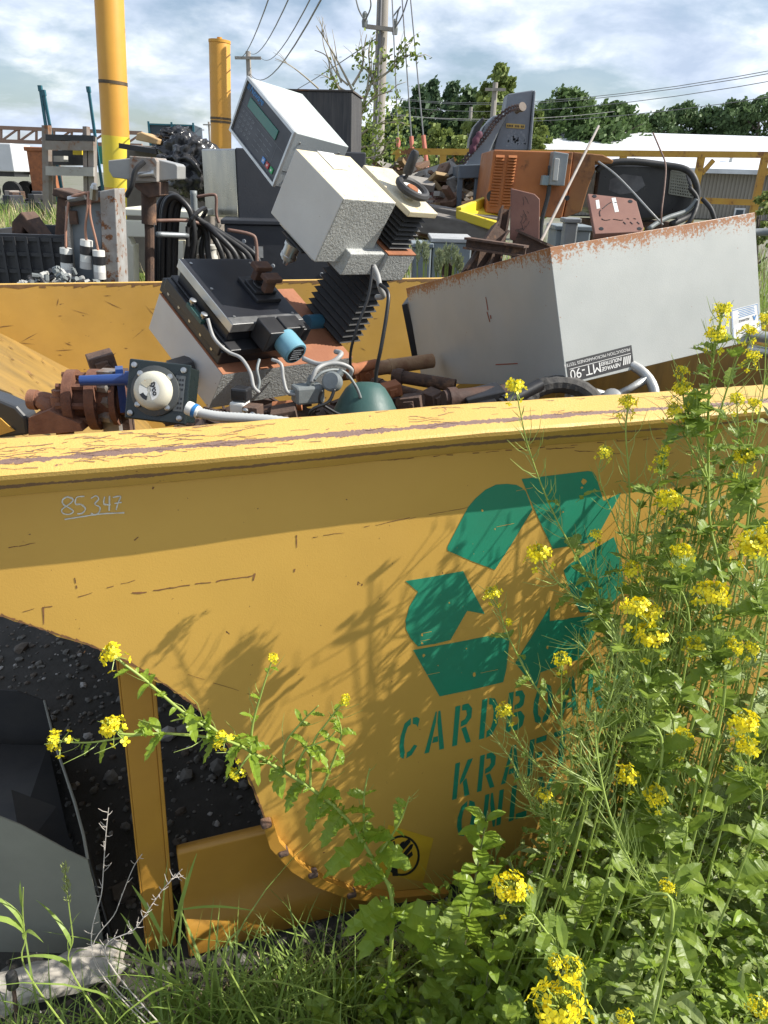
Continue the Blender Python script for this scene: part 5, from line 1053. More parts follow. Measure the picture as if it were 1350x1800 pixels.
for q in (a, b): mb.bar(V((q.x, 7.1, 0)), V((q.x, 7.1, q.z)), .12, .12)
mb.build('support', m_rust, t2)
# dark feeder machine
m_feed = mat('feeder_grey', (.2, .22, .25), (.14, .155, .18), 3, .5, .2, rust=.12, rs=5)
t = thing('feeder_machine', 'dark grey leaning machine panel with sloping chute, chain and yellow warning label', 'machine', V((PY(870, 330, 9).x, 9.2, 0)))
mb = MB(); pprism(mb, [(893, 165), (938, 158), (933, 200), (928, 264), (868, 264), (874, 240), (886, 205)], 9.1, .35); pprism(mb, [(939, 158), (942, 160), (934, 264), (929, 264)], 9.05, .45); mb.build('back_panel', m_feed, t, bevel=.01)
mb = MB(); mb.prism([PY(x, y, 8.95) for x, y in ((868, 203), (893, 199), (880, 225), (848, 295), (818, 292), (836, 258), (852, 222))], V((0, .45, 0))); mb.build('chute', mat('chute_grey', (.28, .3, .32), (.2, .215, .235), 3, .5, .1), t, bevel=.012)
mb = MB(); pprism(mb, [(834, 222), (848, 206), (853, 208), (836, 244), (824, 262), (826, 244)], 8.9, .3); mb.build('chute_cover', m_black, t, bevel=.02)
mb = MB()
sp = smooth_path([PY(*p) for p in ((912, 188, 8.9), (895, 193, 8.88), (872, 212, 8.88), (858, 232, 8.86), (842, 252, 8.86), (828, 268, 8.86), (812, 288, 8.86))], 8)
for k, p in enumerate(sp[:-1]): d = (sp[k+1]-p); q = p+d*.5; s = d.cross(V((0, 1, 0))).normalized()*(.02 if k % 2 else .012); mb.tube([q-d*.6+s, q+d*.6+s], .012, 5); mb.tube([q-d*.6-s, q+d*.6-s], .012, 5)
mb.build('chain', mat('chain_rust', (.07, .045, .04), None, 20, .8), t)
mb = MB(); pprism(mb, [(890, 216.5), (923, 219), (922, 226.5), (890, 224.5)], 9.09, .008, 0)
rr = random.Random(6)
lb = lambda s, q: PY(890.5+s*32, 217.2+2*s+q*7.2, 9.085)
for k in range(11):
    s = .04+k*.085; mb.face([lb(s, .25), lb(s+.05, .25), lb(s+.05, .75), lb(s, .75)], 1) if k not in (4, 8) else None
mb.build('warning_label', [mat('label_amber', (.6, .4, .1), None, 20, .5), m_inkb], t)
mb = MB()
for k in range(60):
    p = PY(rr.uniform(890, 925), rr.uniform(230, 256), 9.098); s = rr.uniform(.008, .028); mb.face([p+V((s*math.cos(a)*rr.uniform(.5, 1), -.0, s*math.sin(a)*rr.uniform(.5, 1))) for a in [0, 1.2, 2.4, 3.6, 4.8]])
mb.build('chipped_paint', mat('chip_grey', (.25, .27, .3), None, 20, .6), t)
mb = MB(); mb.lathe(PY(912, 192, 9.0), (.4, -1, .3), [(-.05, .03), (.04, .03), (.041, .045), (.08, .045)], 14); mb.build('bearing', mat('bearing_dirty', (.2, .16, .13), None, 9, .7), t, smooth=40)
mb = MB(); pprism(mb, [(807, 290), (866, 288), (866, 312), (807, 314)], 8.2, .9)
for x in (806, 836, 850): p, q = PY(x, 300, 8.22), PY(x+9, 300, 8.22); mb.box(IDF, p.x, q.x, 8.22, 8.3, 0, p.z)
mb.build('stand', mat('stand_bluegrey', (.11, .14, .17), (.09, .11, .13), 3, .5, rust=.15), t, bevel=.008)
mb = MB(); mb.tube(smooth_path([PY(*p) for p in ((846, 232, 8.84), (838, 244, 8.82), (832, 258, 8.82), (826, 270, 8.84))], 4), [.015, .03, .04, .03, .035, .04, .035, .025, .035, .04, .03, .02, .015], 8)
tag(mb.build('rag', mat('magenta_rag', (.13, .045, .07), (.07, .03, .045), 9, .9, bump=.5, bs=30), smooth=True), 'dull magenta rag hanging on the chain of the leaning machine', 'rag')
# black engine cover with mesh vent
Y1 = 7.8
t = thing('engine_cover', 'black machine cover with worn patch and mesh vent beside the orange cabinet', 'machine cover', V((PY(1130, 380, Y1).x, 8.2, 0)))
mb = MB(); pprism(mb, [(1050, 296), (1060, 286), (1180, 288), (1212, 303), (1224, 345), (1212, 374), (1140, 388), (1100, 392), (1040, 372)], Y1, .8); mb.build('shell', mat('engine_black', (.012, .012, .014), (.02, .02, .022), 5, .35), t, bevel=.03)
mb = MB(); mb.prism([PY(x, y, Y1-.002) for x, y in ((1072, 316), (1095, 306), (1128, 310), (1134, 326), (1118, 338), (1090, 342), (1070, 334))], V((0, .001, 0))); mb.build('worn_patch', mat('worn_black', (.13, .13, .135), (.05, .05, .055), 5, .6), t)
mb = MB(); pprism(mb, [(1180, 300), (1202, 302), (1218, 332), (1212, 347), (1176, 340)], Y1-.004, .003, 0)
for k in range(9):
    q = k/8; mb.bar(PY(1180+22*q, 300+2*q, Y1-.012), PY(1176+36*q, 340+7*q, Y1-.012), .016, .012, mi=1); mb.bar(PY(1180-4*q, 300+40*q, Y1-.016), PY(1203+14*q, 303+44*q, Y1-.016), .012, .012, mi=1)
mb.build('mesh_vent', [m_inkb, m_sheet], t)
mb = MB(); mb.box(IDF, PY(1050, 380, Y1).x, PY(1200, 380, Y1).x, Y1+.1, Y1+.7, 0, PY(1100, 386, Y1).z-.02); mb.build('base', m_rust, t)
btube([(1048, 300, 7.7), (1066, 288, 7.7), (1110, 284, 7.7), (1165, 290, 7.7), (1205, 298, 7.65), (1222, 318, 7.6), (1225, 350, 7.6), (1213, 378, 7.6), (1180, 394, 7.5)], .03, 'thick black hose looped round the black machine cover', m_blackm, 'black_hose', 'hose', 'hoses at the black machine cover')
btube([(1225, 350, 7.5), (1208, 370, 7.5), (1170, 384, 7.4), (1140, 402, 7.3)], .022, 'grey hose lying under the mesh vent', m_greybox, 'grey_hose', 'hose', 'hoses at the black machine cover')
btube([(1212, 330, 7.5), (1226, 352, 7.5), (1216, 384, 7.4), (1200, 400, 7.4)], .02, 'black hose hanging at the right end of the machine cover', m_blackm, 'black_hose', 'hose', 'hoses at the black machine cover')
btube([(1052, 284, 6.5), (1080, 305, 6.3), (1110, 335, 6.2), (1140, 368, 6.0), (1165, 395, 6.0)], .007, 'pale thin cable crossing in front of the black machine cover', m_cable, 'pale_cable', 'cable', 'thin wires at the black machine cover')
btube([(1148, 234, 6.4), (1160, 262, 6.3), (1170, 290, 6.2), (1168, 330, 6.1), (1163, 372, 6.0), (1163, 398, 6.0)], .006, 'thin rusty wire rising above the black machine cover', m_tubeb, 'rusty_wire', 'wire', 'thin wires at the black machine cover')
btube([(1235, 350, 7.4), (1250, 368, 7.3), (1258, 395, 7.3)], .02, 'short black hose end right of the machine cover', m_blackm, 'black_hose', 'hose', 'hoses at the black machine cover')
btube([(1310, 410, 6.5), (1345, 408, 6.5), (1400, 412, 6.4)], .03, 'grey pipe by the far right edge behind the grey cover', m_greybox, 'grey_pipe', 'pipe', None)
# leaning rod
mb = MB(); a, b = PY(943, 440, 4.6), PY(1052, 222, 6.6); d = (b-a).normalized(); mb.tube([a-d*.4, b], .0095, 10); tag(mb.build('leaning_rod', mat('rod_grey', (.3, .27, .24), (.24, .2, .17), 9, .6), smooth=40), 'long thin pale rod leaning across the orange cabinet', 'rod')
# rusty plates and beams
m_plt = mat('brown_primer_plate', (.24, .12, .09), (.19, .09, .07), 5, .7, bump=.12, bs=120, rust=.12, rs=8)
t = thing('steel_plate', 'upright brown steel plate with the rod\'s shadow across it', 'steel plate', V((PY(922, 440, 4.75).x, 4.8, 0)))
mb = MB(); pprism(mb, [(899, 331), (940, 341), (949, 350), (948, 436), (936, 436), (897, 421)], 4.7, .03); mb.build('plate', m_plt, t, bevel=.004)
mb = MB()
for k in range(14):
    p = PY(rr.uniform(915, 935), rr.uniform(352, 412), 4.6995); e = V((rr.uniform(-.03, .03), 0, rr.uniform(-.05, .05))); mb.tube([p, p+e*.5+V((.004, 0, 0)), p+e], .0016, 4)
mb.build('weld_scar', m_black, t); mb = MB(); mb.box(IDF, PY(905, 430, 4.75).x, PY(940, 430, 4.75).x, 4.735, 4.85, 0, PY(920, 420, 4.74).z); mb.build('stub', m_rust, t)
t = thing('base_plate', 'brown column base plate with corner holes and white paint marks', 'base plate', V((PY(1085, 420, 4.9).x, 5.0, 0)))
cpts = [(1033, 340), (1112, 349), (1119, 354), (1132, 401), (1128, 407), (1046, 411)]
mb = MB(); ps = [PY(x, y, 5.05-(y-340)*.004) for x, y in cpts]; mb.prism(ps, V((0, .02, -.03))); mb.build('plate', m_plt, t, bevel=.004)
mb = MB(); nn = (ps[1]-ps[0]).cross(ps[5]-ps[0]).normalized(); nn = nn if nn.y < 0 else -nn
def onbp(x, y, d=.001): return PP(x, y, ps[0]+nn*d, (ps[1]-ps[0]).cross(ps[5]-ps[0]).normalized())
for x, y in ((1045, 345), (1108, 354), (1057, 402), (1124, 402)): mb = MB(); mb.lathe(onbp(x, y), nn, [(0, .014), (.001, .014)], 14); mb.build('bolt_hole', m_inkb, t)
mb = MB()
for pts in ([(1047, 352), (1053, 351), (1055, 366), (1049, 367)], [(1075, 348), (1082, 347), (1088, 372), (1081, 373)]): mb.face([onbp(x, y) for x, y in pts])
mb.build('paint_mark', m_chalk, t)
mb = MB()
for k in range(22):
    a = .6+k*.2; p, q = [onbp(1078+24*math.cos(z), 374+19*math.sin(z)*(.8+.2*math.sin(3*z))) for z in (a, a+.17)]; mb.tube([p, q], .003, 4) if k % 5 else None
for k in range(5): mb.tube([onbp(1096+6*k, 390-6*(k % 2)), onbp(1100+6*k, 394-9*(k % 2))], .003, 4)
mb.build('weld_scar', m_black, t)
mb = MB(); c = PY(1083, 400, 5.1); mb.box(IDF, c.x-.09, c.x+.09, 5.0, 5.15, 0, PY(1083, 392, 5.0).z-.03); mb.build('column_stub', m_rust, t)
GB = 'rusty steel beams behind the hopper'
for (x0, y0, x1, y1, Y, w_, h_, lab) in ((888, 368, 868, 475, 4.9, .05, .12, 'short upright rusty beam left of the brown steel plate'), (880, 402, 825, 485, 4.6, .08, .05, 'dark rusty beam slanting down left behind the hopper'), (820, 427, 924, 442, 4.5, .05, .03, 'thin rusty angle lying across the slanting beams'), (905, 425, 960, 450, 4.65, .12, .06, 'stubby rusty beam at the foot of the brown plate'), (935, 440, 868, 500, 4.8, .07, .07, 'lowest rusty beam slanting behind the grey cover'), (780, 440, 792, 520, 5.2, .06, .06, 'rusty post stub among the seeding grass')):
    a, b = PY(x0, y0, Y), PY(x1, y1, Y-.15); d = (b-a).normalized(); mb = MB(); s = d.cross(V((0, 1, 0))).normalized()
    mb.bar(a, b, h_, .012, up=s) if False else None
    mb.bar(a+s*w_*.5, b+s*w_*.5, .1, .012, up=s); mb.bar(a-s*w_*.5, b-s*w_*.5, .1, .012, up=s); mb.bar(a, b, .012, w_-.013, up=s); tag(mb.build('steel_beam', m_rust), lab, 'beam', GB)
# grey utility boxes
def gbox(x0, y0, x1, y1, Y, dep, lab, m, lid=None):
    a, b = PY(x0, y1, Y), PY(x1, y0, Y); t = thing('utility_box', lab, 'utility box', V(((a.x+b.x)/2, Y+dep/2, 0)), 'grey utility boxes behind the hopper')
    mb = MB(); mb.box(IDF, a.x, b.x, Y, Y+dep, 0, b.z-.03); mb.build('body', m, t, bevel=.01); mb = MB(); mb.box(IDF, a.x-.015, b.x+.015, Y-.015, Y+dep+.015, b.z-.0295, b.z); mb.build('lid', lid or m, t, bevel=.006)
m_ubox = mat('utility_grey', (.25, .29, .31), (.2, .235, .25), 4, .5)
gbox(757, 420, 830, 500, 5.6, .5, 'wide grey utility box with pale lid left of the brown plate', m_ubox, mat('lid_pale', (.45, .46, .46), None, 5, .5)); gbox(724, 428, 759, 500, 5.55, .3, 'narrow grey utility box left of the wide one', m_ubox)
gbox(975, 398, 1040, 440, 5.4, .3, 'grey box with conduit between the two brown plates', m_ubox); gbox(992, 384, 1018, 420, 5.2, .12, 'small dented grey box standing on the box between the plates', m_sw)
# heavy timbers and a plank heap
m_tim = mat('grey_timber', (.21, .19, .17), (.14, .125, .11), 2, .9, bump=.5, bs=30, stretch=(1, 8, 8)); m_pl1 = mat('plank_grey', (.3, .28, .25), (.2, .18, .16), 3, .9, bump=.4, bs=25); m_pl2 = mat('plank_brown', (.2, .12, .08), (.14, .08, .05), 3, .9, bump=.4, bs=25); m_pl3 = mat('plank_tan', (.34, .24, .12), (.25, .17, .09), 3, .85)
for (x0, y0, x1, y1, Y, w_, lab) in ((735, 374, 885, 402, 7.4, .17, 'long grey timber running to the yellow channel, upper one'), (690, 378, 880, 418, 7.1, .17, 'long grey timber running to the yellow channel, lower one')):
    mb = MB(); mb.bar(PY(x0, y0, Y), PY(x1, y1, Y-.4), .25, w_); tag(mb.build('timber_beam', m_tim, bevel=.012), lab, 'timber', 'heavy timbers in the yard')
rr = random.Random(21)
planks = [(690, 322, 780, 300, 9.4, m_pl2, 'brown plank on top of the plank heap'), (735, 318, 798, 296, 9.0, m_pl1, 'pale split plank near the red guy guards'), (765, 330, 830, 302, 9.1, m_pl1, 'grey plank rising right on the plank heap'), (745, 338, 775, 308, 8.9, m_pl3, 'tan board standing steeply in the plank heap'), (700, 345, 772, 340, 8.8, m_pl3, 'tan board lying level in the plank heap'), (690, 300, 740, 292, 9.8, m_pl2, 'brown board end at the back of the plank heap'), (720, 360, 800, 350, 8.6, m_pl2, 'dark brown plank low in the heap'), (660, 290, 720, 305, 10, m_pl1, 'grey board behind the crank wheel'), (775, 320, 825, 325, 9.2, m_pl1, 'short grey plank beside the leaning machine'), (730, 310, 775, 322, 9.3, m_pl2, 'rust brown board crossing under the pale plank'), (800, 345, 740, 332, 8.9, m_pl1, 'weathered grey plank slanting down right'), (750, 352, 790, 372, 8.5, m_pl2, 'short dark board hanging over the heavy timbers'), (650, 312, 720, 330, 9.6, m_pl2, 'long brown board behind the bellows column'), (710, 318, 760, 326, 8.7, m_pl1, 'thin grey lath across the plank heap'), (780, 308, 812, 340, 9.5, m_pl1, 'grey board leaning at the right of the heap')]
for (x0, y0, x1, y1, Y, m, lab) in planks:
    a, b = PY(x0, y0, Y), PY(x1, y1, Y+rr.uniform(-.4, .4)); d = b-a; mb = MB(); mb.bar(a-d*.08, b+d*.08, rr.uniform(.15, .26), rr.uniform(.04, .08), up=(rr.uniform(-.3, .3), rr.uniform(-.7, -.1), 1)); tag(mb.build('plank', m, bevel=.006), lab, 'plank', 'weathered planks in the heap')
mb = MB(); c = PY(788, 365, 8.4); mb.box(yawframe(c, 12), -.14, .16, 0, .3, -.12, .14); mb.box(yawframe(c, 12), -.1, .1, -.03, -.001, -.08, .1); tag(mb.build('rusty_box', mat('box_darkred', (.12, .05, .04), (.08, .035, .03), 6, .8), bevel=.01), 'dark red rusty box in the plank heap', 'box')
mb = MB()
for k in range(520):
    x, y = rr.uniform(630, 850), rr.uniform(300, 415); Y = 9.6-(y-300)*.018+rr.uniform(-.2, .3); p = PY(x, y, Y); d = V((rr.uniform(-1, 1), rr.uniform(-.6, .6), rr.uniform(-.35, .35))).normalized()*rr.uniform(.12, .6); mb.bar(p-d*.5, p+d*.5, rr.uniform(.02, .11), rr.uniform(.02, .06), mi=rr.randint(0, 3))
pp = [PY(x, y, Y) for x, y, Y in ((620, 318, 10), (830, 318, 10), (850, 430, 8.2), (600, 430, 8.2))]; mb.face(pp, 1); 
tag(mb.build('lumber_debris', [m_pl1, m_pl2, m_tim, m_pl3]), 'broken boards and laths lying as a heap in the yard', 'debris', kind='stuff')

# ================================================================ utility poles and wires
m_pwood = mat('pole_wood', (.34, .31, .28), (.25, .23, .2), 1.5, .85, stretch=(4, 4, .4)); m_wire = mat('wire_dark', (.2, .205, .21), None, 5, .6)
def wire(pts, r, label, grp='overhead wires', sag=0, nm='overhead_wire', m=None):
    P_ = [PY(*p) for p in pts]
    if len(P_) == 2: P_ = [P_[0]+(P_[1]-P_[0])*k/12-V((0, 0, sag*4*(k/12)*(1-k/12))) for k in range(13)]
    mb = MB(); mb.tube(P_, r, 5); tag(mb.build(nm, m or m_wire), label, 'wire', grp)
YU = 17
a, b = PY(676, -90, YU), PY(664, 266, YU); d = (b-a).normalized(); ft = a+d*(a.z/-d.z)
t = thing('utility_pole', 'tall grey wooden utility pole with crossarm behind the control unit', 'utility pole', ft)
mb = MB(); mb.tube([ft, a], [.135, .11], 14); mb.build('pole', m_pwood, t, smooth=40)
mb = MB(); q = PY(667.5, 100, YU-.14); mb.tube([q+d*2.2-V((.02, 0, 0)), q-d*2.6-V((.02, 0, 0))], .035, 6); mb.build('conduit', mat('pole_conduit', (.16, .16, .17), None, 4, .6), t)
mb = MB(); mb.bar(PY(640, 46, YU-.15), PY(697, 53, YU-.15), .06, .07); mb.build('crossarm', m_pwood, t)
for x, y in ((641, 38), (694, 51)): mb = MB(); mb.lathe(PY(x, y+10, YU-.15), (0, 0, 1), [(0, .05), (.1, .06), (.16, .04), (.22, .05), (.26, .02)], 8); mb.build('insulator', m_greybox, t)
GU = 'guy wires of the tall utility pole'
for k, (xt, yt, xb, yb, xf, yf) in enumerate(((688, -30, 700, 242, 701, 288), (705, -30, 723, 240, 727, 293), (718, -40, 744, 238, 751, 298))):
    lab = ('leftmost', 'middle', 'rightmost')[k]
    t = thing('guy_wire', lab+' of the three guy wires with a red guard', 'guy wire', PY(xf, yf+20, 15.5), GU)
    p0, p1, p2 = PY(xt, yt, YU-.2), PY(xb, yb, 15.6), PY(xf, yf, 15.5); d = (p2-p1).normalized(); mb = MB(); mb.tube([p0, p1, p2], .013, 5); mb.build('wire', m_wire, t); mb = MB(); mb.tube([p1, p2+d*.8], .04, 8); mb.build('guard', mat('guard_red_%s' % 'abc'[k], (.5, .14, .09), (.45, .17, .11), 3, .6), t)
def smallpole(x, ytop, ybot, Y, wa, label):
    a = PY(x, ytop, Y); ft = V((a.x, Y, 0)); t = thing('utility_pole', label, 'utility pole', ft, 'distant utility poles')
    mb = MB(); mb.tube([ft, a], [.17, .12], 8); mb.build('pole', m_pwood, t)
    if wa: mb = MB(); y = ytop+13*25/Y*1.5; mb.bar(PY(x-wa, y, Y-.15), PY(x+wa, y+.5, Y-.15), .12, .12); mb.build('crossarm', m_pwood, t)
smallpole(436, 90, 200, 42, 23, 'thin distant utility pole with crossarm above the control unit')
smallpole(367, 214, 260, 95, 10, 'tiny distant utility pole left of the shorter bollard')
smallpole(351, 224, 260, 120, 8, 'farthest and faintest utility pole near the skip')
smallpole(871, 145, 200, 40, 18, 'pale distant utility pole beside the light green tree')
smallpole(828, 188, 230, 60, 0, 'short grey pole stump before the dark trees')
wire([(413, 98, 42), (482, -30, 12)], .011, 'overhead wire from the left end of the thin pole crossarm', sag=.4); wire([(436, 90, 42), (520, -30, 12)], .011, 'overhead wire from the top of the thin pole', sag=.4); wire([(459, 102, 42), (560, -30, 12)], .011, 'overhead wire from the right end of the thin crossarm', sag=.4); wire([(440, 130, 42), (575, -20, 12)], .014, 'thicker overhead cable below the thin crossarm', sag=.6)
for k, (y0, y1, lab) in enumerate(((163, 112, 'topmost'), (165, 117, 'second'), (177, 131, 'third'), (190, 160, 'lowest'))): wire([(640, y0, 60), (1420, y1, 30)], .014, lab+' of the overhead wires crossing the right hand sky', sag=.9)
wire([(420, 190, 80), (670, 62, 17)], .012, 'thin wire rising right to the tall pole crossarm', sag=.5); wire([(660, 200, 40), (1080, 196, 45)], .014, 'faint wire in front of the dark trees', sag=.3); wire([(438, 132, 42), (660, 168, 17)], .010, 'slack wire from the thin pole to the tall pole', sag=.5)
for k, pts in enumerate(([(641, 36, 16.8), (630, 15, 16.6), (622, -20, 16.5)], [(641, 38, 16.8), (652, 10, 16.6), (646, -20, 16.5)], [(694, 50, 16.8), (708, 25, 16.6), (722, -20, 16.4)], [(694, 50, 16.8), (700, 20, 16.7), (704, 12, 16.7), (690, 30, 16.7)])):
    mb = MB(); mb.tube(smooth_path([PY(*p) for p in pts], 6), .014, 5); tag(mb.build('jumper_wire', m_wire), ('leftmost jumper wire looping above the pole crossarm', 'jumper wire curving up beside the tall pole', 'jumper wire rising right from the crossarm end', 'small closed wire loop at the right insulator')[k], 'wire', 'jumper wires on the tall pole')

# ================================================================ trees
def leafmat(name, c, c2, sc, tr=.25): return mat(name, c, c2, sc, .65, translucent=tr, spec=.3)
m_l_dark = leafmat('leaf_dark', (.12, .18, .07), (.075, .125, .05), .5); m_l_mid = leafmat('leaf_mid', (.12, .19, .06), (.08, .13, .045), .5); m_l_pale = leafmat('leaf_pale', (.22, .27, .075), (.15, .2, .05), .5)
m_l_con = leafmat('leaf_conifer', (.1, .155, .075), (.065, .115, .055), .5); m_bark = mat('bark', (.12, .1, .08), (.07, .06, .05), 2, .95, bump=.5, bs=10)
def tree(px, ytop, wpx, Y, m, lab, seed, kind='round', nclump=70, leaf=.3, group='trees along the far edge of the yard', per=52):
    rr = random.Random(seed); top = PY(px, ytop, Y); Hh = top.z; W = wpx/F*Y*.58; base = V((top.x, Y, 0)); t = thing('tree' if kind != 'conifer' else 'conifer_tree', lab, 'tree', base, group)
    mb = MB(); nclump = int(nclump*1.9); mb.tube([base, base+V((.1, 0, Hh*.35)), base+V((0, .1, Hh*.8))], [.05*Hh*.5, .04*Hh*.45, .01*Hh], 8)
    for k in range(9): a = rr.uniform(0, 6.3); z = Hh*rr.uniform(.25, .7); mb.tube([base+V((0, 0, z)), base+V((math.cos(a)*W*.35, math.sin(a)*W*.35, z+Hh*.1)), base+V((math.cos(a)*W*.75, math.sin(a)*W*.75, z+Hh*.16))], [.02*Hh*.4, .012*Hh*.4, .004*Hh], 5)
    mb.build('trunk', m_bark, t); mb = MB()
    for c in range(nclump):
        h = rr.random()
        if kind == 'conifer': z = Hh*(.04+.94*h); rad = W*(1-h)*rr.uniform(.5, 1.05)+.05*W
        elif kind == 'tall': z = Hh*(.15+.83*h); rad = W*math.sin(math.pi*min(1, h*.85+.15))**.7*rr.uniform(.2, 1)
        else: z = Hh*(.03+.93*h); rad = W*math.sqrt(max(.05, 1-(2*h*.92-.85)**2))*rr.uniform(.25, 1)
        a = rr.uniform(0, 6.283); c0 = base+V((math.cos(a)*rad, math.sin(a)*rad, z)); cs = W*rr.uniform(.13, .27)*(1.2-.5*h)
        for q in range(per):
            v = V((rr.gauss(0, .5), rr.gauss(0, .5), rr.gauss(0, .4)))*cs; s = leaf*rr.uniform(.35, 1.0); n1 = V((rr.uniform(-1, 1), rr.uniform(-1, 1), rr.uniform(-.3, 1))).normalized(); x = n1.orthogonal().normalized()*s; y = n1.cross(x)*.7; p = c0+v
            mb.face([p-x, p-y*.8, p+x, p+y*.8])
    mb.build('crown', m, t)
T = [(722, 175, 70, 72, m_l_dark, 'dark tree filling behind the left conifer', 'round'), (862, 170, 70, 70, m_l_dark, 'dark tree behind the left side of the poplar', 'round'), (912, 182, 70, 68, m_l_mid, 'mid green tree behind the right side of the poplar', 'round'), (965, 172, 70, 66, m_l_mid, 'rounded tree left of the largest dark tree', 'round'), (1125, 196, 60, 66, m_l_mid, 'low tree at the right end of the large pair', 'round'), (700, 190, 75, 62, m_l_dark, 'dark tree directly right of the tall utility pole', 'round'), (738, 152, 80, 66, m_l_con, 'dark pointed tree left in the dark clump', 'conifer'), (762, 140, 66, 70, m_l_con, 'tallest pointed conifer of the dark clump', 'conifer'), (797, 146, 80, 68, m_l_con, 'dark conifer in the middle of the clump', 'conifer'), (828, 152, 80, 66, m_l_dark, 'dark rounded tree at the right of the clump', 'round'), (880, 115, 84, 52, m_l_pale, 'tall pale yellow green poplar behind the leaning machine', 'tall'), (940, 190, 60, 56, m_l_pale, 'pale leafy tree at the foot of the poplar', 'round'), (1004, 155, 110, 60, m_l_mid, 'large rounded dark green tree above the orange cabinet', 'round'), (1085, 178, 110, 62, m_l_mid, 'broad rounded tree right of the largest one', 'round'), (1050, 200, 90, 58, m_l_mid, 'lower rounded tree between the two large ones', 'round'), (1165, 190, 70, 85, m_l_dark, 'small far tree left of the gap above the roof', 'round'), (1205, 176, 84, 88, m_l_dark, 'far dark tree above the white roof', 'round'), (1252, 184, 80, 88, m_l_dark, 'far rounded tree right of centre over the roof', 'round'), (1300, 172, 90, 86, m_l_dark, 'far wide tree near the right edge', 'round'), (1345, 166, 90, 84, m_l_dark, 'far tree cut by the right edge', 'round'), (1395, 160, 90, 84, m_l_dark, 'far tree just past the right edge of the roof line', 'round'), (650, 216, 60, 64, m_l_mid, 'dark leafy tree left of the tall utility pole', 'round')]
for k, (x, y, w_, Y, m, lab, kd) in enumerate(T[:-2]+T[-1:]): tree(x, y, w_, Y, m, lab, 100+k, kd, 80 if w_ > 78 else 60)
# low bushes in front of the trees
for k, (x, y, w_, Y, m, lab) in enumerate(((770, 216, 80, 26, m_l_pale, 'sunny light green bush behind the plank heap'), (812, 228, 60, 24, m_l_pale, 'light green bush left of the leaning machine'), (700, 236, 70, 28, m_l_mid, 'green bush at the foot of the tall utility pole'), (1350, 330, 50, 10, m_l_pale, 'green shrub at the right edge behind the rail'), (945, 235, 50, 26, m_l_pale, 'bright bush right of the leaning machine'), (640, 258, 60, 24, m_l_mid, 'green bush behind the crank wheel'))):
    tree(x, y, w_, Y, m, lab, 300+k, 'round', 40, .12 if Y > 15 else .04, 'bushes in the yard', 40)
# sapling with half bare twigs
m_twig = mat('twig_grey', (.42, .37, .28), (.32, .28, .2), 5, .85); m_l_sap = leafmat('leaf_sapling', (.2, .26, .05), (.14, .2, .04), 2)
YS = 9.5; t = thing('sapling', 'spindly half bare sapling with sparse yellow green leaves by the tall pole', 'sapling', V((PY(640, 300, YS).x, YS, 0)))
rr = random.Random(5); mbt = MB(); mbl = MB()
def twig(pts, r0, leaves, spread=.05, ltr=(.0, 1.)):
    sp = smooth_path([PY(*p) for p in pts], 6); n = len(sp); mbt.tube(sp, [r0*(1-.75*k/n) for k in range(n)], 5)
    for k in range(leaves):
        q = rr.uniform(*ltr)*(n-1); i = min(n-2, int(q)); p = sp[i]+(sp[i+1]-sp[i])*(q-i)+V((rr.gauss(0, spread), rr.gauss(0, spread), rr.gauss(0, spread))); n1 = V((rr.uniform(-1, 1), rr.uniform(-1, 1), rr.uniform(-.2, 1))).normalized(); s = rr.uniform(.018, .036); x = n1.orthogonal().normalized()*s; y = n1.cross(x)*.6; mbl.face([p-x, p-y, p+x, p+y])
    for k in range(3):
        i = rr.randint(n//3, n-2); dd = (sp[i+1]-sp[i]).normalized(); e = sp[i]+(dd+V((rr.uniform(-.8, .8), rr.uniform(-.5, .5), rr.uniform(0, .6)))).normalized()*rr.uniform(.12, .3); mbt.tube([sp[i], (sp[i]+e)/2+V((0, 0, .02)), e], [r0*.4, r0*.3, r0*.15], 4)
twig([(618, 330, YS), (626, 280, YS), (632, 220, YS), (640, 180, YS), (655, 140, YS), (668, 110, YS), (690, 95, YS)], .028, 90, .06, (.3, 1))
twig([(632, 270, YS), (634, 210, YS), (640, 190, 9.4), (664, 168, 9.3), (690, 160, 9.2)], .02, 60, .06)
twig([(636, 200, YS), (620, 160, YS), (600, 120, YS), (578, 80, YS), (556, 45, YS)], .018, 4, .03); twig([(624, 165, YS), (598, 155, YS), (582, 130, YS), (575, 100, YS), (553, 88, YS)], .014, 2, .03); twig([(612, 150, YS), (592, 130, YS), (572, 90, 9.4), (566, 60, 9.4)], .012, 0)
twig([(620, 150, YS), (636, 120, YS), (640, 85, YS), (645, 60, YS)], .016, 5, .04); twig([(600, 145, YS), (585, 100, 9.6), (572, 62, 9.7)], .012, 0); twig([(560, 156, 9.8), (530, 130, 9.8), (505, 112, 9.8), (484, 103, 9.8)], .01, 0); twig([(645, 160, YS), (650, 120, YS), (648, 90, YS), (655, 66, YS)], .014, 40, .05); twig([(664, 140, YS), (690, 120, YS), (715, 98, YS), (743, 100, YS)], .014, 70, .04, (.3, 1)); twig([(690, 118, YS), (705, 88, YS), (724, 74, YS)], .01, 45, .04); twig([(660, 160, YS), (650, 130, YS), (630, 110, YS), (626, 95, YS)], .012, 50, .05); twig([(628, 250, YS), (610, 190, 9.4), (590, 145, 9.4), (580, 140, 9.4)], .014, 35, .05, (.5, 1)); twig([(630, 240, YS), (660, 220, 9.4), (700, 215, 9.2), (720, 222, 9.2)], .014, 70, .07); twig([(630, 260, YS), (668, 255, 9.4), (705, 262, 9.2)], .014, 90, .08); twig([(626, 280, YS), (655, 276, 9.3), (680, 268, 9.2)], .012, 80, .08)
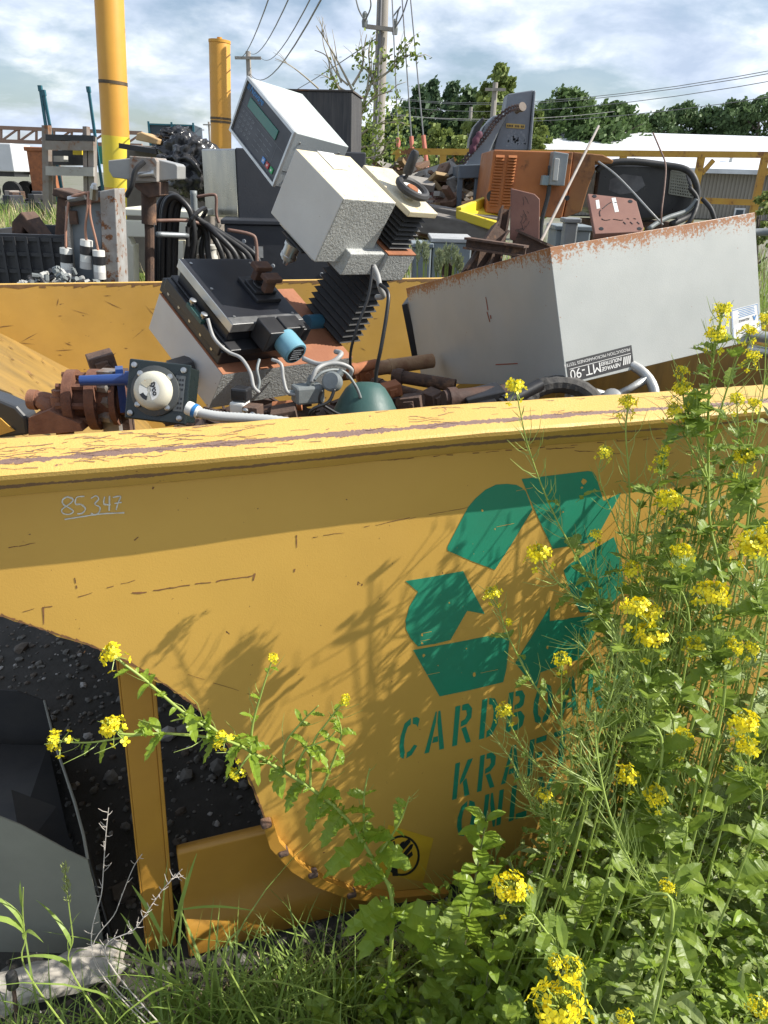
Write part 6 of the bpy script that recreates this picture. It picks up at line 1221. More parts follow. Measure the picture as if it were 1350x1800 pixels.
for k in range(420):
    p = PY(rr.uniform(618, 705), rr.gauss(225, 40), YS+rr.uniform(-.3, .5)); n1 = V((rr.uniform(-1, 1), rr.uniform(-1, 1), rr.uniform(-.2, 1))).normalized(); s = rr.uniform(.015, .036); x = n1.orthogonal().normalized()*s; y = n1.cross(x)*.6; mbl.face([p-x, p-y, p+x, p+y])
mbt.build('branches', m_twig, t, smooth=True); mbl.build('leaves', m_l_sap, t)
# ================================================================ foreground vegetation
m_stem = mat('stem_green', (.36, .46, .1), (.28, .37, .08), 20, .5, translucent=.1); m_stemd = mat('stem_dull', (.12, .17, .05), (.16, .14, .06), 12, .6)
m_pod = mat('pod_green', (.38, .48, .12), (.3, .39, .1), 30, .5, translucent=.2)
m_leafA = mat('mustard_leaf', (.26, .35, .05), (.18, .27, .04), 25, .45, translucent=.42, bump=.2, bs=150); m_leafB = mat('mustard_leaf_grey', (.3, .36, .12), (.22, .29, .09), 25, .5, translucent=.35, bump=.2, bs=150)
m_leafC = mat('fresh_leaf', (.3, .42, .045), (.22, .34, .036), 20, .42, translucent=.45)
m_petal = mat('yellow_petal', (.93, .82, .03), (.9, .74, .02), 60, .5, translucent=.3); m_bud = mat('flower_bud', (.42, .42, .04), (.3, .36, .05), 60, .5)
m_grass = mat('grass_blade', (.3, .41, .09), (.2, .3, .06), 6, .5, translucent=.35); m_straw = mat('dry_straw', (.5, .41, .25), (.38, .3, .18), 8, .8); m_dry = mat('dry_twig', (.55, .5, .45), (.42, .38, .34), 25, .85)
R6 = random.Random(77)
def rv(s=1): return V((R6.uniform(-s, s), R6.uniform(-s, s), R6.uniform(-s, s)))
def leaf(mb, p, d, L, W, droop=.25, lobes=0, fold=.25, n=None, mi=0, twist=0):
    d = V(d).normalized(); up = V((0, 0, 1)); side = d.cross(up)
    if side.length < .1: side = V((1, 0, 0))
    side.normalize(); nn = side.cross(d).normalized()
    if twist: side = side*math.cos(twist)+nn*math.sin(twist); nn = side.cross(d).normalized()
    n = n or (11 if lobes else 5); prev = None; lob = 3.1415*(2.6 if W/L > .23 else 3.6)
    for k in range(n+1):
        t = k/n; c = V(p)+d*(L*t*(1-.25*droop*t))-V((0, 0, 1))*(droop*L*t*t)
        if lobes: w = W*(.2+.8*math.sin(math.pi*min(1, t*.8+.15)))*(.55+.75*abs(math.sin(t*lob+L*300))**.7*(1-t*.3)+(.18 if k % 2 else 0)) if k < n else .0
        else: w = W*math.sin(math.pi*min(1, (t*.93+.05)))**.8
        if k == 0: w = W*.12
        wav = nn*(W*.12*math.sin(k*2.1+L*90)); a, b = c-side*w+nn*fold*w+wav, c+side*w+nn*fold*w-wav
        if lobes: a += d*L*.05*math.sin(k*2.6); b += d*L*.05*math.sin(k*2.9+1)
        if prev: mb.face([prev[0], prev[1], c, a], mi); mb.face([prev[1], prev[2], b, c], mi)
        prev = (a, c, b)
def flower_head(p, d, r, seed, parent, dens=1.0):
    rr = random.Random(seed); mb = MB(); d = V(d).normalized(); x = d.orthogonal().normalized(); y = d.cross(x); nf = int((15+r*1000*1.5+max(0, r-.016)*2500)*dens*.85)
    fs = max(.0042, min(.0068, r*.36))
    for k in range(nf):
        g = k*2.39996; q = (k+.5)/nf; ph = math.acos(1-q*1.25)      # dome
        o = (x*math.cos(g)+y*math.sin(g))*math.sin(ph)+d*math.cos(ph)*.75; c = V(p)+o*r*rr.uniform(.45, 1.1); nrm = (o+V((rr.uniform(-.4, .4), rr.uniform(-.4, .4), rr.uniform(-.2, .5)))).normalized()
        if k > nf-6: c = V(p)-d*r*rr.uniform(.4, 1.6)+(x*math.cos(g)+y*math.sin(g))*r*rr.uniform(.8, 1.35)
        mb.tube([V(p)-d*r*.5*q, c], .0006, 3, False, 1)
        if q < .16: mb.lathe(c-nrm*.002, nrm, [(0, .0006), (.0018, .0015), (.0036, .0008)], 5, 2); continue
        fx = nrm.orthogonal().normalized(); fy = nrm.cross(fx); a0 = rr.uniform(0, 1.5); s = fs*rr.uniform(.8, 1.15)
        for e in range(4):
            a = a0+e*math.pi/2; u_ = fx*math.cos(a)+fy*math.sin(a); w_ = nrm.cross(u_); cup = nrm*s*rr.uniform(.1, .45)
            mb.face([c, c+u_*s*.6-w_*s*.42+cup*.6, c+u_*s*1.02-w_*s*.25+cup, c+u_*s*1.02+w_*s*.25+cup, c+u_*s*.6+w_*s*.42+cup*.6], 0)
        mb.lathe(c, nrm, [(0, .0006), (.0016, .0007)], 4, 2)
    return mb.build('flower_head', [m_petal, m_stem, m_bud], parent)
SD = [0]
def mustard(label, paths, leafy=0, pods=14, r0=.0022, lf=m_leafA, lsize=.05, group='yellow flowering mustard plants', lobes=1, name='mustard_plant', cat='plant', podlen=.034, lw=1., lq=.75):
    # paths: list of ([(px,py,Y)...], head radius px or 0). First is the main stem, beginning at the ground.
    first = paths[0][0][0]; root = first if isinstance(first, V) else PY(*first); hop_n = 0; t = thing(name, label, cat, V((root.x, root.y, 0)), group)
    ms, mp, ml = MB(), MB(), MB(); heads = []
    for n_, (pts, hr) in enumerate(paths):
        P_ = smooth_path([q if isinstance(q, V) else PY(*q) for q in pts], 7); m = len(P_); rb = r0*(1 if n_ == 0 else .62)
        ms.tube(P_, [rb*(1-.62*k/(m-1)) for k in range(m)], 6)
        tip = P_[-1]; dist = (tip-EYE).length; dd = (P_[-1]-P_[-3]).normalized(); r = hr*.86*dist/F if hr else 0
        if hr: heads.append((tip, (dd+V((0, -.25, .5))).normalized(), r))
        Ltot = sum((b-a).length for a, b in zip(P_, P_[1:]))
        np_ = int(pods*min(1.6, Ltot/.3))
        for k in range(np_):      # thin curved seed pods below the flowers
            q = R6.uniform(.32 if n_ == 0 else .12, .97); i = min(m-2, int(q*(m-1))); p = P_[i]+(P_[i+1]-P_[i])*(q*(m-1)-i); d0 = (P_[i+1]-P_[i]).normalized(); o = rv(); o = (o-d0*o.dot(d0)).normalized()
            L = podlen*R6.uniform(.5, 1.25)*(1 if q < .85 else .5); a = p+(o*.8+d0*.45)*L*.3; b = p+(o*.95+d0*.8)*L*.62+V((0, 0, .002)); c = p+(o*.95+d0*1.35)*L*.95
            mp.tube([p, a, b, c], [.00045, .0006, .00062, .00025], 3, False)
        nl = int(leafy*Ltot/.3)
        for k in range(nl):
            q = R6.uniform(.03, lq)**1.1; i = min(m-2, int(q*(m-1))); p = P_[i]; d0 = (P_[i+1]-P_[i]).normalized(); o = rv(); o = (o-d0*o.dot(d0)).normalized(); L = lsize*R6.uniform(.6, 1.5)*(1.15-q*.6)
            leaf(ml, p, o+d0*.55+V((0, -.1, .1)), L, L*R6.uniform(.14, .25)*lw, R6.uniform(.1, .6), lobes if R6.random() < .75 else 0, R6.uniform(.1, .45), twist=R6.uniform(-.5, .5))
    ms.build('stem', m_stem, t, smooth=True)
    if mp.f: mp.build('seed_pods', m_pod, t)['kind'] = 'stuff'
    if ml.f: ml.build('leaves', lf, t)['kind'] = 'stuff'
    for h in heads: SD[0] += 1; flower_head(*h, SD[0], t, 1.0)
    return t
def root(x, Y): return V((x, Y, 0))
G = lambda px, py: PZ(px, py, 0)
# --- named plants (root, then the way up to each flower head)
mustard('tall thin mustard stem with flower over the rim below the grey cover', [([root(.42, 1.02), (1150, 1300, 1.08), (1082, 1110, 1.12), (1030, 1010, 1.13), (972, 900, 1.13), (930, 790, 1.12), (906, 680, 1.11)], 19)], 3, 40, lsize=.04)
mustard('mustard stem whose flower stands over the rim right of the black name plate', [([root(.40, 1.06), (1130, 1150, 1.12), (1110, 990, 1.14), (1106, 850, 1.14), (1100, 760, 1.14), (1104, 708, 1.14)], 18), ([(1112, 985, 1.14), (1080, 910, 1.13), (1056, 850, 1.13), (1054, 815, 1.13), (1064, 795, 1.13)], 14), ([(1112, 985, 1.14), (1120, 910, 1.14), (1140, 850, 1.14), (1162, 812, 1.14)], 13)], 3, 22, lsize=.045)
mustard('tallest mustard plant, its flowers reaching over the calibration sticker', [([root(.52, 1.05), (1250, 1150, 1.12), (1246, 900, 1.15), (1245, 720, 1.15), (1252, 640, 1.15), (1266, 570, 1.15), (1270, 546, 1.15)], 17), ([(1252, 640, 1.15), (1256, 605, 1.15), (1258, 588, 1.15)], 19), ([(1248, 790, 1.15), (1276, 690, 1.14), (1300, 620, 1.14), (1318, 582, 1.14)], 15), ([(1290, 650, 1.14), (1315, 640, 1.14), (1322, 626, 1.14)], 14), ([(1246, 850, 1.15), (1222, 760, 1.15), (1205, 710, 1.15), (1197, 683, 1.15)], 18), ([(1246, 850, 1.15), (1215, 790, 1.14), (1194, 745, 1.14), (1188, 722, 1.14)], 16), ([(1215, 780, 1.15), (1200, 690, 1.15), (1200, 650, 1.15)], 9)], 7, 30, lsize=.06, r0=.003)
mustard('mustard plant at the right edge with flowers on the rim', [([root(.58, .98), (1300, 1000, 1.06), (1302, 850, 1.08), (1298, 760, 1.08), (1295, 702, 1.08)], 15), ([(1302, 850, 1.08), (1318, 760, 1.08), (1326, 708, 1.08)], 11), ([(1304, 900, 1.07), (1312, 840, 1.07), (1308, 803, 1.07)], 19), ([(1302, 860, 1.08), (1340, 700, 1.1), (1346, 560, 1.1)], 13)], 6, 26, lsize=.055)
mustard('mustard plant with flowers beside the upper right recycling arrow', [([root(.44, .98), (1200, 1200, 1.06), (1180, 1000, 1.1), (1172, 930, 1.1), (1176, 878, 1.1)], 22), ([(1180, 1010, 1.1), (1150, 960, 1.1), (1165, 820, 1.12), (1170, 790, 1.12)], 8), ([(1190, 1100, 1.08), (1198, 1020, 1.08), (1200, 968, 1.08)], 19), ([(1188, 1130, 1.08), (1140, 1060, 1.1), (1110, 1002, 1.1)], 18)], 8, 26, lsize=.06)
mustard('mustard stem bending left with flower between the upper recycling arrows', [([root(.42, .94), (1180, 1350, .98), (1120, 1180, 1.03), (1060, 1090, 1.06), (1000, 1040, 1.07), (962, 1005, 1.07), (947, 973, 1.07)], 22)], 4, 26, lsize=.04)
mustard('mustard stem with half open green buds between the recycling arrows', [([root(.36, 1.0), (1070, 1200, 1.05), (1055, 1080, 1.08), (1048, 1000, 1.09), (1047, 940, 1.09)], 11)], 6, 14, lsize=.05)
mustard('thin mustard stem with flower in the middle of the recycling symbol', [([root(.27, 1.0), (1030, 1380, 1.02), (985, 1275, 1.04), (930, 1190, 1.05), (890, 1110, 1.06), (876, 1065, 1.06), (864, 1042, 1.06)], 16), ([(885, 1105, 1.06), (895, 1092, 1.06)], 4)], 2, 20, lsize=.035)
mustard('upright mustard stem with one flower over the lower right arrow', [([root(.25, .96), (995, 1400, .98), (988, 1300, 1.0), (987, 1220, 1.01), (987, 1160, 1.01)], 16)], 2, 18, lsize=.03)
mustard('mustard stem with flower in front of the word CARDBOARD', [([root(.27, .92), (1030, 1420, .96), (980, 1375, .98), (930, 1330, .99), (900, 1280, .99), (886, 1249, .99)], 17)], 2, 22, lsize=.03)
mustard('short mustard plant with small flower below the stencilled words', [([root(.2, .92), (975, 1500, .94), (960, 1440, .95), (957, 1398, .95)], 14)], 6, 10, lsize=.05)
mustard('mustard plant with the largest flower clusters right of the recycling symbol', [([root(.36, .86), (1150, 1400, .9), (1140, 1250, .93), (1140, 1160, .94), (1142, 1118, .94)], 27), ([(1140, 1200, .93), (1120, 1130, .94), (1120, 1066, .95)], 24), ([(1140, 1200, .93), (1150, 1120, .95), (1142, 1078, .96)], 22)], 8, 30, lsize=.06, r0=.003)
mustard('mustard plant with a broad flower head near the right edge', [([root(.5, .84), (1260, 1300, .92), (1256, 1150, .95), (1250, 1080, .96), (1252, 1042, .96)], 29), ([(1256, 1180, .95), (1235, 1150, .95), (1222, 1136, .95)], 18), ([(1258, 1200, .94), (1275, 1160, .94), (1290, 1138, .94)], 17), ([(1258, 1200, .94), (1300, 1165, .94), (1322, 1142, .94)], 14)], 8, 28, lsize=.06, r0=.003)
mustard('mustard plant with wide flower head cut by the right edge', [([root(.56, .86), (1330, 1200, .93), (1330, 1050, .96), (1322, 958, .97)], 28), ([(1330, 1050, .96), (1350, 980, .97), (1348, 940, .97)], 22)], 8, 28, lsize=.06)
mustard('mustard plant with paired flowers low at the right edge', [([root(.5, .8), (1320, 1480, .84), (1318, 1360, .87), (1310, 1270, .89)], 23), ([(1318, 1370, .87), (1300, 1330, .88), (1312, 1312, .88)], 20)], 9, 24, lsize=.06)
mustard('mustard plant with slanting stem and flower right of the lettering', [([root(.34, .88), (1120, 1420, .9), (1150, 1370, .92), (1180, 1330, .93), (1202, 1298, .93)], 19)], 6, 18, lsize=.05)
mustard('mustard plant with two flowers leaning left below the lettering', [([root(.42, .82), (1200, 1500, .86), (1160, 1450, .88), (1125, 1400, .89), (1102, 1362, .89)], 20), ([(1165, 1455, .88), (1160, 1420, .88), (1152, 1398, .88)], 19)], 9, 18, lsize=.06)
mustard('mustard plant with bright flower head low in the foreground', [([root(.27, .74), (1020, 1740, .74), (975, 1660, .76), (930, 1600, .77), (905, 1585, .78), (897, 1560, .78)], 30)], 7, 16, lsize=.05, r0=.0026)
mustard('nearest mustard plant, its large flower cut by the bottom edge', [([root(.235, .52), (1010, 1850, .5), (992, 1810, .5), (985, 1768, .5)], 46)], 4, 14, lsize=.04, podlen=.03)
mustard('small mustard sprig with two flowers above the nearest flower', [([root(.25, .64), (1020, 1770, .62), (1010, 1725, .63), (1008, 1702, .63)], 17), ([(1018, 1765, .62), (985, 1715, .63), (976, 1692, .63)], 11)], 4, 8, lsize=.04)
mustard('little mustard sprig with fading flower low at right', [([root(.42, .78), (1185, 1640, .78), (1176, 1590, .79), (1173, 1558, .79)], 12)], 6, 8, lsize=.05)
mustard('mustard sprig at the bottom right corner', [([root(.44, .6), (1350, 1850, .58), (1345, 1800, .59), (1338, 1772, .59)], 17), ([(1350, 1850, .58), (1120, 1830, .58), (1100, 1790, .58)], 14)], 4, 10, lsize=.04)
mustard('long mustard stem without flowers slanting across the lower right', [([root(.42, .68), (1180, 1640, .76), (1130, 1560, .79), (1075, 1440, .84), (1050, 1330, .88), (1045, 1250, .9)], 0), ([(1060, 1390, .86), (1010, 1360, .88), (960, 1330, .9)], 0), ([(1050, 1300, .89), (1080, 1200, .92), (1090, 1120, .93)], 0)], 3, 60, lsize=.04, r0=.003)
# --- the big leaning plant on the left
big = mustard('large mustard plant leaning left across the hopper edge with wide leaves', [
    ([root(.03, .96), (690, 1600, .97), (660, 1520, .97), (610, 1440, .97), (545, 1385, .96), (480, 1345, .95), (425, 1312, .94), (380, 1290, .93), (320, 1250, .92), (255, 1195, .91), (215, 1165, .91), (196, 1148, .91)], 21),
    ([(440, 1320, .94), (445, 1270, .95), (462, 1210, .96), (480, 1155, .97)], 8), ([(545, 1385, .96), (550, 1310, .96), (575, 1270, .97), (608, 1228, .97)], 7),
    ([(500, 1355, .95), (500, 1310, .96), (530, 1270, .97), (560, 1240, .97)], 0), ([(560, 1400, .96), (585, 1340, .97), (600, 1290, .97), (590, 1250, .98)], 0), ([(640, 1470, .97), (640, 1400, .97), (650, 1350, .98)], 0), ([(520, 1365, .95), (535, 1320, .95), (575, 1300, .95), (590, 1285, .95)], 0), ([(660, 1510, .97), (700, 1450, .97), (720, 1400, .97)], 0), ([(400, 1302, .93), (360, 1270, .93), (330, 1262, .93), (300, 1268, .93)], 0),
    ([(400, 1300, .93), (330, 1292, .92), (260, 1290, .91), (160, 1305, .9), (98, 1302, .9)], 18), ([(270, 1290, .91), (215, 1290, .9), (195, 1278, .9)], 22), ([(420, 1310, .93), (400, 1302, .92), (388, 1298, .92)], 18), ([(440, 1325, .93), (425, 1345, .92), (415, 1360, .92)], 13)], 15, 9, r0=.0042, lf=m_leafC, lw=.85, lq=.9, lsize=.034, podlen=.03)
ml = MB()
for (x, y, Y, dx, dz, dy, L, W) in ((690, 1590, .97, -1, .1, -.5, .11, .03), (670, 1530, .97, -.5, .5, -.5, .09, .028), (660, 1500, .97, 1, .5, -.5, .085, .03), (650, 1480, .97, .2, 1, -.3, .1, .026), (640, 1480, .97, -.9, -.1, -.6, .09, .028), (600, 1430, .97, -.6, -.6, -.5, .06, .02), (560, 1395, .96, .6, .6, -.4, .07, .018), (560, 1395, .96, -.3, -.9, -.4, .06, .02), (480, 1345, .95, .3, -.8, -.3, .05, .018), (700, 1600, .97, 1, .3, -.4, .13, .035), (705, 1620, .97, .8, .0, -.6, .11, .03), (695, 1610, .97, -.8, -.1, -.7, .1, .03), (600, 1430, .97, .8, .6, -.2, .08, .02), (530, 1375, .96, -.5, -.6, -.4, .05, .016), (420, 1312, .93, -.4, -.7, -.3, .05, .014), (385, 1292, .93, -.5, -.6, -.3, .045, .013), (330, 1255, .92, .3, -.8, -.3, .04, .012), (640, 1475, .97, .7, .8, -.3, .09, .022)):
    leaf(ml, PY(x, y, Y), V((dx, dy, dz)), L, W*.66, .35, 1, .2, 13, 0, R6.uniform(-.4, .4))
ml.build('broad_leaves', m_leafC, big)['kind'] = 'stuff'
# thin branching stems full of pods over the right half of the lettering
for k, (x0, Y0_, pts, lab) in enumerate(((.34, .95, [(1075, 1330, 1.0), (1060, 1200, 1.03), (1080, 1120, 1.05)], 'bare podded stem crossing the end of the word CARDBOARD'), (.3, .93, [(1030, 1420, .97), (1020, 1330, .99), (1040, 1230, 1.01)], 'bare podded stem crossing the end of the word KRAFT'), (.24, .92, [(970, 1500, .94), (935, 1420, .96), (930, 1370, .97)], 'short podded stem crossing the lowest stencilled word'), (.38, .9, [(1120, 1320, .96), (1110, 1200, .99), (1080, 1120, 1.0)], 'podded stem below the right hand arrow of the symbol'))):
    br = []
    for q in range(3):
        a = PY(*pts[q % 2]); e = V((R6.uniform(-.09, .06), R6.uniform(-.03, .03), R6.uniform(.06, .15))); br.append(([a, a+e*.5+V((0, 0, .015)), a+e], 0))
    mustard(lab, [([root(x0, Y0_)]+pts, 0)]+br, 5, 34, lsize=.03, group='podded mustard stems before the lettering', lw=.7)
# --- generic leafy stems filling the thicket at right (built once each, roots spread)
for k in range(10):
    x, y = R6.uniform(.5, .9), R6.uniform(.93, 1.2)
    if x > .75: y = R6.uniform(1.02, 1.25)
    y = min(y, 1.1+.33*x-.06); hgt = R6.uniform(.45, .85)*(1.0 if x < .6 else 1.25)*(.72+.4*min(1, max(0, x-.25)/.4)); ln = V((R6.uniform(-.12, .06), R6.uniform(-.06, .06), 0))
    p0 = root(x, y); ps = [p0, p0+ln*.3+V((0, 0, hgt*.35)), p0+ln*.8+V((0, 0, hgt*.7)), p0+ln*1.3+V((0, 0, hgt))]
    br = []
    for q in range(4): a = ps[1]+(ps[2]-ps[1])*R6.random(); e = V((R6.uniform(-.12, .12), R6.uniform(-.1, .06), R6.uniform(.1, .25))); br.append(([a, a+e*.5+V((0, 0, .02)), a+e], 0))
    inside = x < .62
    mustard('leafy green stem without flowers in the thicket at the right' if inside else 'leafy tall stem by the right edge of the thicket', [(ps, 0)]+br, 15, 26, lf=R6.choice((m_leafA, m_leafB, m_leafA)), lsize=.055, group='leafy stems of the right hand thicket' if inside else 'leafy stems beyond the right edge', name='leafy_weed')
# leafy stems close to the sheet
for k in range(16):
    u = .55+.2*k/15+R6.uniform(-.02, .02); d = R6.uniform(.06, .24)*(1 if u > .6 else .6); hgt = R6.uniform(.55, .95) if u < .6 else R6.uniform(.75, 1.15); p0 = HF(u, .07-d, 0); ln = V((R6.uniform(-.1, .05), R6.uniform(-.03, .03), 0)); ps = [p0, p0+ln*.3+V((0, 0, hgt*.35)), p0+ln*.8+V((0, 0, hgt*.7)), p0+ln*1.2+V((0, 0, hgt))]; br = []
    for q in range(5): a = ps[1]+(ps[3]-ps[1])*R6.random()*.8; e = V((R6.uniform(-.1, .1), R6.uniform(-.06, .02), R6.uniform(.08, .2))); br.append(([a, a+e*.5+V((0, 0, .02)), a+e], 0))
    mustard('tall leafy stem close against the yellow side panel', [(ps, 0)]+br, 15, 20, lf=R6.choice((m_leafA, m_leafB, m_leafA)), lsize=.036, lw=.6, group='leafy stems close to the side panel', name='leafy_weed')
# the stand of tall weeds continues to the right of the frame as one mass; its stems throw the long streaks of shade
mb = MB()
for k in range(80):
    d = R6.uniform(.08, .32); u = R6.uniform(-.02, .5)+2.9*d; u = max(u, .64+.25*d); hgt = min(1.65, R6.uniform(.5, 1.05)+2.57*d)
    if u < .78: hgt = min(hgt, R6.uniform(1.0, 1.3))
    p0 = HF(u, .07-d, 0); ln = V((R6.uniform(-.06, .06), R6.uniform(-.04, .04), 0)); top = p0+ln+V((0, 0, hgt)); sp = smooth_path([p0, p0+ln*.3+V((0, 0, hgt*.5)), top], 10); mb.tube(sp, [.003*(1-.5*q/20) for q in range(21)], 5, True, 0)
    for q in range(22):
        i = R6.randint(6, 20); p = sp[i]; a = R6.uniform(0, 6.3); dd = V((math.cos(a), math.sin(a), R6.uniform(.3, 1.2)))
        if R6.random() < .42: L = R6.uniform(.03, .075); leaf(mb, p, dd, L, L*R6.uniform(.07, .13), R6.uniform(.1, .5), 0, .2, 4, R6.choice((1, 2)), R6.uniform(-.5, .5))
        else: L = R6.uniform(.04, .09); e = p+dd.normalized()*L; mb.tube([p, (p+e)/2+V((0, 0, -.004)), e], [.0012, .0012, .0006], 3, False, 0); mb.tube([e, e+V((R6.uniform(-.01, .01), 0, .03))], [.0014, .0005], 3, False, 0)
    for q in range(5): leaf(mb, top, rv()+V((0, 0, .5)), .02, .006, .1, 0, .2, 3, 1)
tag(mb.build('tall_weeds', [m_stem, m_leafA, m_leafB], loc=HF(1, -.1, 0)), 'dense stand of tall green weeds along the right edge', 'weeds', kind='stuff')
# --- lance leaved weeds by the sticker and along the bottom
def lanceweed(label, px, py, Y, hgt, n, L, m=m_leafC, lobes=0, W=.15, grp='leafy weeds along the foot of the hopper', X=None):
    p0 = PZ(px, py, 0) if Y is None else V((PY(px, py, Y).x if X is None else X, Y, 0)); t = thing('leafy_weed', label, 'weed', p0, grp); ms, ml = MB(), MB()
    top = p0+V((R6.uniform(-.03, .03), R6.uniform(-.02, .02), hgt)); sp = smooth_path([p0, (p0+top)/2+V((R6.uniform(-.015, .015), 0, 0)), top], 8); ms.tube(sp, [.0026*(1-.5*k/16) for k in range(len(sp))], 5)
    for k in range(n):
        q = .15+.85*(k+.5)/n; i = min(len(sp)-1, int(q*(len(sp)-1))); a = k*2.4; leaf(ml, sp[i], V((math.cos(a), math.sin(a), .75 if q > .8 else .4)), L*R6.uniform(.7, 1.2)*(1.1-.4*q), L*W*R6.uniform(.8, 1.2), R6.uniform(.1, .5), lobes, .3, 8 if lobes else 6)
    ms.build('stem', m_stemd, t); ml.build('leaves', m, t)['kind'] = 'stuff'
lanceweed('lance leaved weed standing before the lowest stencilled letters', 818, 1690, .98, .62, 44, .075)
lanceweed('smaller lance leaved weed right of the warning sticker', 850, 1720, .9, .4, 30, .065)
lanceweed('bushy weed between the sticker and the bright low flower', 790, 1745, .9, .42, 34, .07, m_leafA, 1, .22)
lanceweed('bright green weed at the very bottom right of the grass', 1180, 1700, .74, .3, 26, .075, m_leafC, 1, .25)
lanceweed('broad leaved weed beneath the two leaning flowers', 1080, 1690, .76, .3, 26, .075, m_leafB, 1, .25)
lanceweed('pale leaved weed at the bottom centre', 740, 1790, .8, .26, 24, .06, m_leafB, 1, .26)
lanceweed('small leafy weed at the foot of the base rail', 560, 1720, .92, .2, 20, .055, m_leafA, 1, .24)
lanceweed('round leaved weed just right of the grass tuft', 430, 1700, .94, .06, 12, .035, m_leafC, 0, .35)
lanceweed('dark leafy weed at the left of the bright low flower', 880, 1740, .84, .36, 30, .065, m_leafA, 1, .24)
lanceweed('dense weed in the lower right corner', 1270, 1720, .7, .32, 28, .08, m_leafC, 1, .26)
lanceweed('tall lance leaved weed under the largest flower clusters', 1000, 1650, .9, .55, 44, .065, m_leafA, 0, .22)
lanceweed('grey leaved weed before the largest flower clusters', 1120, 1640, .84, .45, 36, .07, m_leafB, 1, .24)
for k in range(34):
    x = -.16+.72*k/33+R6.uniform(-.02, .02); y = R6.uniform(.74, 1.02+.3*x); side = ('left of', 'below', 'right of')[min(2, int(k/12))]
    p = V((x, y, 0)); t_ = lanceweed('small leafy weed in the low greenery %s the warning sticker' % side, 600, 1700, y, R6.uniform(.08, .24)+.4*max(0, x), R6.randint(16, 30), R6.uniform(.035, .06), R6.choice((m_leafA, m_leafB, m_leafC)), R6.choice((0, 0, 1)), R6.uniform(.09, .14), 'small weeds %s the sticker' % side, x)
# --- undergrowth that nobody could count
ml = MB()
for k in range(11500):
    x = R6.uniform(-.28, 1.05); y = R6.uniform(.6, 1.12+.3*x); fx = max(0, min(1, (x+.05)/.5)); z = R6.random()**1.2*(.06+.42*fx)
    if x < .12 and R6.random() < .55: continue
    L = R6.uniform(.022, .06); leaf(ml, V((x, y, z)), V((R6.uniform(-1, 1), R6.uniform(-1, .6), R6.uniform(-.1, .9))), L, L*R6.uniform(.08, .17), R6.uniform(0, .6), 1 if k % 3 else 0, .3, 7 if k % 3 else 4, R6.choice((0, 0, 1, 2)), R6.uniform(-.6, .6))
tag(ml.build('undergrowth', [m_leafA, m_leafB, m_leafC], loc=(.4, .9, 0)), 'dense low green leaves covering the ground at the foot of the plants', 'undergrowth', kind='stuff')
def blade(mb, p, a, L, W, bend, mi=0, n=5, z0=1.):
    d = V((math.cos(a), math.sin(a), 0)); s = V((-math.sin(a), math.cos(a), 0)); prev = None
    for k in range(n+1):
        t = k/n; c = p+d*(bend*L*t*t)+V((0, 0, z0*L*(t-.45*bend*t*t*t))); w = W*(1-t**2.2)*(.6+.4*min(1, t*4)); cur = (c-s*w, c+s*w) if k < n else (c, c)
        if prev: mb.face([prev[0], prev[1], cur[1], cur[0]] if k < n else [prev[0], prev[1], c], mi)
        prev = cur
mb = MB()
for k in range(7500):
    x = R6.uniform(-.75, .95); y = R6.uniform(.62, 1.17+.33*x)
    if x < -.32: y = R6.uniform(.62, .95)
    tuft = mnoise.noise(V((x*5, y*5, 1))); L = R6.uniform(.04, .18)*(1.2+tuft); dry = R6.random() < .5
    if x < -.4 and R6.random() < .4: continue
    blade(mb, V((x, y, 0)), R6.uniform(0, 6.3), L*(.8 if dry else 1.2), R6.uniform(.0012, .003)*(.6 if dry else 1), R6.uniform(.1, 1.2), 1 if dry else 0, 4, 1 if not dry else R6.uniform(.3, 1))
for k in range(3600):      # fallen straw
    x = R6.uniform(-.5, .9); y = R6.uniform(.62, 1.15+.33*x); p = V((x, y, R6.uniform(.0, .02))); a = R6.uniform(0, 6.3); d = V((math.cos(a), math.sin(a), R6.uniform(-.1, .35)))*R6.uniform(.02, .08); mb.tube([p, p+d*.5+V((0, 0, .004)), p+d], .0008, 3, False, 1)
tag(mb.build('grass', [m_grass, m_straw], loc=(0, .8, 0)), 'short green grass and dry straw along the bottom', 'grass', kind='stuff')
# --- separate tall grass tufts and stalks at lower left
def tuft(label, cx, cy, Y, n, L0, L1, spr, W=(.002, .0045)):
    p0 = V((PY(cx, cy, Y).x, Y, 0)); mb = MB()
    for k in range(n): blade(mb, p0+V((max(-1.4, min(1.4, R6.gauss(0, 1)))*spr*.8, max(-1.4, min(1.4, R6.gauss(0, 1)))*spr*.5, 0)), R6.uniform(0, 6.3), R6.uniform(L0, L1), R6.uniform(*W), R6.uniform(.1, .7), 0, 7)
    tag(mb.build('grass_tuft', m_grass, loc=p0), label, 'grass tuft', 'tall grass tufts at the lower left')
tuft('tall grass tuft in front of the yellow base post', 320, 1690, .95, 44, .15, .5, .05); tuft('grass tuft before the base rail right of the post', 420, 1700, .93, 36, .12, .38, .055); tuft('low grass tuft at the bottom edge left of centre', 500, 1790, .8, 40, .06, .16, .06); tuft('thin grass tuft beside the timber end', 250, 1740, .86, 18, .08, .2, .035)
tuft('grass tuft below the leaning mustard plant', 600, 1700, .92, 40, .1, .3, .06)
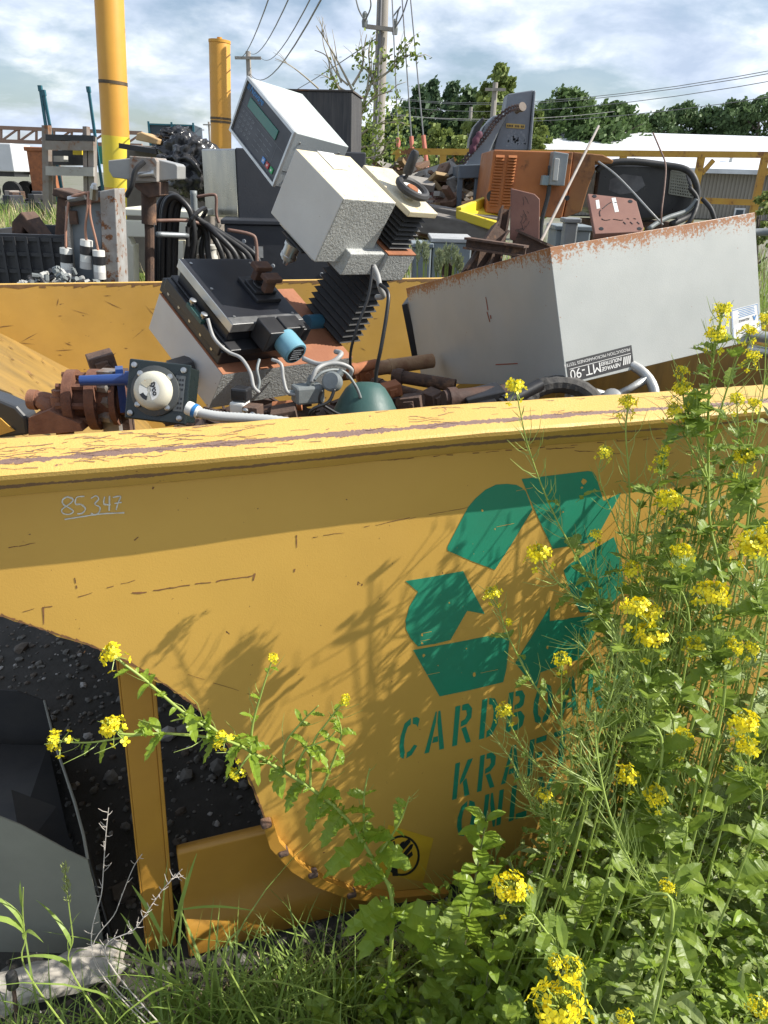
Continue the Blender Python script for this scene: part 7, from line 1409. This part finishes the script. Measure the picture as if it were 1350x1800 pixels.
def stalk(label, pts, lvs, head, name='grass_stalk'):
    sp = smooth_path([q if isinstance(q, V) else PY(*q) for q in pts], 8); t = thing(name, label, 'grass stalk', V((sp[0].x, sp[0].y, 0)), 'single grass stalks at the lower left'); mb = MB(); mb.tube(sp, [.0016*(1-.5*k/len(sp)) for k in range(len(sp))], 5); mb.build('stem', m_stem, t); mb = MB()
    for (q, a, L, W, b_) in lvs: i = int(q*(len(sp)-1)); blade(mb, sp[i], a, L, W, b_, 0, 8)
    mb.build('blades', m_grass, t)['kind'] = 'stuff'
    if head:
        mb = MB(); n = len(sp)
        for k in range(70): i = R6.randint(int(n*.8), n-1); p = sp[i]; d = V((R6.uniform(-.5, .5), R6.uniform(-.5, .5), 1)).normalized(); o = p+rv(.0045)+V((0, 0, R6.uniform(-.004, .008))); mb.tube([o, o+d*.005, o+d*.011], [.0004, .0012, .0002], 4, False)
        mb.build('seed_head', mat('grass_seed', (.3, .34, .12), (.24, .28, .1), 30, .6), t)
for k, (x, y, Y) in enumerate(((370, 1700, .95), (455, 1680, .97), (520, 1690, .96), (225, 1720, .95))): tuft(('grass tuft hiding the left end of the base rail', 'grass tuft in front of the middle of the base rail', 'grass tuft at the right end of the base rail', 'small grass tuft between timber and yellow post')[k], x, y, Y, 40, .1, .32, .055)
stalk('grass stalk with a green seed head before the metal chute', [root(-.42, .86), (132, 1720, .88), (128, 1650, .9), (122, 1600, .91), (114, 1530, .92)], [(.45, 2.6, .1, .004, .9), (.3, -.3, .1, .004, .5), (.4, .2, .12, .003, .3), (.3, 3.3, .09, .005, 1.1)], 1)
stalk('grass stalk with broad bent leaf at the left edge', [root(-.48, .84), (54, 1720, .87), (44, 1650, .89), (40, 1600, .9), (41, 1560, .9)], [(.55, 3.4, .13, .0065, 1.2), (.5, -.6, .08, .005, .9), (.8, 1.6, .06, .003, .2), (.62, 2.9, .1, .005, .8)], 0)
stalk('smooth yellow green stem leaning in the grass by the base rail', [root(-.12, .84), (400, 1700, .88), (385, 1660, .89), (373, 1622, .9)], [(.4, .5, .08, .003, .6)], 0)
for (x, y, Y, dx, L) in ((308, 1598, .92, 1, .11), (232, 1553, .93, .6, .12), (210, 1600, .92, .7, .1)): pass
mb = MB()
for (p, q, W) in (((306, 1601, .92), (452, 1602, .9), .0035), ((290, 1655, .92), (232, 1556, .92), .0045), ((270, 1700, .92), (212, 1605, .93), .004), ((300, 1665, .92), (346, 1500, .93), .0035)):
    a, b = PY(*p), PY(*q); prev = None; s = V((0, -.4, 1)).cross(b-a).normalized() if False else (b-a).cross(V((0, 1, 0))).normalized()
    for k in range(9):
        t_ = k/8; c = a+(b-a)*t_+V((0, 0, .012*math.sin(math.pi*t_))); w = W*math.sin(math.pi*(t_*.86+.1)); cur = (c-s*w, c+s*w)
        if prev: mb.face([prev[0], prev[1], cur[1], cur[0]])
        prev = cur
tag(mb.build('grass_tuft', m_grass, loc=(PY(290, 1660, .92).x, .92, 0)), 'few broad grass blades crossing the foot of the yellow post', 'grass tuft', 'tall grass tufts at the lower left')
# --- dead white stems
def drytwig(label, pts, n, L, rad=.0013):
    sp = smooth_path([q if isinstance(q, V) else PY(*q) for q in pts], 8); mb = MB(); m = len(sp); mb.tube(sp, [rad*(1-.5*k/m) for k in range(m)], 5)
    for k in range(n):
        i = int((.15+.85*(k+R6.random())/n)*(m-2)); i = min(m-2, i); d = (sp[i+1]-sp[i]).normalized(); o = rv(); o = (o-d*o.dot(d)).normalized(); l_ = L*R6.uniform(.5, 1.3); mb.tube([sp[i], sp[i]+(o+d*.4)*l_*.55, sp[i]+(o+d*.5)*l_+V((0, 0, l_*.15))], [rad*.5, rad*.45, rad*.3], 4)
    tag(mb.build('dry_twig', m_dry, loc=(sp[0].x, sp[0].y, 0)), label, 'twig', 'dead white twigs at the lower left')
drytwig('straight dead white stem with short side twigs before the dark gap', [root(-.32, .89), (174, 1700, .92), (180, 1560, .96), (186, 1470, .98), (191, 1420, .99)], 26, .014); drytwig('dead white stem curving right at its tip', [root(-.33, .88), (170, 1700, .91), (205, 1600, .94), (232, 1530, .95), (250, 1501, .96)], 7, .012, .0011)
drytwig('bushy dead twig leaning right over the yellow post', [root(-.31, .88), (190, 1690, .9), (240, 1630, .91), (285, 1565, .92), (320, 1528, .92)], 46, .014)
# --- grass and seeding weeds in the yard behind
mb = MB(); rr = random.Random(9)
def patch(x0, x1, Y0_, Y1_, n, L0, L1, w_, zoff=-.05):
    for k in range(n):
        Y = rr.uniform(Y0_, Y1_); a, b = PY(x0, 400, Y), PY(x1, 400, Y); p = V((rr.uniform(a.x, b.x), Y, zoff)); blade(mb, p, rr.uniform(0, 6.3), rr.uniform(L0, L1)*(1.1 if mnoise.noise(p*.8) > 0 else .6), w_*Y*.12, rr.uniform(.1, .6), 0 if rr.random() < .7 else 1, 3)
patch(-60, 250, 9, 24, 5200, .5, 1.1, .006); patch(40, 200, 7, 12, 2200, .6, 1.1, .006); patch(220, 300, 5.5, 8, 700, .5, 1.0, .006); patch(690, 850, 5.6, 8, 900, .3, .7, .006); patch(600, 1400, 9, 22, 4200, .2, .55, .006); patch(1290, 1420, 6, 10, 800, .6, 1.4, .006); patch(360, 620, 5, 9, 600, .2, .5, .006)
tag(mb.build('yard_grass', [m_grass, m_straw], loc=(0, 10, 0)), 'rough green grass growing in the yard behind the hopper', 'grass', kind='stuff')
for k, (x, y0, y1, lab) in enumerate(((742, 430, 500, 'seeding grass left of the narrow utility box'), (770, 445, 500, 'seeding grass before the wide utility box'), (790, 436, 500, 'tallest seeding grass by the rusty post stub'), (805, 448, 500, 'seeding grass at the right of the wide utility box'), (716, 440, 500, 'seeding grass by the bellows column'))):
    Y = 4.9+.06*k; t = thing('seeding_grass', lab, 'grass', V((PY(x, y1, Y).x, Y, 0)), 'seeding grasses before the utility boxes'); ms, mh = MB(), MB()
    for q in range(5):
        a = PY(x+R6.uniform(-8, 8), y1+90, Y); b = PY(x+R6.uniform(-10, 10), y0+R6.uniform(0, 20), Y); sp = [V((a.x, Y, 0)), (V((a.x, Y, 0))+b)/2, b]; ms.tube(sp, .004, 4)
        for w_ in range(22): p = b+(a-b)*R6.uniform(-.02, .16); o = p+rv(.012); mh.tube([o, o+V((R6.uniform(-.01, .01), 0, .02)), o+V((R6.uniform(-.02, .02), 0, .045))], [.002, .006, .001], 4, False)
    ms.build('stems', m_stem, t)['kind'] = 'stuff'; mh.build('seed_heads', mat('seed_%d' % k if False else 'seed_head', (.3, .33, .18), (.24, .28, .14), 20, .7), t)['kind'] = 'stuff'
p = PY(1126, 404, 4.9); t = thing('dandelion', 'tiny yellow flower peeping over the edge of the grey cover', 'flower', V((p.x, p.y, 0))); mb = MB(); mb.tube([V((p.x, p.y, 0)), p], .004, 5); mb.build('stem', m_stem, t); flower_head(p, V((0, -.5, 1)), .02, 999, t)
